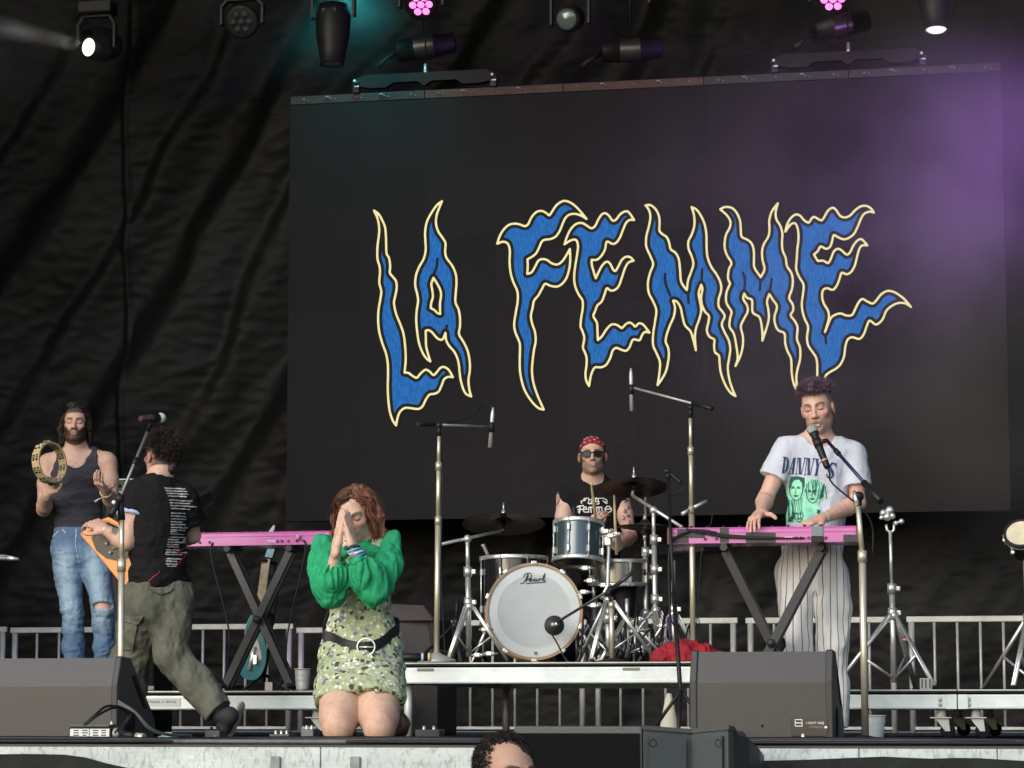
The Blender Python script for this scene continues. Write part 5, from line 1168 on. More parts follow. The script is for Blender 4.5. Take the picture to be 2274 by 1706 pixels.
    for s_, e_, w_, cu, sh_pk, seed in ((sr, er, wr, J(750, 1250, -.21), J(710, 1212, .02), 2), (sl, el, wl, J(796, 1247, -.21), J(876, 1202, .04), 7)):
        G = Sdf(*bounds([s_, e_, w_, cu, sh_pk], .15), .0046)
        mid = lerp(s_, e_, .5) + (Rr * (.018 if s_ is sl else -.02))
        G.chain([lerp(s_, sh_pk, .5), mid, e_], [.054, .068, .070], .04)
        G.cone(lerp(s_, neck, .30), sh_pk, .046, .026, .04)
        d = (cu - e_).normalized(); G.chain([e_, lerp(e_, cu, .45), cu + d * .02], [.070, .070, .034], .03, clip=[(cu, d)])
        G.cone(cu - d * .012, cu + d * .022, .034, .036, .006, clip=[(cu + d * .022, d)])
        P, Q = G.mesh(); N = vnormals(P, Q)
        t = (P - np.array(cu)) @ np.array(d); ang = np.arctan2((P - np.array(cu)) @ np.array(Rr), (P - np.array(cu)) @ np.array(Fh))
        P = P + N * (.006 * np.sin(ang * 11 + 2 * fbm(P, 9, 1, seed)) * gau((t + .035)**2, .04) * (t < 0))[:, None]                      # gathers at the cuff
        P = wrinkle(P, Q, .024, 6.5, (1.5, 1.5, .5), seed, warp=.5); P = wrinkle(P, Q, .010, 17., (1.4, 1.4, .4), seed + 3, warp=.5); P = relax(P, Q, 1)
        sdf_obj('sleeve', P, Q, M_green, root)
    G = Sdf(*bounds([neck - Rr * .1, neck + Rr * .12, neck + Vector((0, 0, .12)), neck - Fh * .15, neck - Vector((0, 0, .1)) + Fh * .1], .02), .004)
    G.cone(neck + Vector((0, 0, -.02)), lerp(neck, F.c, .45), .068, .062, .01, clip=[(lerp(neck, F.c, .36) , (F.c - neck))]); G.cone(neck + Rr * .012 - Fh * .06, neck + Rr * .075 - Fh * .075 - Vector((0, 0, .03)), .022, .03, .02)
    G.cone(neck - Rr * .012 - Fh * .06, neck - Rr * .075 - Fh * .06 - Vector((0, 0, .03)), .022, .03, .02)
    G.ell(lerp(neck, F.c, .42) - Fh * .02, (.058, .062, .06), None, .004, True)
    P, Q = G.mesh(); P = wrinkle(P, Q, .010, 22., seed=9); sdf_obj('collar', P, Q, M_green, root)
    # belt hanging loose round the waist, big ring buckle
    axis0 = lerp(pel, neck, .22); V = []; Fc = []; n = 90
    fx = [-.16, -.13, -.07, .0, .04, .09, .13, .165]; fy = [1413, 1421, 1432, 1442, 1441, 1430, 1413, 1398]
    for i in range(n):
        a = 2 * PI * i / n; dx, dy = math.sin(a), math.cos(a); dv = Rr * dx - Fh * dy
        xx = dx * .17; zc = CAMZ + (HOR - float(np.interp(xx, fx, fy))) / ppm(D0 - .02) if dy > 0 else axis0.z + .055 - .02 * dx
        if dy > 0: zc = zc * min(1, dy * 3) + (axis0.z + .055 - .02 * dx) * (1 - min(1, dy * 3))
        o_ = Vector((axis0.x, axis0.y, zc)); r = .16
        hit = DB.ray_cast(o_ + dv * .4, -dv)
        if hit[0] is not None: r = .4 - hit[3]
        r = max(r, .12) + .006
        for (q, hz) in ((0, -.025), (0, .025), (.006, .025), (.006, -.025)): V.append(o_ + dv * (r + q) + Vector((0, 0, hz)))
    for i in range(n):
        j = (i + 1) % n
        for k in range(4): l = (k + 1) % 4; Fc.append((4 * i + k, 4 * j + k, 4 * j + l, 4 * i + l))
    V = [tuple(v) for v in V]; A = np.array(V).reshape(n, 4, 3)
    for _ in range(2): A = .5 * A + .25 * (np.roll(A, 1, 0) + np.roll(A, -1, 0))
    belt = as_mesh('belt', A.reshape(-1, 3), Fc, mat('black_leather', (.012, .011, .011), .55, var=.2, bump=.15), root, smooth=False)
    bc = J(813, 1437, -.16); h = DB.ray_cast(CAM, ray(813, 1437).normalized())
    if h[0] is not None: bc = h[0] - ray(813, 1437).normalized() * .024
    m = MB(); m.tube([bc + Rr * (.039 * math.cos(t)) + Vector((0, 0, .037 * math.sin(t))) - Fh * (.008 * math.cos(t)) for t in np.linspace(0, 2 * PI, 29)], .0042, 8, False)
    m.tube([bc + Rr * .038, bc - Rr * .03 + Fh * .004], .0035, 6); m.build('buckle', M_chrome, belt)
    # bracelets
    d = (J(766, 1119, -.19) - wl).normalized(); da = (wl - el).normalized(); bl = [(.0, (.09, .35, .62)), (.013, (.62, .66, .70)), (.025, (.06, .28, .55)), (.038, (.5, .6, .66)), (-.014, (.03, .05, .05))]
    for o_, c in bl:
        m = MB(); p = wl - da * (.012 + o_); m.tube([p + Rr * (.032 * math.cos(t)) - Fh * (.032 * math.sin(t)) + Vector((0, 0, .007 * math.sin(t * 2 + o_ * 60))) for t in np.linspace(0, 2 * PI, 21)], .0062, 8, False); m.build('bracelet', mat('bracelet_%d' % int(o_ * 1000 + 50), c, .5), root)
    # boots behind the knees
    B = Sdf(*bounds([ar, al, ar + Fh * .2, al + Fh * .2, al + Rr * .1], .12), .006)
    for a_ in (ar, al + Rr * .05): B.chain([a_ - Fh * .16 + Vector((0, 0, .03)), a_ + Vector((0, 0, .01)), a_ + Fh * .10 - Vector((0, 0, .0))], [.055, .052, .045], .02, clip=[((0, 0, .004), (0, 0, -1))])
    B.cone(al + Rr * .07 - Fh * .16 + Vector((0, 0, .035)), al + Rr * .06 + Fh * .05 + Vector((0, 0, .02)), .05, .045, .02)
    P, Q = B.mesh(); P = wrinkle(P, Q, .008, 16., seed=3); sdf_obj('boots', P, Q, mat('brown_boot_leather', (.10, .045, .032), .5, var=.3, scale=20), root)
    # hair: wavy auburn bob parted over the forehead
    HC = Sdf(*bounds([F.w(-.14, -.15, -.12), F.w(.14, .1, .15)], .04), .005)
    HC.ell(F.w(0, -.022, .043), [.082, .100, .088], F.ax, .02)
    for q in (-1, 1): HC.chain([F.w(q * .062, -.01, .05), F.w(q * .082, -.03, -.02), F.w(q * .080, -.045, -.085)], [.034, .036, .026], .03)
    HC.ell(F.w(0, -.075, -.04), [.075, .045, .075], F.ax, .03); HC.chain([F.w(.084, -.035, -.06), F.w(.098, -.03, -.115), F.w(.118, -.02, -.150)], [.032, .028, .014], .03); HC.chain([F.w(-.082, -.03, -.03), F.w(-.100, -.01, -.075)], [.034, .022], .03)
    HC.ell(F.w(.004, .085, .008), [.062, .060, .092], F.ax, .012, True)
    P, Q = HC.mesh(); P = wrinkle(P, Q, .014, 34., (1, 1, .22), 4, warp=.9); caps = [(P, Q, None)]
    def rootf(r):
        a = r.uniform(-1, 1); yy = r.uniform(-.10, .062); x = a * .075 * math.sqrt(max(.05, 1 - ((yy + .02) / .105)**2)); z = .045 + .083 * math.sqrt(max(.0, 1 - (x / .083)**2 - ((yy + .022) / .108)**2))
        return (x, yy, z), (x * 6 + (.35 if x > .012 else -.35), yy * 1.0 - .1, .45)
    def step(p, d, t, ph):
        q = Vector((p.x / .086, (p.y + .02) / .104, (p.z - .03) / .094)); n = Vector((p.x, p.y + .02, (p.z - .03) * .8)).normalized(); L = q.length
        g = Vector((0, -.05, -1)) * (.55 + .9 * t)
        out = n * (1.6 * (1.10 - L)) if L < 1.10 else n * (-.25)
        sd_ = 1 if p.x > 0 else -1
        wv = Vector((math.sin(11 * t + ph[0]), math.cos(10 * t + ph[1]), .2 * math.sin(8 * t + ph[2]))) * (.55 * (.3 + t))
        if p.z < .094 and abs(p.x) < .066 and p.y > .0: out = out + Vector((sd_ * 1.6, -.9, 0))          # keep the face free
        return d * .55 + g + out + wv + Vector((sd_ * .10, 0, 0))
    locks = [strands(2600, F, rootf, step, 14, .245, .0017, 8), strands(70, F, rootf, lambda p, d, t, ph: step(p, d, t, ph) + Vector((math.sin(5 * t + ph[3]), math.cos(4 * t + ph[2]), .3)) * .5, 14, .25, .0007, 18)]
    def colf(P, L):
        x = F.loc(P)[:, 0]; z = F.loc(P)[:, 2]; tint = sm(-.01, .07, x)[:, None]; base = np.array((.125, .058, .033)) * (1 - tint) + np.array((.235, .092, .058)) * tint
        v = .6 + .7 * (.5 + .5 * fbm(P, 30, 2, 3)); c = base * v[:, None]
        if L is not None: c = c * (.30 + 1.7 * (L[:, :1] * .618 % 1)**1.4) * (.75 + .6 * L[:, 1:])
        return c
    hair_obj('hair', root, M_hair, caps, locks, colf)
    return root, F
SING, FS = make_singer()
# ------------------------------------------------------------------ bearded man with the tambourine
M_denim = mat('worn_denim', (.2, .3, .45), .8, vcol='Col', var=.08, scale=26, bump=.18, bscale=160)
def glasses(F, parent, lens, frame, dy=0., dz=0., tilt=0., name='sunglasses', wide=1.0):
    def W(x, y, z):
        x *= wide; c, s = math.cos(tilt), math.sin(tilt); return F.w(x, dy + c * y - s * z, dz + s * y + c * z)
    m = MB()
    for q in (-1, 1):
        pl = [(.008, .012), (.030, .017), (.054, .014), (.056, .004), (.050, -.016), (.036, -.023), (.020, -.021), (.010, -.010)]
        pts = [(q * x, z) for x, z in pl]; cc = (q * .032, -.002)
        m.prism([W(x, .0945 - 2.2 * x * x * 3, z) for x, z in pts], F.f * .003)
    o = m.build(name, lens, parent); m = MB()
    for q in (-1, 1):
        loop = [W(q * x, .097 - 6.6 * x * x, z) for x, z in pl + pl[:1]]; m.tube(loop, .0028, 6, False)
        m.tube([W(q * .052, .080, .012), W(q * .082, .055, .012), W(q * .086, -.01, .006)], .003, 6)
    m.tube([W(-.010, .0965, .006), W(0, .099, .008), W(.010, .0965, .006)], .003, 6); m.build('frame', frame, o); return o
def make_tamb():
    D0 = 17.2
    J = lambda px, py, dd=0.: at(px, py, D0 + dd)
    root = empty('person', onZ(190, D0, .256), 'bearded person in dark tank top and ripped jeans raising a tambourine', 'person')
    hf, hu = aim(math.radians(-3), math.radians(5), math.radians(-1))
    F = Frame(J(168, 943, -.02), hf, hu, 1.0)
    neck, pel = J(170, 1008, .03), J(176, 1198, .04)
    sr, sl = J(108, 1030, .03), J(238, 1027, .03)
    er, wr = J(97, 1132, -.02), J(104, 1098, -.27)
    el, wl = J(250, 1116, -.0), J(234, 1088, -.23)
    hr, hl = J(146, 1216, .04), J(208, 1216, .04)
    kr, kl = J(160, 1360, .0), J(229, 1352, -.03)
    ar, al = onZ(166, D0 + .02, .34), onZ(232, D0 + .02, .34)
    fwd = -Fh; up = Vector((0, 0, 1))
    lo, hi = bounds([F.w(0, 0, .14), F.w(0, -.12, 0), er - Rr * .06, el + Rr * .06, sl + Rr * .08, sr - Rr * .08, wr - Fh * .22, Vector((ar.x, ar.y, .256)), Vector((al.x, al.y, .256)) - Fh * .2, pel + Fh * .15], .05)
    S = Sdf(lo, hi, .0046)
    torso(S, pel, neck, fwd, [(.0, .148), (.25, .132), (.5, .146), (.72, .158), (.86, .108)], .66)
    shoulders(S, neck, sl, sr, .056); arm(S, sr, er, wr, 1.05, b=1.08); arm(S, sl, el, wl, 1.05, b=1.08); leg(S, hr, kr, ar, .86); leg(S, hl, kl, al, .86)
    for q in (-1, 1): S.ell(lerp(pel, neck, .72) + Rr * (.07 * q) - Fh * .075, (.075, .035, .055), (Rr, Fh, up), .04)
    for a in (ar, al): S.cone((a.x, a.y, .31), tuple(Vector((a.x, a.y, .295)) - Fh * .14), .036, .03, .02)
    S.cone(lerp(neck, F.c, -.15), F.w(0, -.02, -.065), .064, .060, .03); add_head(S, F, 1.06, 1.1)
    S.ell(F.w(0, .045, -.100), [.046, .040, .026], F.ax, .02)
    add_hand(S, wr, J(114, 1062, -.30) - wr, Fh * 1.0 - Vector((0, 0, 1)) * .1, -1, (2.3, 2.4, 2.4, 2.4), .03, (.5, .8, -.2), .5)
    add_hand(S, wl, J(212, 1066, -.36) - wl, -up * .8 + Fh * .5, 1, (.9, 1.0, 1.15, 1.3), .08, (.35, .8, -.35), .1)
    P, Q = S.mesh()
    C = face_col(P, F, (.54, .345, .265), brow=(.05, .032, .024), beard=.97, beardcol=(.045, .027, .018), scalp=.9, scalpcol=(.03, .022, .018), lip=(.42, .2, .17))
    ch_ = gau(((P - np.array(lerp(pel, neck, .80) - Fh * .1))**2).sum(1), .05)[:, None] * .3 * (.5 + fbm(P, 60, 2, 3)[:, None]); C = C * (1 - np.clip(ch_, 0, 1)) + np.array((.14, .085, .06)) * np.clip(ch_, 0, 1)
    body = sdf_obj('body', P, Q, M_skin, root, C)
    # tank top
    T = Sdf(*bounds([sr - Rr * .02, sl + Rr * .02, neck + up * .05, pel - up * .02, pel - Fh * .2, pel + Fh * .2], .04), .0048)
    ch = [((0, 0, J(176, 1182).z), (0, 0, -1))]
    torso(T, pel, neck, fwd, [(.0, .158), (.25, .142), (.5, .154), (.72, .167), (.86, .118)], .68, .03, ch)
    for q in (-1, 1): T.ell(lerp(pel, neck, .72) + Rr * (.07 * q) - Fh * .085, (.078, .035, .058), (Rr, Fh, up), .04)
    T.cone(sl, sr, .065, .065, .05)
    for q in (sl, sr): T.cone(neck + up * .045, lerp(neck, q, .8) + up * .012, .051, .049, .05)
    T.ell(J(170, 982, .0), (.098, .32, .175), (Rr, Fh, up), .005, True)
    T.ell(J(262, 1012, .03), (.128, .25, .205), (Rr, Fh, up), .005, True); T.ell(J(84, 1014, .03), (.128, .25, .205), (Rr, Fh, up), .005, True)
    P, Q = T.mesh(); P = wrinkle(P, Q, .012, 9., (.7, .7, 1.8), 3); P = relax(P, Q, 1)
    sdf_obj('tank_top', P, Q, mat('navy_ribbed_cotton', (.030, .029, .042), .8, var=.15, bump=.15, bscale=130), root)
    # jeans with a torn knee
    L2 = Sdf(*bounds([hr - Rr * .14, hl + Rr * .14, pel + up * .1, Vector((ar.x, ar.y, .27)), Vector((al.x, al.y, .27)), pel - Fh * .18, pel + Fh * .18, al + Fh * .15, kl - Fh * .14], .03), .0050)
    ct = [((0, 0, J(176, 1172).z), (0, 0, 1))]
    L2.cone(pel + up * .08, pel - up * .06, .156, .160, .03, flat=(fwd, .70), clip=ct)
    for h_, k_, a_ in ((hr, kr, ar), (hl, kl, al)):
        cz = [((0, 0, .285), (0, 0, -1))]
        L2.chain([h_, lerp(h_, k_, .45), k_], [.095, .086, .068], .03); L2.chain([k_, lerp(k_, a_, .5), lerp(k_, a_, 1.15)], [.067, .066, .063], .03, clip=cz)
    L2.ell(J(228, 1345, -.09), (.066, .075, .026), (Rr, Fh, up), .004, True)
    P, Q = L2.mesh(); zz = P[:, 2]; P = wrinkle(P, Q, .013, 9., (.8, .8, 1.8), 12, mask=.25 + .8 * gau((zz - kr.z + .05)**2, .10) + .6 * gau((zz - hr.z + .03)**2, .08) + .4 * (zz < kr.z)); P = wrinkle(P, Q, .005, 22., (1, 1, 1), 13); P = relax(P, Q, 1)
    x = (P - np.array(pel)) @ np.array(Rr)
    def legx(h_, k_, a_): return np.interp(zz, [a_.z, k_.z, h_.z], [(q - pel).dot(Rr) for q in (a_, k_, h_)])
    xr, xl = legx(hr, kr, ar), legx(hl, kl, al); rr = np.minimum(np.abs(x - xr), np.abs(x - xl)); fade = gau(rr**2, .045) * sm(kr.z - .22, kr.z + .05, zz) * sm(pel.z + .02, pel.z - .12, zz)
    fade = np.clip(fade * .9 + .12 * fbm(P, 6, 3, 2), 0, 1)[:, None]; C = np.array((.085, .155, .27)) * (1 - fade) + np.array((.30, .42, .52)) * fade
    hole = gau(((P - np.array(J(228, 1344, -.12))) * np.array((1, 1, 1.6)))**2 @ np.ones(3), .035)[:, None]; C = C * (1 - .6 * hole) + np.array((.55, .58, .6)) * .6 * hole
    C *= (1 + .12 * fbm(P * np.array((1, 1, .25)), 60, 2, 9))[:, None]
    je = sdf_obj('jeans', P, Q, M_denim, root, C); B = bvh_of(je)
    decal('fly_seam', je, B, strokesD([([(168, 1186), (168, 1215), (176, 1250)], .7), ([(118, 1192), (130, 1180)], 1.4), ([(139, 1176), (146, 1184)], 1.0), ([(169, 1175), (170, 1192)], 1.2)], 1.), (110, 1168, 185, 1256), 1., mat('pale_seam', (.42, .46, .5), .7), .003)
    H = Sdf(*bounds([Vector((ar.x, ar.y, .26)), Vector((al.x, al.y, .36)), ar - Fh * .25, al - Fh * .25], .09), .006)
    for a in (ar, al): t = Vector((a.x, a.y, .256)) - Fh * .2; shoe(H, Vector((a.x, a.y, .34)), tuple(t))
    P, Q = H.mesh(); sdf_obj('shoes', P, Q, M_black, root)
    # shoulder-length dark hair swept back
    HC = Sdf(*bounds([F.w(-.14, -.15, -.16), F.w(.14, .1, .15)], .03), .005)
    HC.ell(F.w(0, -.028, .042), [.081, .098, .083], F.ax, .02)
    for q in (-1, 1): HC.chain([F.w(q * .070, -.02, .04), F.w(q * .086, -.03, -.03), F.w(q * .084, -.04, -.10)], [.026, .024, .018], .03)
    HC.ell(F.w(0, -.07, -.05), [.07, .04, .08], F.ax, .03); HC.ell(F.w(0, .082, .012), [.060, .055, .090], F.ax, .012, True)
    P, Q = HC.mesh(); P = wrinkle(P, Q, .010, 26., (1, 1, .4), 14, ridged=False); caps = [(P, Q, None)]
    def rootf(r):
        q = r.choice((-1, 1)); return (q * r.uniform(.066, .084), r.uniform(-.07, .02), r.uniform(-.01, .07)), (q * .5, -.4, -.5)
    def step(p, d, t, ph):
        s_ = 1 if p.x > 0 else -1; return d * .6 + Vector((s_ * (.25 if abs(p.x) < .088 else -.1), -.15, -.8)) + Vector((math.sin(13 * t + ph[0]), math.cos(12 * t + ph[1]), 0)) * (.6 * (.3 + t))
    locks = [strands(420, F, rootf, step, 10, .17, .0030, 8)]
    def colf(P, L):
        c = np.array((.030, .021, .016)) * (.6 + .8 * (.5 + .5 * fbm(P, 30, 2, 3)))[:, None]
        if L is not None: c = c * (.5 + 1.2 * (L[:, :1] * .618 % 1))
        return c
    hair_obj('hair', root, M_hair, caps, locks, colf)
    g = glasses(F, root, M_blackgloss, M_black, -.046, .098, math.radians(14))
    # bracelet of threads
    d = (wl - el).normalized(); m = MB()
    m.tube([wl - d * .03 + (frame_of(d)[0] * math.cos(t) + frame_of(d)[2] * math.sin(t)) * .038 for t in np.linspace(0, 2 * PI, 17)], .006, 6, False); p = wl - d * .03 - up * .03
    m.build('bracelet', mat('straw_band', (.42, .36, .22), .8), root)
    m = MB(); m.tube([p, p - Rr * .05 - up * .02, p - Rr * .07 - up * .035], [.004, .005, .009], 6); m.build('ribbon_end', mat('ribbon', (.4, .45, .4), .8), root)
    # the tambourine, held by its lower rim
    c = J(110, 1028, -.36); ax_ = (Rr * .80 + Fh * -.52 + up * .10).normalized()     # axis of the hoop
    R0 = .128; W_ = .058
    t = empty('tambourine', c, 'pale wooden tambourine held up by the bearded person', 'tambourine')
    a, d, b = frame_of(ax_); m = MB(); m.lathe(c - d * W_ / 2, d, [(R0, 0), (R0, W_), (R0 - .010, W_), (R0 - .010, 0), (R0, 0)], 48, sharp=True); m.build('hoop', mat('pale_beech', (.52, .40, .21), .5, var=.2, scale=12, stretch=(1, 1, 4)), t)
    for i in range(10):
        th = 2 * PI * (i + .3) / 10; pc = c + (a * math.cos(th) + b * math.sin(th)) * (R0 - .004); rd = (a * math.cos(th) + b * math.sin(th)); tg = rd.cross(d)
        for o_ in (-.013, .013):
            m = MB(); m.box(pc + d * o_, (.040, .0155, .013), (tg, rd, d)); s_ = m.build('slot', mat('slot_dark', (.015, .012, .01), .8), t)
            for q in (-1, 1): m = MB(); m.lathe(pc + d * o_ + tg * (.006 * q), tg, [(0, -.0012), (.017, 0), (0, .0012)], 16); m.build('jingle', M_brass, s_)
    return root
TAMB = make_tamb()
# ------------------------------------------------------------------ man with the orange guitar, back to the audience
def make_guitarist():
    D0 = 14.75
    J = lambda px, py, dd=0.: at(px, py, D0 + dd)
    up = Vector((0, 0, 1))
    root = empty('person', onZ(380, D0), 'person in black T-shirt and olive cargo trousers striding away with an orange guitar', 'person')
    hf, hu = aim(math.radians(180 - 38), math.radians(8), math.radians(0))
    F = Frame(J(358, 1012, .03), hf, hu, 1.03)
    neck, pel = J(350, 1078, .0), J(352, 1315, .0)
    sr, sl = J(306, 1100, -.03), J(408, 1112, .05)                     # image left is his left arm
    er, wr = J(281, 1205, -.10), J(236, 1178, .06)
    el, wl = J(428, 1190, .16), J(385, 1200, .32)
    hr, hl = J(322, 1330, .02), J(388, 1330, .0)
    kr, kl = J(287, 1468, .10), J(376, 1452, -.02)
    ar, al = J(288, 1598, .16), J(488, 1582, -.10)
    fa = (Fh * .82 - Rr * .57)                                         # chest direction
    lo, hi = bounds([F.w(0, 0, .14), F.w(0, .14, 0), sr - Rr * .1, sl + Rr * .12, er, wr - Rr * .2 + Fh * .1, wl + Fh * .2, Vector((ar.x, ar.y, 0)), ar - Rr * .2 + Fh * .15, al + Rr * .16, pel - Fh * .2, al - Fh * .12], .06)
    S = Sdf(lo, hi, .0048)
    torso(S, pel, neck, fa, [(.0, .150), (.25, .140), (.5, .148), (.72, .150), (.86, .105)], .72)
    shoulders(S, neck, sl, sr, .056); arm(S, sr, er, wr, 1.1, b=1.1); arm(S, sl, el, wl, 1.05); leg(S, hr, kr, ar); leg(S, hl, kl, al)
    S.cone((ar.x, ar.y, .05), tuple(Vector((ar.x, ar.y, .035)) + Fh * .1 - Rr * .1), .036, .03, .02)
    S.cone(lerp(neck, F.c, -.2), F.w(0, -.03, -.06), .068, .062, .03); add_head(S, F, 1.05, 1.0)
    add_hand(S, wr, J(206, 1160, .09) - wr, Vector((0, 0, 1)) * .7 - Fh * .7, -1, (1.5, 1.6, 1.65, 1.7), .04, (.6, .7, -.2), .4)
    add_hand(S, wl, J(330, 1190, .36) - wl, Fh * .6 + up * .5, 1, (1.2, 1.2, 1.2, 1.2), .05)
    P, Q = S.mesh(); C = face_col(P, F, (.53, .33, .25), scalp=.9, scalpcol=(.03, .022, .018), beard=.3)
    body = sdf_obj('body', P, Q, M_skin, root, C); BB = bvh_of(body)
    decal('tattoo', body, BB, strokesD([([(250, 1176), (256, 1172), (262, 1178), (256, 1186), (250, 1182), (258, 1178)], 2.6)], 2.4), (240, 1165, 275, 1195), .8, mat('tattoo_ink', (.16, .15, .13), .6, var=.3, scale=90), .0015)
    # black T-shirt, light cuff under the sleeve
    T = Sdf(*bounds([sr - Rr * .2, sl + Rr * .14, neck + up * .06, pel - up * .06, pel - Fh * .22, pel + Fh * .26, er], .04), .0052)
    hz = J(352, 1302).z; ch = [((0, 0, hz), (0, 0, -1))]
    torso(T, pel, neck, fa, [(-.04, .166), (.15, .158), (.4, .150), (.62, .156), (.78, .148), (.87, .115)], .78, .03, ch)
    T.cone(sr, sl, .070, .070, .06, clip=ch)
    for q in (sr, sl): T.cone(neck + up * .03, lerp(neck, q, .8) + up * .018, .056, .052, .05)
    for s_, e_, t_ in ((sr, er, .40), (sl, el, .6)):
        d = (e_ - s_).normalized(); T.cone(s_, lerp(s_, e_, t_ + .2), .078, .092, .03, clip=[(lerp(s_, e_, t_), d)])
    T.ell(neck + fa * .03 + up * .085, (.072, .080, .070), None, .006, True)
    P, Q = T.mesh(); zz = P[:, 2]; P = wrinkle(P, Q, .020, 7., (.8, .8, 1.6), 51, mask=.35 + .8 * gau((zz - lerp(pel, neck, .2).z)**2, .14)); P = wrinkle(P, Q, .006, 17., (1, 1, 1), 52); P = relax(P, Q, 1)
    sh = sdf_obj('t_shirt', P, Q, mat('black_cotton', (.011, .0105, .011), .9, var=.2, bump=.12, bscale=110, spec=.12), root); B = bvh_of(sh)
    d = (er - sr).normalized(); c0 = lerp(sr, er, .395); m = MB(); a_, _, b_ = frame_of(d)
    m.lathe(c0, d, [(.070, -.012), (.088, -.01), (.091, .012), (.087, .022), (.070, .022)], 30); m.build('sleeve_cuff', mat('pale_blue_cotton', (.36, .45, .62), .8, var=.1), sh)
    # lines of small lettering down the back: unreadable rows of strokes
    K = lambda x, y: (190 + x / 4.365, 940 + y / 4.365); rr = random.Random(12); ST = []
    rows = [(632, 765, 965), (657, 778, 980), (682, 785, 990), (706, 797, 975), (746, 810, 1032), (772, 818, 1010), (800, 822, 1072), (828, 826, 1010), (872, 830, 962), (900, 828, 968), (928, 826, 968), (958, 828, 930), (982, 826, 962), (1010, 828, 985), (1034, 822, 960), (1052, 824, 880), (1072, 820, 950), (1104, 820, 975), (1128, 800, 900), (1152, 795, 970), (1176, 792, 900), (1198, 790, 900), (1226, 778, 905), (1250, 775, 990), (1272, 772, 930), (1316, 778, 925), (1340, 780, 880), (1364, 780, 885), (1384, 790, 875)]
    for y, a, b in rows:
        x = a
        while x < b:
            w = rr.uniform(5, 13); n = rr.randint(2, 3)
            ST.append(([K(x, y + rr.uniform(-3, 2) + (x - a) * .04), K(min(x + w, b), y + rr.uniform(-3, 2) + (x - a) * .04)], rr.uniform(.75, 1.45))); x += w + rr.choice((2.5, 2.5, 3, 7))
    decal('lettering', sh, B, strokesD(ST, 1.), (360, 1078, 440, 1262), .75, mat('off_white_print', (.42, .42, .41), .8, var=.3, scale=60), .003)
    RD = []
    for a, b in (((1035, 1090), (980, 1190)), ((980, 1190), (870, 1270)), ((850, 1180), (900, 1275)), ((990, 1250), (880, 1390)), ((720, 1435), (575, 1575)), ((800, 1110), (845, 1200)), ((940, 1215), (880, 1250))):
        x0, y0 = K(*a); x1, y1 = K(*b); pts = [(x0 + (x1 - x0) * t / 8 + rr.uniform(-1.2, 1.2), y0 + (y1 - y0) * t / 8 + rr.uniform(-1.2, 1.2)) for t in range(9)]; RD.append((pts, .8))
    decal('red_scribble', sh, B, strokesD(RD, 1.), (310, 1170, 440, 1310), .8, mat('red_print', (.36, .015, .02), .7), .0038)
    # cargo trousers
    L2 = Sdf(*bounds([hr - Rr * .22, hl + Rr * .2, pel + up * .1, Vector((ar.x, ar.y, .02)) - Rr * .1, al + Rr * .1 - up * .1, pel - Fh * .24, pel + Fh * .24, ar + Fh * .16, kr + Fh * .2 - Rr * .14, al - Fh * .14], .03), .0054)
    ct = [((0, 0, J(352, 1298).z), (0, 0, 1))]
    L2.cone(pel + up * .06, pel - up * .05, .166, .172, .03, flat=(fa, .80), clip=ct)
    L2.chain([hr, lerp(hr, kr, .5), kr], [.110, .106, .090], .04); L2.chain([kr, lerp(kr, ar, .5), lerp(kr, ar, 1.1)], [.090, .082, .078], .04, clip=[((0, 0, .05), (0, 0, -1))])
    d2 = (al - kl).normalized(); L2.chain([hl, lerp(hl, kl, .5), kl], [.108, .098, .084], .04); L2.chain([kl, lerp(kl, al, .5), lerp(kl, al, 1.1)], [.086, .084, .082], .04, clip=[(lerp(kl, al, .98), d2)])
    P, Q = L2.mesh(); zz = P[:, 2]; P = wrinkle(P, Q, .022, 5.5, (1.2, 1.2, .75), 61, mask=.35 + .9 * gau((zz - kl.z)**2, .16)); P = wrinkle(P, Q, .011, 10., (1.4, 1.4, .6), 62, warp=.5); P = wrinkle(P, Q, .004, 20., (1, 1, .7), 64); P = relax(P, Q, 1)
    tr = sdf_obj('cargo_trousers', P, Q, mat('olive_twill', (.092, .095, .070), .85, var=.25, scale=7, bump=.2, bscale=90), root); B2 = bvh_of(tr)
    M_ol = mat('olive_pocket', (.105, .108, .080), .85, var=.2, scale=9, bump=.15, bscale=80); K7 = lambda pts: [(220 + x / 4.365, 1280 + y / 4.365) for x, y in pts]
    def pocket(poly, nm, off):
        C = np.array(K7(poly)); o = decal(nm, tr, B2, polyD([C]), (*(C.min(0) - 3), *(C.max(0) + 3)), 1.5, M_ol, off)
        if o: md = o.modifiers.new('thickness', 'SOLIDIFY'); md.thickness = .008; md.offset = 0
    pocket([(235, 375), (330, 385), (438, 378), (400, 450), (370, 468), (235, 430)], 'pocket_flap', .012); pocket([(490, 115), (720, 115), (700, 150), (610, 180), (530, 155)], 'pocket_flap', .009)
    pocket([(240, 440), (375, 475), (350, 600), (330, 715), (245, 715)], 'cargo_pocket', .006)
    # shoes: one flat behind the wedge, one pushed up on its toe
    H = Sdf(*bounds([Vector((ar.x, ar.y, 0)), ar + Fh * .2 - Rr * .2], .09), .006); t = Vector((ar.x, ar.y, 0)) + Fh * .14 - Rr * .14; shoe(H, Vector((ar.x, ar.y, .09)), tuple(t))
    P, Q = H.mesh(); sdf_obj('shoe', P, Q, M_black, root)
    heel, toe = J(518, 1592, -.12), J(508, 1632, -.04); toe.z = max(toe.z, .02)
    H = Sdf(*bounds([al, heel, toe], .12), .005); H.chain([al + Vector((0, 0, -.01)), lerp(al, heel, .75), lerp(heel, toe, .55) - Rr * .035, toe - Rr * .03 + up * .012], [.046, .044, .040, .030], .02)
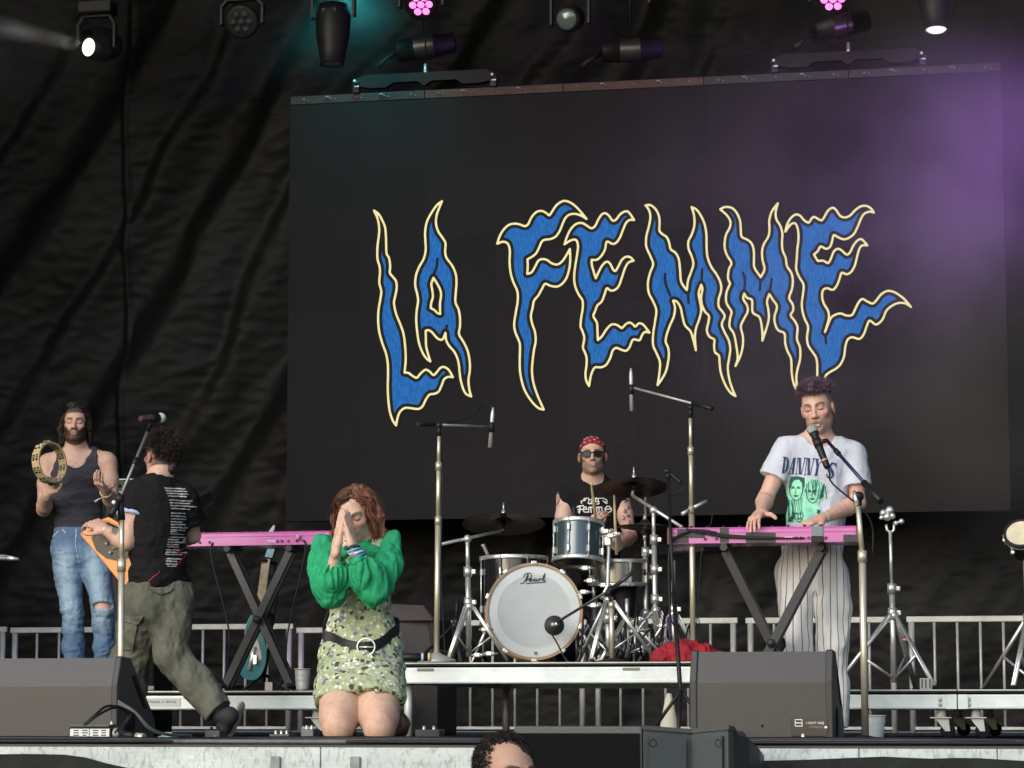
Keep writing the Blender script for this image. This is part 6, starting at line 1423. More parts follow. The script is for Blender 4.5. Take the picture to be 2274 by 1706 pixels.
    P, Q = H.mesh(); s1 = sdf_obj('shoe', P, Q, mat('black_canvas', (.02, .02, .021), .8, bump=.1), root)
    H = Sdf(*bounds([heel, toe], .09), .004); hh = J(534, 1572, -.10); H.chain([hh, J(524, 1600, -.06), J(512, 1626, -.03)], [.036, .030, .034], .02, flat=(Rr * .8 - up * .25 - Fh * .5, .34)); P, Q = H.mesh(); sdf_obj('sole', P, Q, mat('gum_sole', (.36, .33, .26), .7, var=.2, scale=50, bump=.2), s1)
    # short dark curls
    HC = Sdf(*bounds([F.w(-.1, -.13, -.12), F.w(.1, .12, .16)], .03), .005); HC.ell(F.w(0, -.022, .045), [.083, .101, .088], F.ax, .02); HC.ell(F.w(0, -.070, -.035), [.062, .036, .055], F.ax, .03); HC.ell(F.w(0, .09, -.02), [.07, .06, .09], F.ax, .012, True)
    for q in (-1, 1): HC.ell(F.w(q * .088, .012, -.02), [.03, .045, .045], F.ax, .01, True)
    P, Q = HC.mesh(); P = wrinkle(P, Q, .018, 28., seed=4, ridged=False); caps = [(P, Q, None)]
    def rootf(r):
        while True:
            v = Vector((r.normal(), r.normal(), r.normal())).normalized()
            if v.z > -.55 and not (v.y > .55 and v.z < .5) and not (abs(v.x) > .8 and v.z < -.05 and v.y > -.3): break
        return (v.x * .084, -.022 + v.y * .102, .042 + v.z * .09), v
    def step(p, d, t, ph): return d + Vector((math.sin(18 * t + ph[0]), math.cos(18 * t + ph[1]), math.sin(14 * t + ph[2]))) * .9
    locks = [strands(1700, F, rootf, step, 7, .040, .0020, 15)]
    def colf(P, L):
        c = np.array((.026, .019, .015)) * (.5 + 1.0 * (.5 + .5 * fbm(P, 40, 2, 3)))[:, None]
        if L is not None: c = c * (.5 + 1.4 * (L[:, :1] * .618 % 1))
        return c
    hair_obj('hair', root, M_hair, caps, locks, colf)
    m = MB(); d = (wr - er).normalized(); s_, _, u_ = frame_of(d)
    m.tube([wr - d * .02 + (s_ * math.cos(t) + u_ * math.sin(t)) * .033 for t in np.linspace(0, 2 * PI, 15)], .0045, 6, False); m.build('bracelet', M_brass, root)
    # the guitar: pointed orange body with a black pickguard, neck towards the other hand
    g = empty('electric_guitar', J(255, 1230, .13), 'orange pointed electric guitar with black pickguard held by the striding person', 'guitar')
    dg = .13; G = lambda px, py, dd=0.: J(px, py, dg + dd - (px - 255) * .0010)
    out = [(206, 1160), (240, 1148), (262, 1160), (275, 1195), (292, 1220), (296, 1262), (290, 1298), (272, 1302), (240, 1262), (205, 1220), (176, 1186)]
    th = (Fh * .9 + Rr * .25).normalized() * .042
    m = MB(); m.prism([G(*q) for q in out], th); m.build('body', mat('orange_lacquer', (.60, .22, .045), .32, var=.18, scale=5, stretch=(3, 3, 1), coat=.4), g)
    for q in g.children: md = q.modifiers.new('bevel', 'BEVEL'); md.width = .006; md.segments = 3
    m = MB(); m.prism([G(*q) - th * .12 for q in ((214, 1178), (240, 1160), (262, 1170), (275, 1198), (292, 1222), (290, 1238), (262, 1246), (236, 1240), (214, 1222), (204, 1196))], th * .08); m.build('pickguard', M_blackgloss, g)
    m = MB()
    for a, b in (((240, 1185), (252, 1180)), ((246, 1200), (258, 1196)), ((252, 1218), (266, 1212))): m.tube([G(*a) - th * .2, G(*b) - th * .2], .012, 8)
    m.build('pickups', M_chrome, g)
    for q in ((238, 1208), (246, 1228), (270, 1232)): m = MB(); m.lathe(G(*q) - th * .1, -th, [(.011, 0), (.011, .012), (.0, .014)], 12); m.build('knob', M_chrome, g)
    n0, n1 = G(272, 1190, .02) + th * .2, J(420, 1130, .52); m = MB(); m.box((n0 + n1) / 2, ((n1 - n0).length, .022, .05), ((n1 - n0).normalized(), th.normalized(), th.normalized().cross((n1 - n0).normalized())), .004); nk = m.build('neck', mat('maple_neck', (.40, .24, .10), .4), g)
    m = MB(); d = (n1 - n0).normalized(); m.prism([n1 + d * 0 + up * .03, n1 + d * .17 + up * .05, n1 + d * .19 - up * .02, n1 - up * .03], th * .35); m.build('headstock', M_blackgloss, g)
    return root
GUIT = make_guitarist()
# ------------------------------------------------------------------ the drummer
def make_drummer():
    D0 = 16.95
    J = lambda px, py, dd=0.: at(px, py, D0 + dd)
    up = Vector((0, 0, 1)); fwd = -Fh; RZ = .406
    root = empty('person', onZ(1316, D0 + .1, RZ), 'drummer in red bandana and sunglasses seated behind the drum kit', 'person')
    hf, hu = aim(math.radians(3), math.radians(4), math.radians(1)); F = Frame(J(1316, 1012, -.02), hf, hu, .98)
    neck, pel = J(1316, 1072, .04), J(1316, 1285, .12)
    sr, sl = J(1257, 1106, .04), J(1377, 1106, .04); er, wr = J(1246, 1200, -.04), J(1318, 1178, -.18); el, wl = J(1400, 1192, .0), J(1372, 1214, -.22)
    hr, hl = J(1290, 1300, .10), J(1342, 1300, .10); kr, kl = onZ(1262, D0 - .36, RZ + .52), onZ(1385, D0 - .34, RZ + .52); ar, al = onZ(1255, D0 - .42, RZ + .08), onZ(1392, D0 - .40, RZ + .08)
    S = Sdf(*bounds([F.w(0, 0, .14), F.w(0, -.12, 0), sr - Rr * .1, sl + Rr * .1, er, el, wr - Fh * .2, wl - Fh * .2, kr - Rr * .08, kl + Rr * .08, ar - Fh * .22, Vector((al.x, al.y, RZ)), pel + Fh * .15], .05), .0048)
    torso(S, pel, neck, fwd, [(.0, .150), (.25, .135), (.5, .145), (.72, .152), (.86, .105)], .68)
    shoulders(S, neck, sl, sr, .054); arm(S, sr, er, wr, 1.0, b=1.05); arm(S, sl, el, wl, 1.0, b=1.05); leg(S, hr, kr, ar); leg(S, hl, kl, al)
    for a in (ar, al): S.cone((a.x, a.y, RZ + .05), tuple(Vector((a.x, a.y, RZ + .035)) - Fh * .14), .036, .03, .02)
    S.cone(lerp(neck, F.c, -.15), F.w(0, -.02, -.065), .060, .058, .03); add_head(S, F, 1.0, 1.0)
    for q in (-1, 1): S.ell(F.w(q * .086, -.008, -.012), [.010, .020, .032], F.ax, .006)
    t1 = add_hand(S, wr, J(1324, 1150, -.24) - wr, -Rr * .5 - Fh * .6, 1, (2.1, 2.2, 2.2, 2.2), .03, (.8, .3, -.3), .3)
    t2 = add_hand(S, wl, J(1366, 1196, -.30) - wl, -Fh * .8 + Rr * .3, -1, (1.9, 2.0, 2.0, 2.0), .04, (.8, .3, -.3), .3)
    P, Q = S.mesh(); C = face_col(P, F, (.52, .34, .265), brow=(.04, .03, .02), beard=.5, beardcol=(.09, .06, .05), scalp=.0, lip=(.38, .2, .17))
    fr = sm(.0, .05, (P - np.array(lerp(sl, el, .7))) @ np.array(-Rr)); red = gau(((P - np.array(lerp(el, wl, .3)))**2).sum(1), .10)[:, None] * .4; C = C * (1 - red) + np.array((.50, .22, .18)) * red
    body = sdf_obj('body', P, Q, M_skin, root, C); BB = bvh_of(body)
    K = lambda pts: [(1200 + x / 5.53, 940 + y / 5.53) for x, y in pts]; rr = random.Random(3)
    TS = [(K([(215, 870), (240, 840), (265, 880), (240, 930), (220, 960), (205, 1010)]), .8), (K([(250, 890), (235, 950), (215, 1000)]), .6), (K([(205, 930), (225, 900), (245, 905)]), .6)]
    for cx, cy in ((1060, 960), (1075, 1040), (1020, 1160), (1080, 1150), (1085, 1210), (1045, 1080)):
        pts = [(cx + rr.uniform(-24, 24), cy + rr.uniform(-26, 26)) for _ in range(6)]; TS.append((K(pts), 1.2))
    decal('tattoo', body, BB, strokesD(TS, .8), (1230, 1085, 1412, 1175), .8, mat('tattoo_ink_dark', (.10, .085, .075), .6, var=.3, scale=90), .0015)
    # sleeveless black shirt with band print
    T = Sdf(*bounds([sr - Rr * .06, sl + Rr * .06, neck + up * .05, pel - up * .04, pel - Fh * .22, pel + Fh * .22], .04), .005)
    torso(T, pel, neck, fwd, [(.0, .166), (.25, .158), (.5, .160), (.72, .166), (.86, .118)], .72, .03, [((0, 0, pel.z - .02), (0, 0, -1))])
    T.cone(sl, sr, .070, .070, .05)
    for q in (sl, sr): T.cone(neck + up * .035, lerp(neck, q, .8) + up * .014, .054, .052, .05)
    for q, e_, sg in ((sl, el, 1), (sr, er, -1)): T.cone(q + Rr * (sg * .082) + up * .012, lerp(q, e_, .6) + Rr * (sg * .02), .056, .082, .006, True)
    T.ell(neck - Fh * .05 + up * .06, (.076, .10, .085), (Rr, Fh, up), .006, True)
    P, Q = T.mesh(); P = wrinkle(P, Q, .014, 8., (.8, .8, 1.2), 71); P = relax(P, Q, 1); sh = sdf_obj('sleeveless_shirt', P, Q, MATS['black_cotton'] if 'black_cotton' in MATS else M_black, root); B = bvh_of(sh)
    w = 1.05
    ST = [(K([(510, 985), (500, 970), (505, 955), (540, 955), (560, 940), (530, 935), (545, 922), (590, 918), (600, 950), (585, 985), (610, 995)]), w), (K([(605, 945), (640, 935), (635, 965), (612, 990), (650, 992)]), w),
          (K([(650, 995), (690, 925), (705, 925), (720, 990), (690, 995)]), w), (K([(672, 965), (712, 965)]), w), (K([(715, 925), (770, 922), (815, 945), (815, 970), (780, 970), (765, 950), (800, 985), (820, 985)]), w), (K([(640, 925), (690, 922)]), w),
          (K([(455, 1030), (480, 1020), (530, 1015)]), 1.3), (K([(485, 1025), (490, 1065), (478, 1100), (470, 1085)]), 1.4), (K([(465, 1060), (515, 1055)]), 1.2),
          (K([(530, 1060), (572, 1055), (560, 1030), (535, 1035), (525, 1065), (540, 1090), (580, 1090)]), 1.3),
          (K([(595, 1095), (595, 1035), (620, 1030), (625, 1095)]), 1.3), (K([(625, 1040), (650, 1030), (660, 1095)]), 1.3), (K([(690, 1095), (690, 1035), (715, 1030), (722, 1095)]), 1.3), (K([(722, 1040), (750, 1030), (760, 1092), (775, 1088)]), 1.3),
          (K([(795, 1058), (865, 1055), (850, 1025), (815, 1022), (792, 1050), (800, 1085), (835, 1098), (868, 1080), (872, 1050)]), 1.3)]
    decal('lettering', sh, B, strokesD(ST, 1.1), (1278, 1100, 1362, 1145), .6, mat('white_print', (.62, .62, .6), .8), .003)
    # black trousers, shoes
    L2 = Sdf(*bounds([hr - Rr * .14, hl + Rr * .14, pel + up * .04, Vector((ar.x, ar.y, RZ)) - Fh * .1, Vector((al.x, al.y, RZ)), kr - Rr * .1, kl + Rr * .1, pel + Fh * .2, kr - Fh * .1 + up * .1], .03), .0065)
    L2.cone(hr, hl, .115, .115, .05)
    for h_, k_, a_ in ((hr, kr, ar), (hl, kl, al)): L2.chain([h_, k_], [.105, .078], .04); L2.chain([k_, a_], [.076, .058], .04)
    P, Q = L2.mesh(); P = wrinkle(P, Q, .012, 9., seed=3); sdf_obj('trousers', P, Q, M_black, root)
    H = Sdf(*bounds([Vector((ar.x, ar.y, RZ)), Vector((al.x, al.y, RZ + .1)), ar - Fh * .25, al - Fh * .25], .09), .0065)
    for a in (ar, al): t = Vector((a.x, a.y, RZ + .02)) - Fh * .18; shoe(H, a, tuple(t))
    P, Q = H.mesh(); sdf_obj('shoes', P, Q, M_rubber, root)
    # bandana tied over the head, sideburn hair, sunglasses
    BN = Sdf(*bounds([F.w(-.1, -.14, -.05), F.w(.1, .1, .15)], .03), .0045); BN.ell(F.w(0, -.018, .037), [.081, .102, .0885], F.ax, .01); BN.cut(F.w(0, .07, .062), -F.u + F.f * .36, .004)
    BN.chain([F.w(0, -.11, .01), F.w(.02, -.135, -.03)], [.018, .012], .01)
    P, Q = BN.mesh(); P = wrinkle(P, Q, .007, 30., (1, 1, 2), 3); bm_ = mat('red_bandana', (.22, .008, .015), .75, var=.2, bump=.1)
    bo = sdf_obj('bandana', P, Q, bm_, root); BV = bvh_of(bo); dots = []
    for x, y in ((605, 212), (545, 235), (720, 228), (630, 168), (700, 182), (545, 198), (760, 262), (500, 275), (660, 200), (580, 182), (775, 240)): dots.append((K([(x - 9, y), (x + 8, y + 3)]), 1.1))
    decal('print_dots', bo, BV, strokesD(dots, 1.), (1280, 962, 1346, 1000), .7, mat('bandana_white', (.42, .30, .30), .8), .002)
    hs = Sdf(*bounds([F.w(-.1, -.12, -.1), F.w(.1, .08, .06)], .02), .005); hs.ell(F.w(0, -.03, .01), [.079, .090, .07], F.ax, .01); hs.ell(F.w(0, .07, -.03), [.12, .085, .12], F.ax, .01, True)
    for q in (-1, 1): hs.cone(F.w(q * .073, .012, .02), F.w(q * .072, .018, -.045), .007, .006, .006)
    P, Q = hs.mesh(); o = sdf_obj('hair', P, Q, M_hair, root, np.tile((.025, .018, .014), (len(P), 1)))
    glasses(F, root, mat('sunglass_lens', (.006, .006, .007), .25, spec=.16), M_black, .004, -.003, 0., wide=1.16)
    # sticks in both hands
    for a, b, lab in ((J(1313, 1072, -.50), J(1325, 1168, -.27), 'wooden drumstick held upright in front of the black band shirt'), (J(1364, 1099, -.42), J(1368, 1205, -.32), 'wooden drumstick pointing up beside the tattooed arm')):
        m = MB(); d = (a - b); m.tube([a, a - d * .03, a - d * .06, lerp(a, b, .35), b - d * .25], [.004, .0075, .006, .009, .0095], 10); o = m.build('drumstick', mat('hickory', (.62, .50, .31), .5, var=.1)); tag(o, lab, 'drumstick', 'drumsticks in the hands of the drummer')
    return root
DRUM = make_drummer()
# ------------------------------------------------------------------ person standing in the pit, head only in view
def make_pit_person():
    D0 = 8.0; J = lambda px, py, dd=0.: at(px, py, D0 + dd); up = Vector((0, 0, 1))
    root = empty('person', onZ(1130, D0, GZ), 'person with short dark curly hair standing in front of the stage, head showing', 'person')
    hf, hu = aim(math.radians(-32), math.radians(4), 0); F = Frame(J(1128, 1727), hf, hu, 1.02)
    neck = F.c + up * -.19 + Fh * .03; pel = neck - up * .53; sr, sl = neck - Rr * .185 - up * .05, neck + Rr * .185 - up * .05; er, el = sr - up * .30 - Rr * .04, sl - up * .30 + Rr * .04; wr, wl = er - up * .26 - Fh * .05, el - up * .26 - Fh * .05
    hr, hl = pel - Rr * .09 - up * .04, pel + Rr * .09 - up * .04; z0 = GZ; kz = (hr.z + z0) / 2 + .02
    kr, kl = Vector((hr.x, hr.y, kz)), Vector((hl.x, hl.y, kz)); ar, al = Vector((hr.x, hr.y, z0 + .09)), Vector((hl.x, hl.y, z0 + .09))
    S = Sdf(*bounds([F.w(0, 0, .14), F.w(0, -.12, 0), sr - Rr * .1, sl + Rr * .1, wr - up * .2, wl - up * .2, ar - up * .09 - Fh * .2, al - up * .09, pel + Fh * .15], .05), .0055)
    torso(S, pel, neck, -Fh, [(.0, .150), (.25, .135), (.5, .145), (.72, .152), (.86, .105)], .68); shoulders(S, neck, sl, sr); arm(S, sr, er, wr); arm(S, sl, el, wl); leg(S, hr, kr, ar); leg(S, hl, kl, al)
    for a in (ar, al): S.cone(a - up * .04, a - up * .055 - Fh * .15, .036, .03, .02)
    S.cone(neck, F.w(0, -.02, -.06), .062, .058, .03); add_head(S, F); add_hand(S, wr, -up, -Rr, 1); add_hand(S, wl, -up, Rr, -1)
    P, Q = S.mesh(); C = face_col(P, F, (.40, .235, .165), brow=(.02, .014, .012), beard=.4, scalp=.0); sdf_obj('body', P, Q, M_skin, root, C)
    T = Sdf(*bounds([sr - Rr * .12, sl + Rr * .12, neck + up * .06, pel - up * .12, pel - Fh * .2, pel + Fh * .2], .05), .007); torso(T, pel, neck, -Fh, [(-.05, .168), (.3, .160), (.72, .168), (.87, .12)], .74, .03, [((0, 0, pel.z - .06), (0, 0, -1))]); T.cone(sl, sr, .072, .072, .05)
    for q, e_ in ((sl, el), (sr, er)): T.cone(neck + up * .03, lerp(neck, q, .8), .055, .052, .05); T.cone(q, lerp(q, e_, .75), .075, .085, .03, clip=[(lerp(q, e_, .6), e_ - q)])
    T.ell(neck + up * .09 - Fh * .03, (.075, .085, .07), None, .006, True); P, Q = T.mesh(); P = wrinkle(P, Q, .012, 8.); sdf_obj('t_shirt', P, Q, M_black, root)
    L2 = Sdf(*bounds([hr - Rr * .14, hl + Rr * .14, pel + up * .05, ar - up * .06 - Fh * .12, al + Fh * .12, pel + Fh * .18, pel - Fh * .18], .03), .008); L2.cone(hr + up * .04, hl + up * .04, .11, .11, .05)
    for h_, k_, a_ in ((hr, kr, ar), (hl, kl, al)): L2.chain([h_, k_, a_], [.105, .078, .066], .04)
    P, Q = L2.mesh(); sdf_obj('trousers', P, Q, MATS['black_cotton'], root)
    HC = Sdf(*bounds([F.w(-.1, -.13, -.1), F.w(.1, .12, .15)], .03), .0045); HC.ell(F.w(0, -.022, .040), [.080, .100, .0895], F.ax, .01); HC.ell(F.w(0, -.06, -.03), [.072, .05, .06], F.ax, .02); HC.ell(F.w(0, .083, -.022), [.056, .060, .082], F.ax, .008, True)
    for q in (-1, 1): HC.ell(F.w(q * .09, .02, -.04), [.03, .05, .05], F.ax, .01, True)
    P, Q = HC.mesh(); P = wrinkle(P, Q, .006, 70., seed=4, ridged=False); caps = [(P, Q, None)]
    def rootf(r):
        while True:
            v = Vector((r.normal(), r.normal(), r.normal())).normalized()
            if v.z > -.3 and not (v.y > .45 and v.z < .66): break
        return (v.x * .079, -.022 + v.y * .099, .040 + v.z * .0885), v
    def step(p, d, t, ph): return d + Vector((math.sin(14 * t + ph[0]), math.cos(14 * t + ph[1]), math.sin(12 * t + ph[2]))) * 1.3
    def colf(P, L):
        c = np.array((.018, .013, .011)) * (.6 + .9 * (.5 + .5 * fbm(P, 60, 2, 3)))[:, None]
        return c if L is None else c * (.5 + 1.3 * (L[:, :1] * .618 % 1))
    hair_obj('hair', root, M_hair, caps, [strands(2600, F, rootf, step, 5, .016, .0013, 25)], colf)
make_pit_person()
red_cloth()
# ------------------------------------------------------------------ drum kit
RZD = .412
M_head = mat('drum_head', (.60, .64, .64), .55, var=.07, scale=5, spec=.3); M_hoop = mat('maple_hoop', (.34, .23, .13), .4, var=.2, scale=10); M_shell_b = mat('black_lacquer_shell', (.012, .013, .015), .15, coat=.6)
M_cym = mat('dark_bronze', (.085, .062, .048), .42, .75, var=.3, scale=14, bump=.03)
def lug(t, c, ax_, rad, L=.05, r=.009, nm='lug'):
    m = MB(); m.tube([c - ax_ * L / 2, c + ax_ * L / 2], r, 8); m.ball(c, r * 1.35, 8, 6); m.build(nm, M_chrome, t)
def bass_drum():
    C = at(1186, 1358, 15.95); ax_ = (-Fh * .998 + Rr * .02).normalized(); ax_.z = 0; ax_.normalize(); R = .277; D = .42; s_, d, u_ = frame_of(ax_)
    t = empty('bass_drum', (C.x, C.y + .2, RZD), 'bass drum with white lettered front head and maple hoop', 'drum')
    m = MB(); m.lathe(C - d * D, d, [(R - .008, 0), (R - .008, D - .03)], 56); m.build('shell', M_shell_b, t)
    for o_, nm in ((-.02, 'front_hoop'), (-D - .012, 'rear_hoop')): m = MB(); m.lathe(C + d * o_, d, [(R - .010, 0), (R + .006, 0), (R + .006, .034), (R - .010, .034), (R - .010, 0)], 56, sharp=True); m.build(nm, M_hoop, t)
    m = MB(); m.lathe(C + d * .004, d, [(R - .011, 0), (R - .035, .003), (0.0001, .003)], 64); hd = m.build('front_head', M_head, t)
    m = MB(); m.lathe(C + d * .0075, d, [(R * .775, 0), (R * .76, .0008), (R * .75, 0)], 64); m.build('head_ring', mat('ring_grey', (.50, .55, .55), .5), hd)
    m = MB(); m.lathe(C + d * .0072, d, [(R * .765, 0), (0.0001, 0)], 64, sharp=True); m.build('head_patch', mat('patch_grey', (.46, .50, .505), .6, var=.06, scale=9), hd)
    m = MB(); m.lathe(C - d * (D + .002), d, [(R - .011, 0), (.0001, .0)], 48); m.build('rear_head', M_head, t)
    for k in range(10):
        th = 2 * PI * (k + .5) / 10; rd = s_ * math.cos(th) + u_ * math.sin(th); p = C + rd * (R + .006)
        m = MB(); m.box(p + d * .004, (.034, .030, .020), (rd.cross(d), d, rd), .004); m.tube([p + rd * .008 + d * .01, p + rd * .006 - d * .13], .0045, 6); c_ = m.build('claw', M_chrome, t)
        m = MB(); m.box(C + rd * (R + .006) - d * .15, (.016, .05, .02), (rd.cross(d), d, rd), .004); m.build('lug', M_chrome, t)
    for sg in (-1, 1):
        a = C + s_ * (sg * R * .93) - d * .10 - up * .06; f = Vector((C.x, C.y, RZD + .004)) + s_ * (sg * (R + .09)) - d * -.02
        m = MB(); m.tube([a, lerp(a, f, .55)], .011, 8); m.tube([lerp(a, f, .5), f], .007, 8); m.ball(f + up * .006, .011, 8, 6); m.build('spur', M_chrome, t)
    # script lettering on the head: brush strokes
    K = lambda x, y: (1000 + x / 4.367, 1120 + y / 4.367); BV = bvh_of(hd)
    P_ = [[K(*p) for p in q] for q in ([(680, 765), (690, 772), (710, 762), (728, 735), (742, 700), (752, 675), (756, 690), (745, 730), (735, 748)], [(708, 705), (718, 685), (742, 668), (775, 668), (788, 690), (778, 715), (755, 728), (748, 718)], [(775, 740), (790, 728), (792, 720), (780, 722), (774, 738), (782, 748), (798, 742), (812, 728)], [(834, 725), (818, 722), (810, 738), (820, 748), (834, 735), (836, 725), (838, 745), (850, 742)], [(852, 725), (862, 722), (858, 745), (864, 728), (878, 720), (884, 726)], [(888, 740), (904, 705), (918, 672), (910, 715), (904, 742), (914, 744), (924, 735)])]
    ST = [(q, .95) for q in P_] + [([K(735, 768), K(820, 762), K(920, 756)], .9), ([K(770, 722), K(766, 748)], 1.3), ([K(898, 725), K(908, 690)], 1.5), ([K(735, 735), K(746, 695)], 1.6)]
    decal('lettering', hd, BV, strokesD(ST, .9), (1150, 1268, 1216, 1302), .6, mat('black_print', (.02, .022, .022), .6), .003)
    decal('emblem', hd, BV, polyD([[K(806, 1430), K(848, 1430), K(842, 1455), K(828, 1464), K(814, 1455)]]), (1182, 1445, 1197, 1458), .8, mat('emblem_grey', (.12, .2, .18), .5), .003)
    # microphone in front: round black body on a boom
    q = empty('kick_microphone', at(1231, 1389, 15.78), 'round black microphone close to the bass drum head', 'microphone'); c = at(1231, 1389, 15.78)
    m = MB(); m.lathe(c + Fh * .03, -Fh, [(.0, 0), (.050, .006), (.058, .018), (.056, .026), (.030, .032), (.026, .044), (.0, .048)], 32); m.build('body', mat('mic_dark_metal', (.16, .165, .17), .3, .8), q); m = MB(); m.tube([c - Fh * .012, c - Fh * .03 + Rr * .02 + up * .012], .012, 10); m.build('swivel', M_chrome, q)
    return t
bass_drum()
def drum(C, R, h, ax_, label, shell, n=8, hoop=M_chrome, headm=M_head, base=None, badge=False, bot=None):
    s_, d, u_ = frame_of(ax_); t = empty('drum', base or C - d * h, label, 'drum')
    m = MB(); m.lathe(C - d * h, d, [(R, .008), (R, h - .008)], 44); m.build('shell', shell, t)
    for o_ in (0, -h): m = MB(); m.lathe(C + d * o_, d, [(R - .004, -.012), (R + .009, -.012), (R + .011, -.004), (R + .008, .004), (R + .010, .012), (R - .002, .014), (R - .004, -.012)], 44); m.build('hoop', hoop, t)
    m = MB(); m.lathe(C + d * .004, d, [(R - .003, 0), (.0001, 0)], 40, sharp=True); m.build('batter_head', headm, t)
    m = MB(); m.lathe(C - d * (h + .004), -d, [(R - .003, 0), (.0001, .001)], 40); m.build('bottom_head', bot or mat('smoked_head', (.05, .03, .028), .2, coat=.3), t)
    for k in range(n):
        th = 2 * PI * (k + .25) / n; rd = s_ * math.cos(th) + u_ * math.sin(th)
        for o_ in (-h * .22, -h * .78):
            m = MB(); m.box(C + rd * (R + .009) + d * o_, (.017, .045, .02), (rd.cross(d), d, rd), .006); m.build('lug', M_chrome, t)
        m = MB(); m.tube([C + rd * (R + .012) + d * .008, C + rd * (R + .012) - d * (h + .008)], .0036, 6); m.build('tension_rod', M_chrome, t)
    return t
C = at(1285, 1164, 16.15); ht = .30
ax_t = (up * 1.0 + Fh * .16 - Fh * .0 + Rr * .03).normalized()
M_tomshell = mat('blue_grey_sparkle', (.055, .085, .095), .22, .3, var=.1, coat=.5)
drum(C, .145, .225, ax_t, 'rack tom with blue grey shell above the bass drum', M_tomshell)
C = at(1142, 1242, 16.75); drum(C, .205, .40, (up + Fh * .03).normalized(), 'black floor tom half hidden behind the bass drum', M_shell_b, base=Vector((C.x, C.y, RZD)))
for k in range(3):
    th = 2.2 * k + .6; p = C + Vector((math.cos(th), math.sin(th), 0)) * .222; m = MB(); m.tube([p - up * .15, Vector((p.x, p.y, RZD + .004))], .008, 8); o = m.build('floor_tom_leg', M_chrome); tag(o, 'thin chrome leg under the black floor tom', 'drum leg', 'floor tom legs')
C = at(1372, 1246, 16.55); drum(C, .172, .14, (up - Fh * .05).normalized(), 'snare drum with steel hoops by the hand of the drummer', mat('steel_shell', (.45, .45, .43), .25, .9))
def stand_tripod(nm, top, base_c, zb, label, r=.012, spread=.30, hleg=.33, rot=.4, clutches=(.35, .62), foot=M_rubber, lower=.016, m_=None, cat='stand', legr=.009):
    t = empty(nm, (base_c.x, base_c.y, zb), label, cat); m_ = m_ or M_chrome; b = Vector((base_c.x, base_c.y, zb + .045)); mid = lerp(b, top, clutches[-1] if clutches else .6)
    q = MB(); q.tube([b, mid], lower, 12); q.build('lower_tube', m_, t); q = MB(); q.tube([mid, top], r, 10); q.build('upper_tube', m_, t)
    for c in clutches: p = lerp(b, top, c); q = MB(); q.tube([p - up * .028, p + up * .028], lower * 1.55, 12); q.box(p + Rr * lower * 1.8, (.035, .02, .028), ch=.005); q.build('clutch', m_, t)
    hb = Vector((base_c.x, base_c.y, zb + hleg)); q = MB(); q.tube([hb - up * .02, hb + up * .02], lower * 1.7, 10); q.build('leg_collar', m_, t)
    for k in range(3):
        th = rot + 2 * PI * k / 3; dv = Vector((math.cos(th), math.sin(th), 0)); f = Vector((base_c.x, base_c.y, zb + .012)) + dv * spread
        q = MB(); q.tube([hb + dv * .02, f + up * .01], legr, 8); q.tube([hb + dv * .032 + dv.cross(up) * .012, f + dv.cross(up) * .012 + up * .01], legr * .6, 6); lg = q.build('leg', m_, t); q = MB(); q.ball(f, (.016, .016, .012), 10, 6); q.build('foot', foot, lg)
        q = MB(); q.tube([b + up * .03 + dv * .015, lerp(hb, f, .55)], legr * .7, 6); q.build('brace', m_, t)
    return t
def cymbal(c, R, ax_, label, lift=.03):
    s_, d, u_ = frame_of(ax_); t = empty('cymbal', c, label, 'cymbal'); pr = [(R, 0), (R * .75, lift * .38), (R * .4, lift * .8), (R * .2, lift), (R * .17, lift + .012), (R * .09, lift + .022), (.006, lift + .024)]
    q = MB(); q.lathe(c, d, pr + [(r_, h_ - .0018) for r_, h_ in reversed(pr)], 64); q.build('bow', M_cym, t); q = MB(); q.tube([c + d * (lift + .02), c + d * (lift + .055)], [.014, .010], 10); q.tube([c + d * (lift + .05), c + d * (lift + .10)], .0045, 8); q.build('wing_nut', M_chrome, t); q = MB(); q.tube([c - d * .02, c + d * lift], .016, 10); q.build('felt', M_black, t); return t
# left crash and its boom stand
c = at(1118, 1164, 16.1); cymbal(c, .245, (up * .975 + Fh * .20).normalized(), 'dark crash cymbal over the floor tom, lifted on a boom arm')
tp = at(1038, 1197, 15.7); st = stand_tripod('cymbal_stand', tp, onZ(1041, 15.7), RZD, 'chrome boom stand of the crash over the floor tom', rot=.2, clutches=(.46, .72), spread=.22)
q = MB(); q.tube([at(975, 1210, 15.55), at(1117, 1178, 16.0)], .0095, 10); q.ball(tp, .024, 10, 8); q.build('boom_arm', M_chrome, st); q = MB(); q.ball(at(1117, 1178, 16.0), .020, 10, 8); q.tube([at(1117, 1178, 16.0), c + up * .02], .008, 8); q.build('tilter', M_blackgloss, st)
# right crash
c = at(1408, 1083, 16.4); cymbal(c, .205, (up * .965 + Fh * .22).normalized(), 'dark brown crash cymbal above the hi-hat'); tp = at(1451, 1133, 16.3)
st = stand_tripod('cymbal_stand', tp, onZ(1458, 16.3), RZD, 'chrome boom stand of the crash above the hi-hat', rot=.9, clutches=(.40, .60, .80), spread=.27)
q = MB(); q.tube([at(1516, 1172, 16.15), at(1404, 1100, 16.4)], .0105, 10); q.ball(tp, .024, 10, 8); q.build('boom_arm', M_chrome, st); q = MB(); q.tube([at(1404, 1101, 16.4), c + up * .03], .010, 8); q.build('tilter', M_chrome, st)
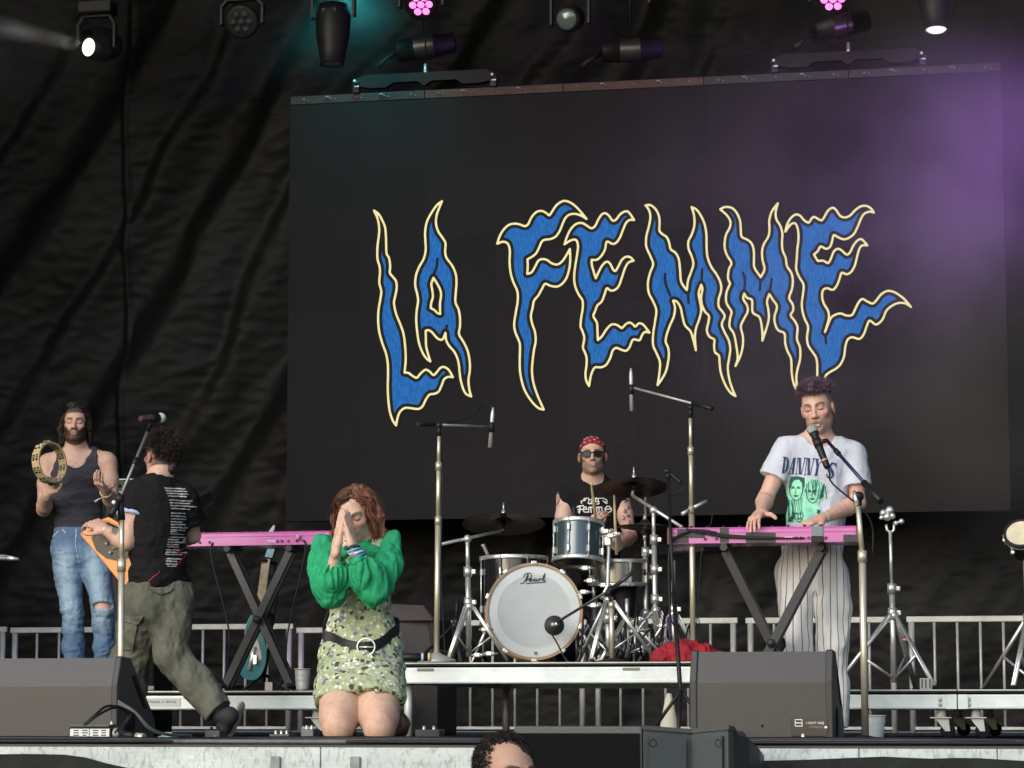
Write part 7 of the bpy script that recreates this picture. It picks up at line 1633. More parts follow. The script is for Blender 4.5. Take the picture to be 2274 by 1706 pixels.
# hi-hat
hb = onZ(1435, 16.62); c = at(1432, 1172, 16.62)
st = stand_tripod('hi_hat_stand', at(1433, 1100, 16.62), hb, RZD, 'chrome hi-hat stand beside the crash stand', r=.006, clutches=(.50, .655), spread=.22, rot=.1)
for k, (a, s_) in enumerate(((up, 1), (-up, 1))):
    o = cymbal(c + up * (.006 if k == 0 else .0), .175, (a + Rr * .02 * (1 if k == 0 else -1)).normalized(), 'upper hi-hat cymbal in dark bronze' if k == 0 else 'lower hi-hat cymbal in dark bronze', .02)
q = MB(); q.tube([c + up * .03, c + up * .07], [.016, .010], 10); q.build('clutch', M_chrome, st)
# snare stand, tom bracket, seat
stand_tripod('snare_stand', at(1372, 1280, 16.55), onZ(1372, 16.55), RZD, 'chrome snare stand behind the bass drum', rot=1.1, clutches=(.5,), spread=.2, hleg=.2)
q = MB(); q.tube([at(1320, 1195, 16.1), at(1352, 1188, 16.1), at(1350, 1300, 16.1), at(1335, 1330, 16.05)], .012, 10); q.box(at(1350, 1200, 16.1), (.05, .045, .07), ch=.01); q.ball(at(1345, 1190, 16.1), .022); o = q.build('tom_arm', M_chrome); tag(o, 'chrome arm clamped beside the rack tom', 'drum hardware')
dc = onZ(1316, 17.1); t = empty('drum_throne', (dc.x, dc.y, RZD), 'round black stool under the drummer', 'stool'); q = MB(); q.lathe(Vector((dc.x, dc.y, RZD + .40)), up, [(.0, 0), (.15, .0), (.165, .03), (.155, .07), (0, .075)], 32); q.build('seat', M_rubber, t); q = MB(); q.tube([(dc.x, dc.y, RZD + .12), (dc.x, dc.y, RZD + .40)], .018, 10); q.build('post', M_chrome, t)
for k in range(3): th = 2 * PI * k / 3 + .5; q = MB(); q.tube([(dc.x, dc.y, RZD + .22), (dc.x + .26 * math.cos(th), dc.y + .26 * math.sin(th), RZD + .012)], .010, 8); q.build('leg', M_chrome, t)
# bass drum pedal region: small chrome parts between the stands
for (px, d, rot, sp, h, lab) in ((1352, 15.55, .35, .27, .36, 'low chrome tripod stand in front of the snare drum'), (1497, 16.1, .9, .22, .30, 'chrome stand carrying the small black keyboard')):
    b = onZ(px, d); stand_tripod('percussion_stand', at(px - 2, 1345 if px < 1400 else 1245, d), b, RZD, lab, rot=rot, spread=sp, hleg=h, clutches=(.5,) if px > 1400 else (.75,))
# small black keyboard with maker's name, seen between the stands
a, b = at(1415, 1240, 17.0), at(1566, 1226, 16.7); X_ = (b - a).normalized(); t = empty('keyboard', (a + b) / 2, 'small black keyboard with white lettering beyond the drum stands', 'keyboard'); q = MB(); Yd = Vector((-X_.y, X_.x, 0)).normalized(); q.box((a + b) / 2 + up * .035 + Yd * .1, ((b - a).length, .24, .07), (X_, Yd, X_.cross(Yd)), .006); q.build('case', M_black, t)
cc = lerp(a, b, .66) + up * .035; text_mesh('lettering', 'Roland', cc - Yd * .024, X_, X_.cross(Yd), .034, mat('grey_letter', (.34, .35, .34), .5), t, shear=.25, width=.135)
# lengths of cable and clutter round the pedals
rr = random.Random(9)
for k in range(9):
    x0 = 1290 + 26 * k; pts = [at(x0 + rr.uniform(-10, 10), 1462, 15.4 + rr.uniform(0, .6)), at(x0 + rr.uniform(0, 30), 1440 - rr.uniform(0, 40), 15.8), at(x0 + rr.uniform(10, 50), 1400 - rr.uniform(0, 60), 16.0), at(x0 + rr.uniform(10, 60), 1462, 16.0)]
    q = MB(); q.tube(vcrom(pts, 6), .006, 6); o = q.build('cable', M_cable if k != 7 else mat('violet_cable', (.10, .03, .13), .5)); tag(o, 'tangled lead among the drum stand legs', 'cable', 'leads among the drum stands')
# ------------------------------------------------------------------ microphone stands
def straight_mic(t, a, b, r=.011, rh=.024, ball=True, hm=None, bm=None):
    """a = grille end, b = cable end"""
    d = (b - a).normalized(); L = (b - a).length; q = MB(); q.tube([a + d * (rh * 1.7), a + d * (rh * 2.2), a + d * L * .95, b], [rh * .92, rh * .72, r, r * .8], 14); q.build('body', bm or M_black, t)
    if ball: q = MB(); q.ball(a + d * rh, rh, 16, 12); q.build('grille', hm or mat('mic_grille', (.42, .44, .42), .45, .5, bump=.5, bscale=500), t)
def mic_thing(a, b, label, **k): t = empty('microphone', b, label, 'microphone'); straight_mic(t, a, b, **k); return t
# gold stand in front of the wedge, right
tb = onZ(1921, 12.35); top = at(1905, 1118, 12.35); t = empty('microphone_stand', tb, 'gold toned boom microphone stand in front of the singing player', 'stand')
q = MB(); q.lathe(tb, up, [(0, .002), (.125, .002), (.125, .012), (.05, .026), (.018, .034), (0, .034)], 36); q.build('base', M_black, t)
mid = at(1915, 1236, 12.35); q = MB(); q.tube([tb + up * .02, mid], .0165, 14); q.build('lower_tube', M_brass, t); q = MB(); q.tube([mid, top], .012, 12); q.build('upper_tube', M_brass, t); q = MB(); q.tube([mid - up * .026, mid + up * .026], .021, 14); q.build('clutch', M_brass, t)
piv = at(1907, 1103, 12.35); q = MB(); q.tube([top - up * .01, piv], .017, 12); q.ball(piv, .024, 12, 8); q.build('swivel', M_black, t); q = MB(); q.tube([at(1896, 1090, 12.3), at(1903, 1120, 12.28)], [.007, .011], 10); q.build('handle', M_chrome, t)
b0, b1 = at(1956, 1114, 12.42), at(1836, 978, 12.95); q = MB(); q.tube([b0, lerp(b0, b1, .30)], .0155, 12); q.build('counterweight', M_black, t); q = MB(); q.tube([lerp(b0, b1, .28), b1], .0085, 10); q.build('boom', mat('blue_black_tube', (.02, .03, .07), .35, .4), t); q = MB(); p = lerp(b0, b1, .80); q.tube([p - (b1 - b0).normalized() * .02, p + (b1 - b0).normalized() * .02], .013, 10); q.build('clutch', M_black, t)
ma, mb = at(1800, 944, 13.0), at(1838, 1040, 12.92); mc = lerp(ma, mb, .42); q = MB(); q.tube([b1, mc], [.010, .012], 10); q.tube([mc - (mb - ma).normalized() * .022, mc + (mb - ma).normalized() * .022], .021, 12); q.build('clip', M_black, t)
mt = mic_thing(ma, mb, 'handheld microphone with grey ball grille at the mouth of the singing player', r=.0155, rh=.0265); q = MB(); p = lerp(ma, mb, .80); dd = (mb - ma).normalized(); q.tube([p, p + dd * .012], .0175, 14); q.build('copper_band', mat('copper_band', (.50, .26, .18), .4, .4), mt)
q = MB(); q.tube(vcrom([mb, mb + dd * .03, at(1850, 1075, 12.95), at(1930, 1150, 12.5), at(1938, 1230, 12.42)], 8), .0045, 6); o = q.build('cable', M_cable); tag(o, 'black lead hanging from the handheld microphone', 'cable')
# stand behind the left wedge
tb = onZ(268, 12.45); top = at(271, 1150, 12.45); t = empty('microphone_stand', tb, 'pale gold boom microphone stand in front of the orange guitar', 'stand'); q = MB(); q.lathe(tb, up, [(0, .002), (.125, .002), (.125, .012), (.05, .026), (.018, .034), (0, .034)], 36); q.build('base', M_black, t)
mid = at(270, 1256, 12.45); q = MB(); q.tube([tb + up * .02, mid], .0155, 14); q.build('lower_tube', M_brass, t); q = MB(); q.tube([mid, top], .0115, 12); q.build('upper_tube', M_brass, t); q = MB(); q.tube([mid - up * .028, mid + up * .028], .020, 14); q.build('clutch', M_brass, t)
piv = at(266, 1108, 12.45); q = MB(); q.tube([top - up * .01, piv], .016, 12); q.ball(piv, .023, 12, 8); q.build('swivel', M_black, t); b0, b1 = at(246, 1146, 12.40), at(328, 958, 12.62)
q = MB(); q.tube([b0, piv], .015, 12); q.build('counterweight', M_black, t); q = MB(); q.tube([piv, b1], .0075, 10); q.build('boom', mat('grey_tube', (.20, .22, .20), .4, .5), t); q = MB(); p = lerp(piv, b1, .55); q.tube([p - (b1 - piv).normalized() * .018, p + (b1 - piv).normalized() * .018], .012, 10); q.build('clutch', M_black, t); q = MB(); q.ball(at(253, 1116, 12.42), .010); q.build('wing_nut', M_white, t)
ma, mb = at(366, 928, 12.66), at(311, 930, 12.55); q = MB(); q.tube([b1, lerp(ma, mb, .5)], .011, 10); q.tube([lerp(ma, mb, .35), lerp(ma, mb, .65)], .020, 12); q.build('clip', M_black, t); mic_thing(ma, mb, 'handheld microphone with pale ball grille over the pale gold stand', r=.015, rh=.0245, bm=mat('mic_dark_red', (.05, .022, .03), .35), hm=mat('mic_grille_pale', (.60, .62, .60), .5, .3, bump=.4, bscale=500))
# overhead pair over the drums
def overhead(px0, pyt, pxb, d, zb, boom0, boom1, m0, m1, lab, labm, dm):
    b = onZ(pxb, d, zb); top = at(px0, pyt, d); t = empty('microphone_stand', b, lab, 'stand'); q = MB(); q.lathe(b, up, [(0, .002), (.11, .002), (.105, .02), (.03, .05), (.018, .06), (0, .06)], 32); q.build('base', M_steel, t)
    mid = lerp(b, top, .62); mid2 = lerp(b, top, .86); q = MB(); q.tube([b + up * .03, mid], .0165, 12); q.build('lower_tube', M_brass, t); q = MB(); q.tube([mid, mid2], .0135, 12); q.build('middle_tube', M_brass, t); q = MB(); q.tube([mid2, top], .0105, 10); q.build('upper_tube', M_brass, t)
    for p in (mid, mid2): q = MB(); q.tube([p - up * .022, p + up * .022], .019, 12); q.build('clutch', M_brass, t)
    q = MB(); q.tube([top - up * .01, top + up * .05], .012, 10); q.ball(top + up * .05, .020, 10, 8); q.build('swivel', M_black, t)
    p0, p1 = at(*boom0, d + .05), at(*boom1, dm); pv = lerp(p0, p1, .25); q = MB(); q.tube([p0, pv], .0125, 10); q.build('counterweight', M_black, t); q = MB(); q.tube([pv, p1], .0075, 10); q.build('boom', M_steel, t)
    mm = empty('microphone', at(*m1, dm), labm, 'microphone'); a, b_ = at(*m0, dm), at(*m1, dm); q = MB(); q.tube([a, lerp(a, b_, .12), lerp(a, b_, .18), b_], [.006, .010, .0125, .0125], 12); q.build('body', mat('silver_microphone', (.55, .55, .52), .4, .5), mm); q = MB(); c_ = lerp(a, b_, .5); q.tube([c_ - up * .03, c_ + up * .03], .016, 10); q.tube([c_, p1], .008, 8); q.build('clip', M_black, t)
    q = MB(); q.tube(vcrom([a, a + up * .02 - Rr * .06 * (1 if boom0[0] < boom1[0] else -1), lerp(p1, pv, .35) + up * .05, pv - up * .0], 8), .0028, 5); o = q.build('cable', M_cable); tag(o, 'thin lead looping from the %s overhead microphone' % ('higher' if m0[1] < 850 else 'lower'), 'cable')
    q = MB(); q.tube(vcrom([pv, top - up * .2 + Rr * .02, lerp(b, top, .4) + Rr * .02, b + Rr * .05 + up * .01], 8), .0035, 5); o = q.build('cable', M_cable); tag(o, 'thin lead running down the %s overhead stand' % ('taller' if m0[1] < 850 else 'shorter'), 'cable')
overhead(975, 965, 969, 15.25, RZD, (928, 942), (1088, 948), (1095, 905), (1088, 994), 'shorter overhead microphone stand beside the floor tom', 'silver pencil microphone on the shorter overhead stand', 15.9)
overhead(1533, 925, 1541, 15.7, RZD, (1582, 908), (1408, 862), (1401, 818), (1403, 913), 'taller overhead microphone stand behind the patched keyboard', 'silver pencil microphone on the taller overhead stand', 16.3)
# black stand with short microphone in front of the crash stand
b = onZ(1512, 13.2); top = at(1483, 1062, 13.9); t = empty('microphone_stand', b, 'thin black microphone stand beside the red cloth', 'stand'); q = MB(); q.tube([b + up * .22, lerp(b, top, .55)], .011, 8); q.tube([lerp(b, top, .53), top], .008, 8); q.build('tube', M_black, t)
for k in range(3): th = .6 + 2 * PI * k / 3; q = MB(); q.tube([b + up * .24, b + Vector((math.cos(th) * .2, math.sin(th) * .2, .012))], .009, 8); q.build('leg', M_black, t)
mm = mic_thing(at(1468, 1036, 13.95), at(1512, 1072, 13.9), 'short black microphone on the thin black stand', r=.010, rh=.020, ball=False); q = MB(); q.tube([top, at(1483, 1050, 13.92)], .012, 8); q.build('clip', M_black, t); q = MB(); q.tube(vcrom([at(1512, 1072, 13.9), at(1518, 1084, 13.9), at(1500, 1095, 13.9), at(1486, 1105, 13.9)], 6), .004, 5); o = q.build('cable', M_cable); tag(o, 'short lead curling from the short black microphone', 'cable')
# hi-hat pencil microphone near the tall stand
mm = empty('microphone', at(1512, 1143, 15.6), 'silver pencil microphone angled beside the tall overhead stand', 'microphone'); q = MB(); q.tube([at(1514, 1142, 15.6), at(1530, 1133, 15.62)], .011, 10); q.tube([at(1541, 1127, 15.64), at(1569, 1114, 15.7)], [.010, .012], 10); q.tube([at(1528, 1134, 15.62), at(1543, 1126, 15.64)], .006, 8); q.build('body', MATS['silver_microphone'], mm)
q = MB(); q.tube(vcrom([at(1569, 1114, 15.7), at(1582, 1130, 15.7), at(1578, 1165, 15.7), at(1560, 1210, 15.65), at(1546, 1400, 15.65)], 8), .0035, 5); o = q.build('cable', M_cable); tag(o, 'lead hanging from the angled pencil microphone', 'cable')
# kick boom stand
b = onZ(1360, 15.35); top = at(1358, 1345, 15.35); t = empty('microphone_stand', Vector((b.x, b.y, RZD)), 'low boom stand holding the round bass drum microphone', 'stand'); q = MB(); b = Vector((b.x, b.y, RZD)); q.lathe(b, up, [(0, .002), (.10, .002), (.10, .012), (.018, .03), (0, .03)], 28); q.build('base', M_black, t); q = MB(); q.tube([b + up * .02, top], .015, 12); q.build('tube', M_brass, t); q = MB(); q.tube([top - up * .015, top + up * .02], .018, 10); q.build('clutch', M_brass, t); q = MB(); q.tube([top, at(1352, 1318, 15.36)], .010, 8); q.ball(at(1352, 1316, 15.36), .02); q.build('swivel', M_black, t)
q = MB(); q.tube([at(1404, 1272, 15.3), at(1358, 1308, 15.35)], .012, 10); q.tube([at(1358, 1308, 15.35), at(1250, 1374, 15.72), at(1234, 1386, 15.76)], [.008, .008, .010], 10); q.build('boom', mat('dark_tube', (.06, .06, .06), .35, .6), t)
q = MB(); q.tube(vcrom([at(1225, 1408, 15.76), at(1238, 1430, 15.75), at(1255, 1462, 15.72), onZ(1270, 15.5, RZD + .008), onZ(1330, 15.3, RZD + .008)], 8), .005, 6); o = q.build('cable', M_cable); tag(o, 'lead drooping from the round bass drum microphone', 'cable')
# snare and tom microphones
for a, b_, lab in ((at(1068, 1200, 16.3), at(1083, 1232, 16.3), 'small silver tipped microphone over the floor tom'), (at(1274, 1118, 16.3), at(1276, 1160, 16.25), 'small black microphone clipped to the rack tom')): mic_thing(a, b_, lab, r=.010, rh=.016, ball=False, bm=MATS['silver_microphone'] if a.x < at(1200, 1100, 16).x else M_black)
# rack stand on the right riser with bare clamp
b = onZ(1988, 15.5); top = at(1977, 1180, 15.5); t = stand_tripod('percussion_stand', top, b, .262, 'bare chrome stand with clamps on the low riser', rot=PI + .25, clutches=(.46, .62), spread=.34, hleg=.42, r=.010, lower=.017, legr=.013)
q = MB(); q.tube([at(1968, 1165, 15.5), at(1970, 1178, 15.5), at(1978, 1183, 15.5), at(1985, 1178, 15.5), at(1986, 1160, 15.5)], .008, 8); q.build('yoke', M_chrome, t)
for px, py, r_ in ((1962, 1140, .022), (1976, 1134, .026), (1970, 1148, .024), (1982, 1146, .018), (1990, 1162, .014), (2002, 1158, .016), (1957, 1150, .012)): q = MB(); q.ball(at(px, py, 15.48), r_, 10, 8); q.build('clamp', M_chrome, t)
q = MB(); q.tube([at(1985, 1162, 15.48), at(2006, 1158, 15.48)], .007, 8); q.build('clamp_rod', M_chrome, t); q = MB(); q.ball(at(2010, 1421, 15.4), (.02, .01, .008)); q.build('pink_tape', mat('pink_tape', (.6, .2, .42), .6), t)
# hand drum at the frame edge on its stand
C = at(2268, 1186, 14.4); axd = (-Fh * .80 + up * .55 - Rr * .25).normalized(); s_, d, u_ = frame_of(axd); t = empty('hand_drum', C - d * .16, 'hand drum with cream head and black hoop on a stand', 'drum'); R = .083
q = MB(); q.lathe(C - d * .14, d, [(R * .86, 0), (R * .98, .06), (R, .135)], 36); q.build('shell', M_shell_b, t); q = MB(); q.lathe(C, d, [(R - .004, .006), (.0001, .008)], 36); q.build('head', mat('cream_skin', (.55, .50, .36), .7, var=.18, scale=14), t); q = MB(); q.lathe(C, d, [(R - .004, -.012), (R + .009, -.012), (R + .010, .012), (R - .003, .014), (R - .004, -.012)], 40); q.build('hoop', M_black, t); q = MB(); q.lathe(C - d * .016, d, [(R, 0), (R + .010, .0), (R + .010, .006), (R, .006)], 40); q.build('rim', M_chrome, t)
for k in range(6): th = 2 * PI * k / 6; rd = s_ * math.cos(th) + u_ * math.sin(th); q = MB(); q.tube([C + rd * (R + .012) - d * .01, C + rd * (R + .012) - d * .09], .005, 6); q.box(C + rd * (R + .010) - d * .05, (.02, .03, .02), ch=.004); q.build('lug', M_chrome, t)
stand_tripod('percussion_stand', C - d * .16, onZ(2290, 15.3), .262, 'chrome stand under the hand drum at the riser end', rot=.3, clutches=(.5,), spread=.36, hleg=.40, legr=.012)
# something chrome at the other frame edge
q = MB(); q.tube([at(-60, 1238, 14.9), at(22, 1240, 14.9)], .012, 10); q.tube([at(-60, 1230, 14.95), at(18, 1235, 14.95)], .006, 8); q.tube([at(18, 1239, 14.9), at(42, 1242, 14.9)], [.014, .008], 10); o = q.build('boom_arm', M_chrome); tag(o, 'chrome boom arm ending beside the blue jeans', 'boom arm')
# ------------------------------------------------------------------ amplifiers at the back
M_tolex = mat('black_tolex', (.010, .0115, .0115), .65, var=.2, bump=.2, bscale=200, spec=.2)
def amp():
    d = 17.9; a, b = at(226, 1095, d), at(345, 1095, d); zt = at(285, 1060, d).z; zb = at(285, 1096, d).z; cx, cy = (a.x + b.x) / 2, (a.y + b.y) / 2; w = b.x - a.x
    t = empty('speaker_cabinet', (cx, cy + .15, .0), 'tall black speaker cabinet behind the striding person', 'cabinet'); q = MB(); q.box((cx, cy + .2, zb / 2), (w + .04, .38, zb - .006), ch=.01); q.build('case', M_tolex, t); q = MB(); q.box((cx, cy + .006, zb / 2), (w - .04, .012, zb - .12)); q.build('grille_cloth', M_black, t)
    h = empty('amplifier_head', (cx, cy + .15, zb), 'amplifier head with silver trim lines on the tall black cabinet', 'amplifier'); q = MB(); q.box((cx, cy + .16, (zt + zb) / 2), (w, .28, zt - zb), ch=.008); q.build('case', M_tolex, h)
    for k, z in enumerate((zt - .012, zb + .014)): q = MB(); q.box((cx, cy + .017, z), (w - .012, .008, .008)); q.build('trim_line', M_alu, h)
    q = MB(); q.box((cx + .01, cy + .0185, (zt + zb) / 2), (w - .05, .006, zt - zb - .045)); q.build('control_panel', mat('panel_green_black', (.022, .030, .026), .5), h)
    for k, px in enumerate((240, 262, 302, 320, 334)): p = at(px, 1077, d); q = MB(); q.lathe((p.x, cy + .0155, (zt + zb) / 2), (0, -1, 0), [(.011, 0), (.010, .012), (0, .013)], 12); q.build('knob', M_white if px in (302,) else M_black, h)
amp()
a = onZ(872, 17.45); q = MB(); pr = [(0, .35), (.0, .80), (.12, 1.03), (.52, 1.03), (.62, .9), (.62, .35)]
wx0, wx1 = at(846, 1400, 17.2).x, at(970, 1400, 17.2).x; y0 = at(900, 1400, 17.2).y
t = empty('drum_fill_speaker', ((wx0 + wx1) / 2, y0 + .25, .0), 'dark purple grey drum fill loudspeaker behind the kneeling person', 'loudspeaker'); z1, z2 = at(900, 1376, 17.2).z, at(900, 1344, 17.2).z
q = MB(); q.prism([(wx0, y0, .414), (wx1, y0, .414), (wx1, y0, z1), (wx1 - .09, y0 + .06, z2), (wx0, y0 + .06, z2 + .012), (wx0, y0, z1)], (0, .45, 0)); 
M_fill = mat('purple_grey_paint', (.026, .021, .023), .6, var=.15, bump=.1); q.build('cabinet', M_fill, t); q = MB(); q.prism([(wx0 + .01, y0 - .003, z1 - .006), (wx1 - .01, y0 - .003, z1 - .006), (wx1 - .092, y0 + .056, z2 - .004), (wx0 + .01, y0 + .056, z2 + .006)], (0, -.004, 0)); q.build('top_face', mat('purple_face', (.045, .030, .034), .6), t)
q = MB(); q.box(((wx0 + wx1) / 2, y0 + .22, .205), (wx1 - wx0 + .06, .5, .405), ch=.01); o = q.build('flight_case', M_black); tag(o, 'low black flight case under the drum fill loudspeaker', 'case')
# torch-like tube and dark cup lying on the drum riser edge
q = empty('torch', onZ(915, 14.9, RZD), 'black tube with pale rings lying on the drum riser edge', 'torch'); p0, p1 = onZ(868, 14.92, RZD + .026), onZ(957, 14.92, RZD + .026); m = MB(); m.tube([p0, p1], .022, 14); m.build('barrel', M_black, q)
for px, c_ in ((938, (.35, .45, .55)), (953, (.55, .45, .22))): m = MB(); m.tube([onZ(px - 3, 14.92, RZD + .026), onZ(px + 3, 14.92, RZD + .026)], .0235, 14); m.build('ring', mat('ring_%d' % px, c_, .5), q)
# pale cone shaped paper under the drum riser by the wedge
q = MB(); c = onZ(1486, 14.0); q.lathe(c, up, [(.055, .001), (.045, .08), (.022, .20), (.012, .235)], 20); o = q.build('paper_cone', mat('cream_paper', (.50, .47, .36), .8, var=.15)); tag(o, 'cream paper cone standing on the deck under the drum riser', 'paper cone')

# ---- pedals and double-braced clutter round the drummer's feet
def foot_pedal(px, d, label, beater):
    c = onZ(px, d, RZD); t = empty('drum_pedal', c, label, 'pedal'); m = MB(); m.box(c + up * .008 - Fh * .02, (.10, .30, .010), (Rr, Fh, up), .003); m.build('base_plate', M_black, t)
    m = MB(); q = (Fh + up * -.28).normalized(); m.box(c + up * .055 + Fh * .02, (.085, .26, .010), (Rr, q, Rr.cross(q)), .003); m.build('footboard', M_chrome, t)
    for s_ in (-1, 1): m = MB(); m.tube([c + Rr * (.05 * s_) - Fh * .12 + up * .012, c + Rr * (.04 * s_) - Fh * .12 + up * .22], .009, 8); m.build('upright', M_chrome, t)
    m = MB(); m.tube([c - Fh * .12 - Rr * .055 + up * .215, c - Fh * .12 + Rr * .055 + up * .215], .010, 10); m.build('axle', M_chrome, t)
    if beater: m = MB(); m.tube([c - Fh * .12 + up * .215, c - Fh * .17 + up * .40], .005, 8); m.ball(c - Fh * .17 + up * .41, (.025, .02, .025)); m.build('beater', M_white, t)
foot_pedal(1262, 16.62, 'bass drum pedal behind the bass drum', True); foot_pedal(1425, 16.4, 'hi-hat pedal at the foot of the hi-hat stand', False)
stand_tripod('percussion_stand', at(1392, 1330, 16.0), onZ(1394, 16.0), RZD, 'short chrome stand between the snare drum and the crash stand', rot=.0, clutches=(.6,), spread=.24, hleg=.26)
stand_tripod('percussion_stand', at(1318, 1290, 16.5), onZ(1322, 16.5), RZD, 'chrome tom stand rising behind the bass drum', rot=.6, clutches=(.4, .7), spread=.24, hleg=.28)
stand_tripod('percussion_stand', at(1015, 1330, 16.4), onZ(1010, 16.4), RZD, 'thin black tripod stand beside the shorter overhead stand', rot=.9, clutches=(.6,), spread=.26, hleg=.24, m_=M_black)
for k, (px, py, d) in enumerate(((1300, 1262, 15.9), (1310, 1290, 15.85), (1296, 1315, 15.9), (1318, 1345, 15.9), (1340, 1300, 16.1), (1345, 1180, 16.05), (1356, 1190, 16.05), (1366, 1186, 16.1), (1418, 1375, 16.2), (1470, 1390, 16.0), (1408, 1402, 15.9), (1076, 1398, 15.8), (1060, 1455, 15.6), (1086, 1452, 15.7))):
    c = at(px, py, d); m = MB(); m.box(c, (.038, .03, .026), ch=.006); m.ball(c + Rr * .024, .012, 8, 6); m.tube([c - Rr * .035, c + Rr * .05], .006, 8); o = m.build('hardware_clamp', M_chrome); tag(o, 'small chrome clamp with wing bolt among the drum hardware', 'clamp', 'small clamps on the drum hardware')
# ------------------------------------------------------------------ lighting rig hung over the back of the stage
ZT = 5.62; YT = 18.6
tr = empty('truss', ((XL + XR) / 2, YT, ZT), 'black lighting truss across the top of the stage', 'truss')
for dy, dz in ((-.15, -.15), (.15, -.15), (-.15, .15), (.15, .15)): m = MB(); m.tube([(XL + .2, YT + dy, ZT + dz), (XR - .2, YT + dy, ZT + dz)], .025, 10); m.build('chord', M_black, tr)
M_fix = mat('fixture_black', (.010, .010, .011), .5, var=.2, spec=.3); M_lensd = mat('dark_lens', (.05, .06, .06), .1, coat=.5)
def fixture_root(px, py, label, dd=0.): c = atY(px, py, YT + dd); t = empty('stage_light', c, label, 'stage light'); return t, c
def yoke(t, c, w, h, zt=None, m=None):
    """inverted U with clamp up to the truss"""
    q = MB(); pts = [c - Vector((w, 0, .02)), c + Vector((-w, 0, h * .72)), c + Vector((-w * .72, 0, h)), c + Vector((w * .72, 0, h)), c + Vector((w, 0, h * .72)), c + Vector((w, 0, -.02))]
    for a, b in zip(pts[:-1], pts[1:]): d = (b - a).normalized(); q.box((a + b) / 2, ((b - a).length + .01, .05, .022), (d, Vector((0, 1, 0)), d.cross(Vector((0, 1, 0)))), .004)
    q.build('yoke', m or M_fix, t); q = MB(); q.box(c + up * (h + .06), (w * 1.9, .16, .10), ch=.015); q.tube([c + up * (h + .1), Vector((c.x, c.y, ZT - .12))], .02, 8); q.build('base', M_fix, t)
def head_body(t, c, d, prof, nm='head', m=None, n=32): q = MB(); q.lathe(c, d, prof, n); return q.build(nm, m or M_fix, t)
def lens(t, c, d, r, m): q = MB(); q.lathe(c, d, [(r, 0), (r * .8, .012), (0.0001, .02)], 28); return q.build('lens', m, t)
def emit(name, col, s): return mat(name, (.02, .02, .02), .4, emit=col, estr=s)
# 1 moving head with lit white lens, beam to the left
t, c = fixture_root(215, 78, 'moving head light with lit white lens, beam towards the wing'); yoke(t, c + up * -.08, .14, .22); d1 = (Vector((-.40, -.90, -.06))).normalized(); cc = c - up * .06
head_body(t, cc - d1 * .16, d1, [(.0001, -.05), (.09, -.02), (.12, .05), (.12, .2), (.085, .26), (.085, .265)]); L1 = cc + d1 * .105; L1 = atY(197, 105, L1.y); q = MB(); q.lathe(L1 - d1 * .03, d1, [(.09, -.12), (.085, .03), (.066, .034)], 28); q.build('snout', M_fix, t); lens(t, L1, d1, .066, emit('lens_white_lit', (1, .96, .78), 1.6))
# 2 LED wash, dark, seven lenses
t, c = fixture_root(538, 48, 'dark wash light with seven small lenses'); yoke(t, c, .155, .16); d2 = Vector((.05, -.93, -.35)).normalized(); head_body(t, c, d2, [(.0001, -.13), (.10, -.12), (.125, -.02), (.125, .03), (.105, .035), (.0001, .03)]); s_, _, u_ = frame_of(d2)
for k in range(7): o_ = Vector((0, 0, 0)) if k == 6 else (s_ * math.cos(k * PI / 3) + u_ * math.sin(k * PI / 3)) * .062; lens(t, c + o_ + d2 * .034, d2, .026, M_lensd)
# 3 profile moving head pointing down
def profile_down(px, py, label, tilt=Vector((0.02, -.12, -1)), lit=None, L=.40):
    t, c = fixture_root(px, py, label); yoke(t, c + up * .10, .155, .16); d = tilt.normalized(); head_body(t, c + up * .12, d, [(.0001, -.05), (.11, -.04), (.128, .04), (.122, L * .45), (.10, L * .75), (.085, L), (.088, L + .004), (.07, L + .006)])
    q = MB(); q.box(c + up * .0 - Vector((0, .118, 0)), (.11, .01, .24), ch=.004); q.build('cover_plate', M_black, t); lens(t, c + up * .12 + d * (L + .004), d, .07, lit or M_lensd); return t, c
profile_down(740, 62, 'dark profile moving head hanging nose down in teal light')
M_lw = emit('lens_white_soft', (1, .98, .95), .7); profile_down(2076, -10, 'nose down moving head with pale lit lens in the purple smoke', lit=M_lw, L=.37)
# 4 and 9 pink lit LED heads
M_pinkled = emit('led_pink_lit', (1.0, .22, .68), 1.1)
def pinkhead(px, py, label):
    t, c = fixture_root(px, py, label); yoke(t, c, .16, .16); d = Vector((.0, -.80, -.60)).normalized(); head_body(t, c, d, [(.0001, -.14), (.10, -.12), (.12, -.02), (.12, .02), (.10, .024), (.0001, .02)]); s_, _, u_ = frame_of(d)
    for k in range(7): o_ = Vector((0, 0, 0)) if k == 6 else (s_ * math.cos(k * PI / 3) + u_ * math.sin(k * PI / 3)) * .060; lens(t, c + o_ + d * .024, d, .027, M_pinkled)
    return c, d
P1, PD = pinkhead(936, 8, 'wash light with pink lit lenses above the rust coloured bar'); P2, _ = pinkhead(1850, -4, 'wash light with pink lit lenses above the purple smoke')
# 6 small moving head with glassy lens
t, c = fixture_root(1263, 42, 'dark moving head with glassy lens between two yoke arms'); yoke(t, c + Vector((.01, 0, -.02)), .135, .30); d6 = Vector((-.10, -.95, -.28)).normalized(); head_body(t, c, d6, [(.0001, -.15), (.085, -.12), (.095, .0), (.088, .06), (.074, .065)]); lens(t, c + d6 * .055, d6, .075, mat('glassy_lens', (.10, .14, .13), .06, coat=.8))
t, c = fixture_root(1485, -20, 'moving head showing only its two yoke arms'); yoke(t, c - up * .06, .135, .34); head_body(t, c + up * .16, Vector((0, -1, .3)).normalized(), [(.0001, -.15), (.09, -.12), (.10, .0), (.09, .08), (.0001, .085)])
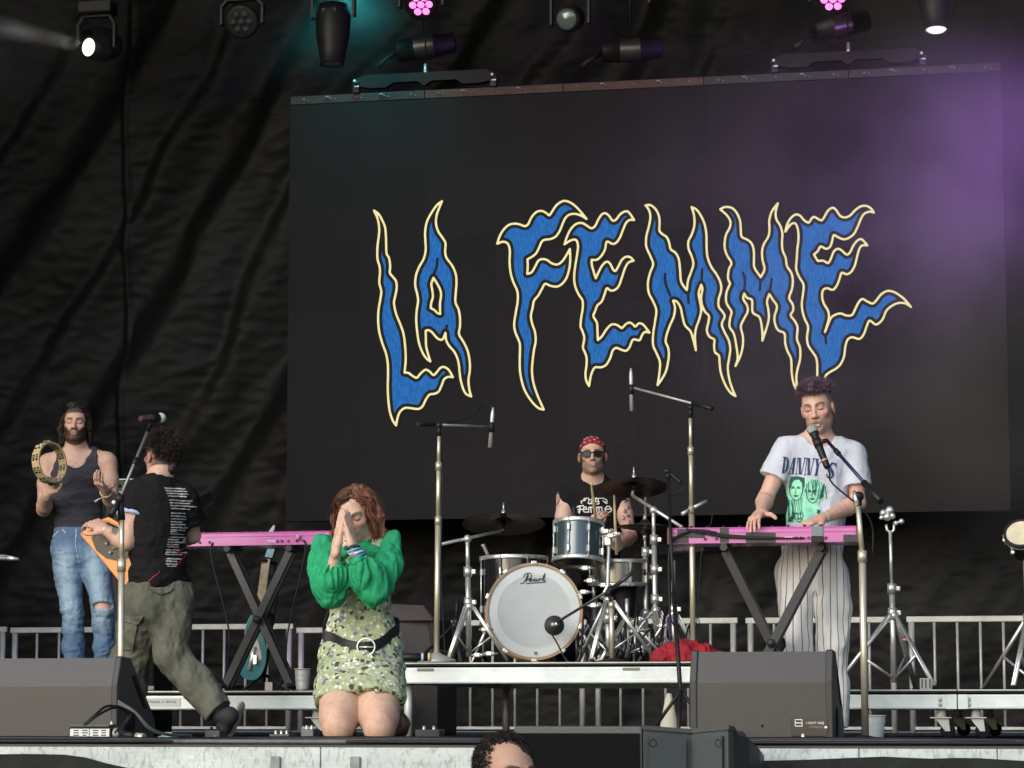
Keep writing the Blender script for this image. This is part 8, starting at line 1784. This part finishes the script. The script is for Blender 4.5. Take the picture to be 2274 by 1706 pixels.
# cylinder floods behind
M_band = mat('flood_band', (.09, .08, .07), .35, .7, var=.2)
def flood(px, py, ax_, label, dd=.9):
    t, c = fixture_root(px, py, label, dd); d = Vector(ax_).normalized(); head_body(t, c, d, [(.0001, -.24), (.075, -.23), (.085, -.06), (.088, -.06), (.088, .09), (.085, .09), (.08, .20), (.07, .21), (.0001, .20)], 'barrel'); q = MB(); q.lathe(c, d, [(.0895, -.075), (.0905, -.06), (.0905, .06), (.0895, .075)], 32); q.build('band', M_band, t)
    s_ = d.cross(up).normalized(); q = MB(); q.tube([c + d * .2, c + d * .30 - up * .05, c + d * .36 - up * .10], [.02, .014, .03], 8); q.build('barn_door', M_fix, t); q = MB(); q.tube([c + up * .09, Vector((c.x, c.y, ZT))], .014, 8); q.build('hanger', M_fix, t); return t
flood(943, 105, (-1, -.1, -.12), 'metal banded flood lamp lying level above the rust coloured bar'); flood(1400, 112, (-1, -.15, -.05), 'metal banded flood lamp hanging above the middle of the screen'); flood(1862, 58, (-.8, -.45, -.25), 'metal banded flood lamp below the pink light in smoke')
# small box with two lamps at the frame corner
t, c = fixture_root(80, -6, 'small dark fixture with two tiny lamps at the wing'); q = MB(); q.box(c + up * .06, (.16, .14, .12), ch=.01); q.tube([c + up * .1, Vector((c.x, c.y, ZT - .1))], .02, 8); q.build('case', M_fix, t)
for k in (-1, 1): q = MB(); q.lathe(c + Vector((k * .03, -.07, .02)), (0, -1, 0), [(.018, 0), (.012, .012), (0, .014)], 12); q.build('lamp', mat('tiny_lamp', (.4, .4, .38), .4), t)
# ---- light thrown by the lit fixtures
def spot(name, loc, tgt, col, e, deg, blend=.6, r=.06):
    l = bpy.data.lights.new(name, 'SPOT'); l.energy = e; l.color = col; l.spot_size = math.radians(deg); l.spot_blend = blend; l.shadow_soft_size = r
    o = bpy.data.objects.new(name, l); COL.objects.link(o); o.location = loc; o.rotation_euler = (Vector(tgt) - Vector(loc)).to_track_quat('-Z', 'Y').to_euler(); return o
spot('beam_white', L1 + d1 * .03, L1 + d1 * 4 + up * .12, (1, .98, .9), 420, 9, .35, .05)
spot('pink_wash', P2 + PD * .06, atY(1990, 700, 18.2), (.85, .30, 1.0), 14, 50, .9)
# ---- stage smoke: a soft cloud drifting from the wing, lit by the purple washes
def smoke_box(name, lo, hi, dens, scale, seed, label, fall):
    m, n, l, b = _nodes(name + '_volume'); n.remove(b); out = n['Material Output']; v = n.new('ShaderNodeVolumePrincipled'); v.inputs['Color'].default_value = (.95, .93, .97, 1); v.inputs['Anisotropy'].default_value = .15
    tc = n.new('ShaderNodeTexCoord'); nz = n.new('ShaderNodeTexNoise'); nz.inputs['Scale'].default_value = scale; nz.inputs['Detail'].default_value = 4.0; nz.inputs['Roughness'].default_value = .5
    mp = n.new('ShaderNodeMapping'); mp.inputs['Location'].default_value = (seed, seed * .7, 0); l.new(tc.outputs['Object'], mp.inputs[0]); l.new(mp.outputs[0], nz.inputs['Vector'])
    mr = n.new('ShaderNodeMapRange'); l.new(nz.outputs['Fac'], mr.inputs[0]); mr.inputs[1].default_value = .40; mr.inputs[2].default_value = .66; mr.inputs[3].default_value = .10; mr.inputs[4].default_value = 1
    sub = n.new('ShaderNodeVectorMath'); sub.operation = 'SUBTRACT'; l.new(tc.outputs['Generated'], sub.inputs[0]); sub.inputs[1].default_value = fall[0]
    dv = n.new('ShaderNodeVectorMath'); dv.operation = 'DIVIDE'; l.new(sub.outputs[0], dv.inputs[0]); dv.inputs[1].default_value = fall[1]
    ln = n.new('ShaderNodeVectorMath'); ln.operation = 'LENGTH'; l.new(dv.outputs[0], ln.inputs[0]); fr = n.new('ShaderNodeMapRange'); fr.interpolation_type = 'SMOOTHSTEP'; l.new(ln.outputs['Value'], fr.inputs[0]); fr.inputs[1].default_value = 1; fr.inputs[2].default_value = 0; fr.inputs[3].default_value = 0; fr.inputs[4].default_value = dens
    mu = n.new('ShaderNodeMath'); mu.operation = 'MULTIPLY'; l.new(mr.outputs[0], mu.inputs[0]); l.new(fr.outputs[0], mu.inputs[1]); l.new(mu.outputs[0], v.inputs['Density']); l.new(v.outputs[0], out.inputs['Volume'])
    q = MB(); lo, hi = Vector(lo), Vector(hi); q.box((lo + hi) / 2, hi - lo); o = q.build(name, m); tag(o, label, kind='stuff'); return o
pr_ = atY(2230, 430, 18.4); pc = atY(2230, 500, 18.3)
smoke_box('smoke', (pc.x - 3.4, 17.3, pc.z - 2.5), (pc.x + 1.8, 19.15, pc.z + 2.3), .26, .95, 3.1, 'soft purple lit smoke drifting past the edge of the screen', ((.66, .5, .50), (.68, .62, .58)))
spot('purple_wash', (pc.x + 2.1, 17.5, pc.z + .95), (pc.x - 1.6, 19.25, pc.z + .18), (.56, .21, .98), 900, 50, 1.0, .15)
pl_ = L1 + d1 * 1.2; smoke_box('beam_haze', (L1.x - 2.6, L1.y - 2.4, L1.z - .9), (L1.x + .3, L1.y + .35, L1.z + .5), .10, 1.6, 1.7, 'thin smoke in the white beam', ((.6, .6, .6), (.75, .75, .75)))
tc_ = atY(745, 10, YT); smoke_box('teal_haze', (tc_.x - 1.9, YT + .14, tc_.z - .75), (tc_.x + 1.1, YT + .65, tc_.z + .9), .35, 1.6, 5.7, 'thin smoke under the teal light', ((.5, .5, .62), (.55, .6, .6)))
spot('teal_wash', (tc_.x + .05, YT + .30, ZT + .0), (tc_.x, YT + .25, 3.), (.04, .70, .70), 90, 110, 1.0, .05)
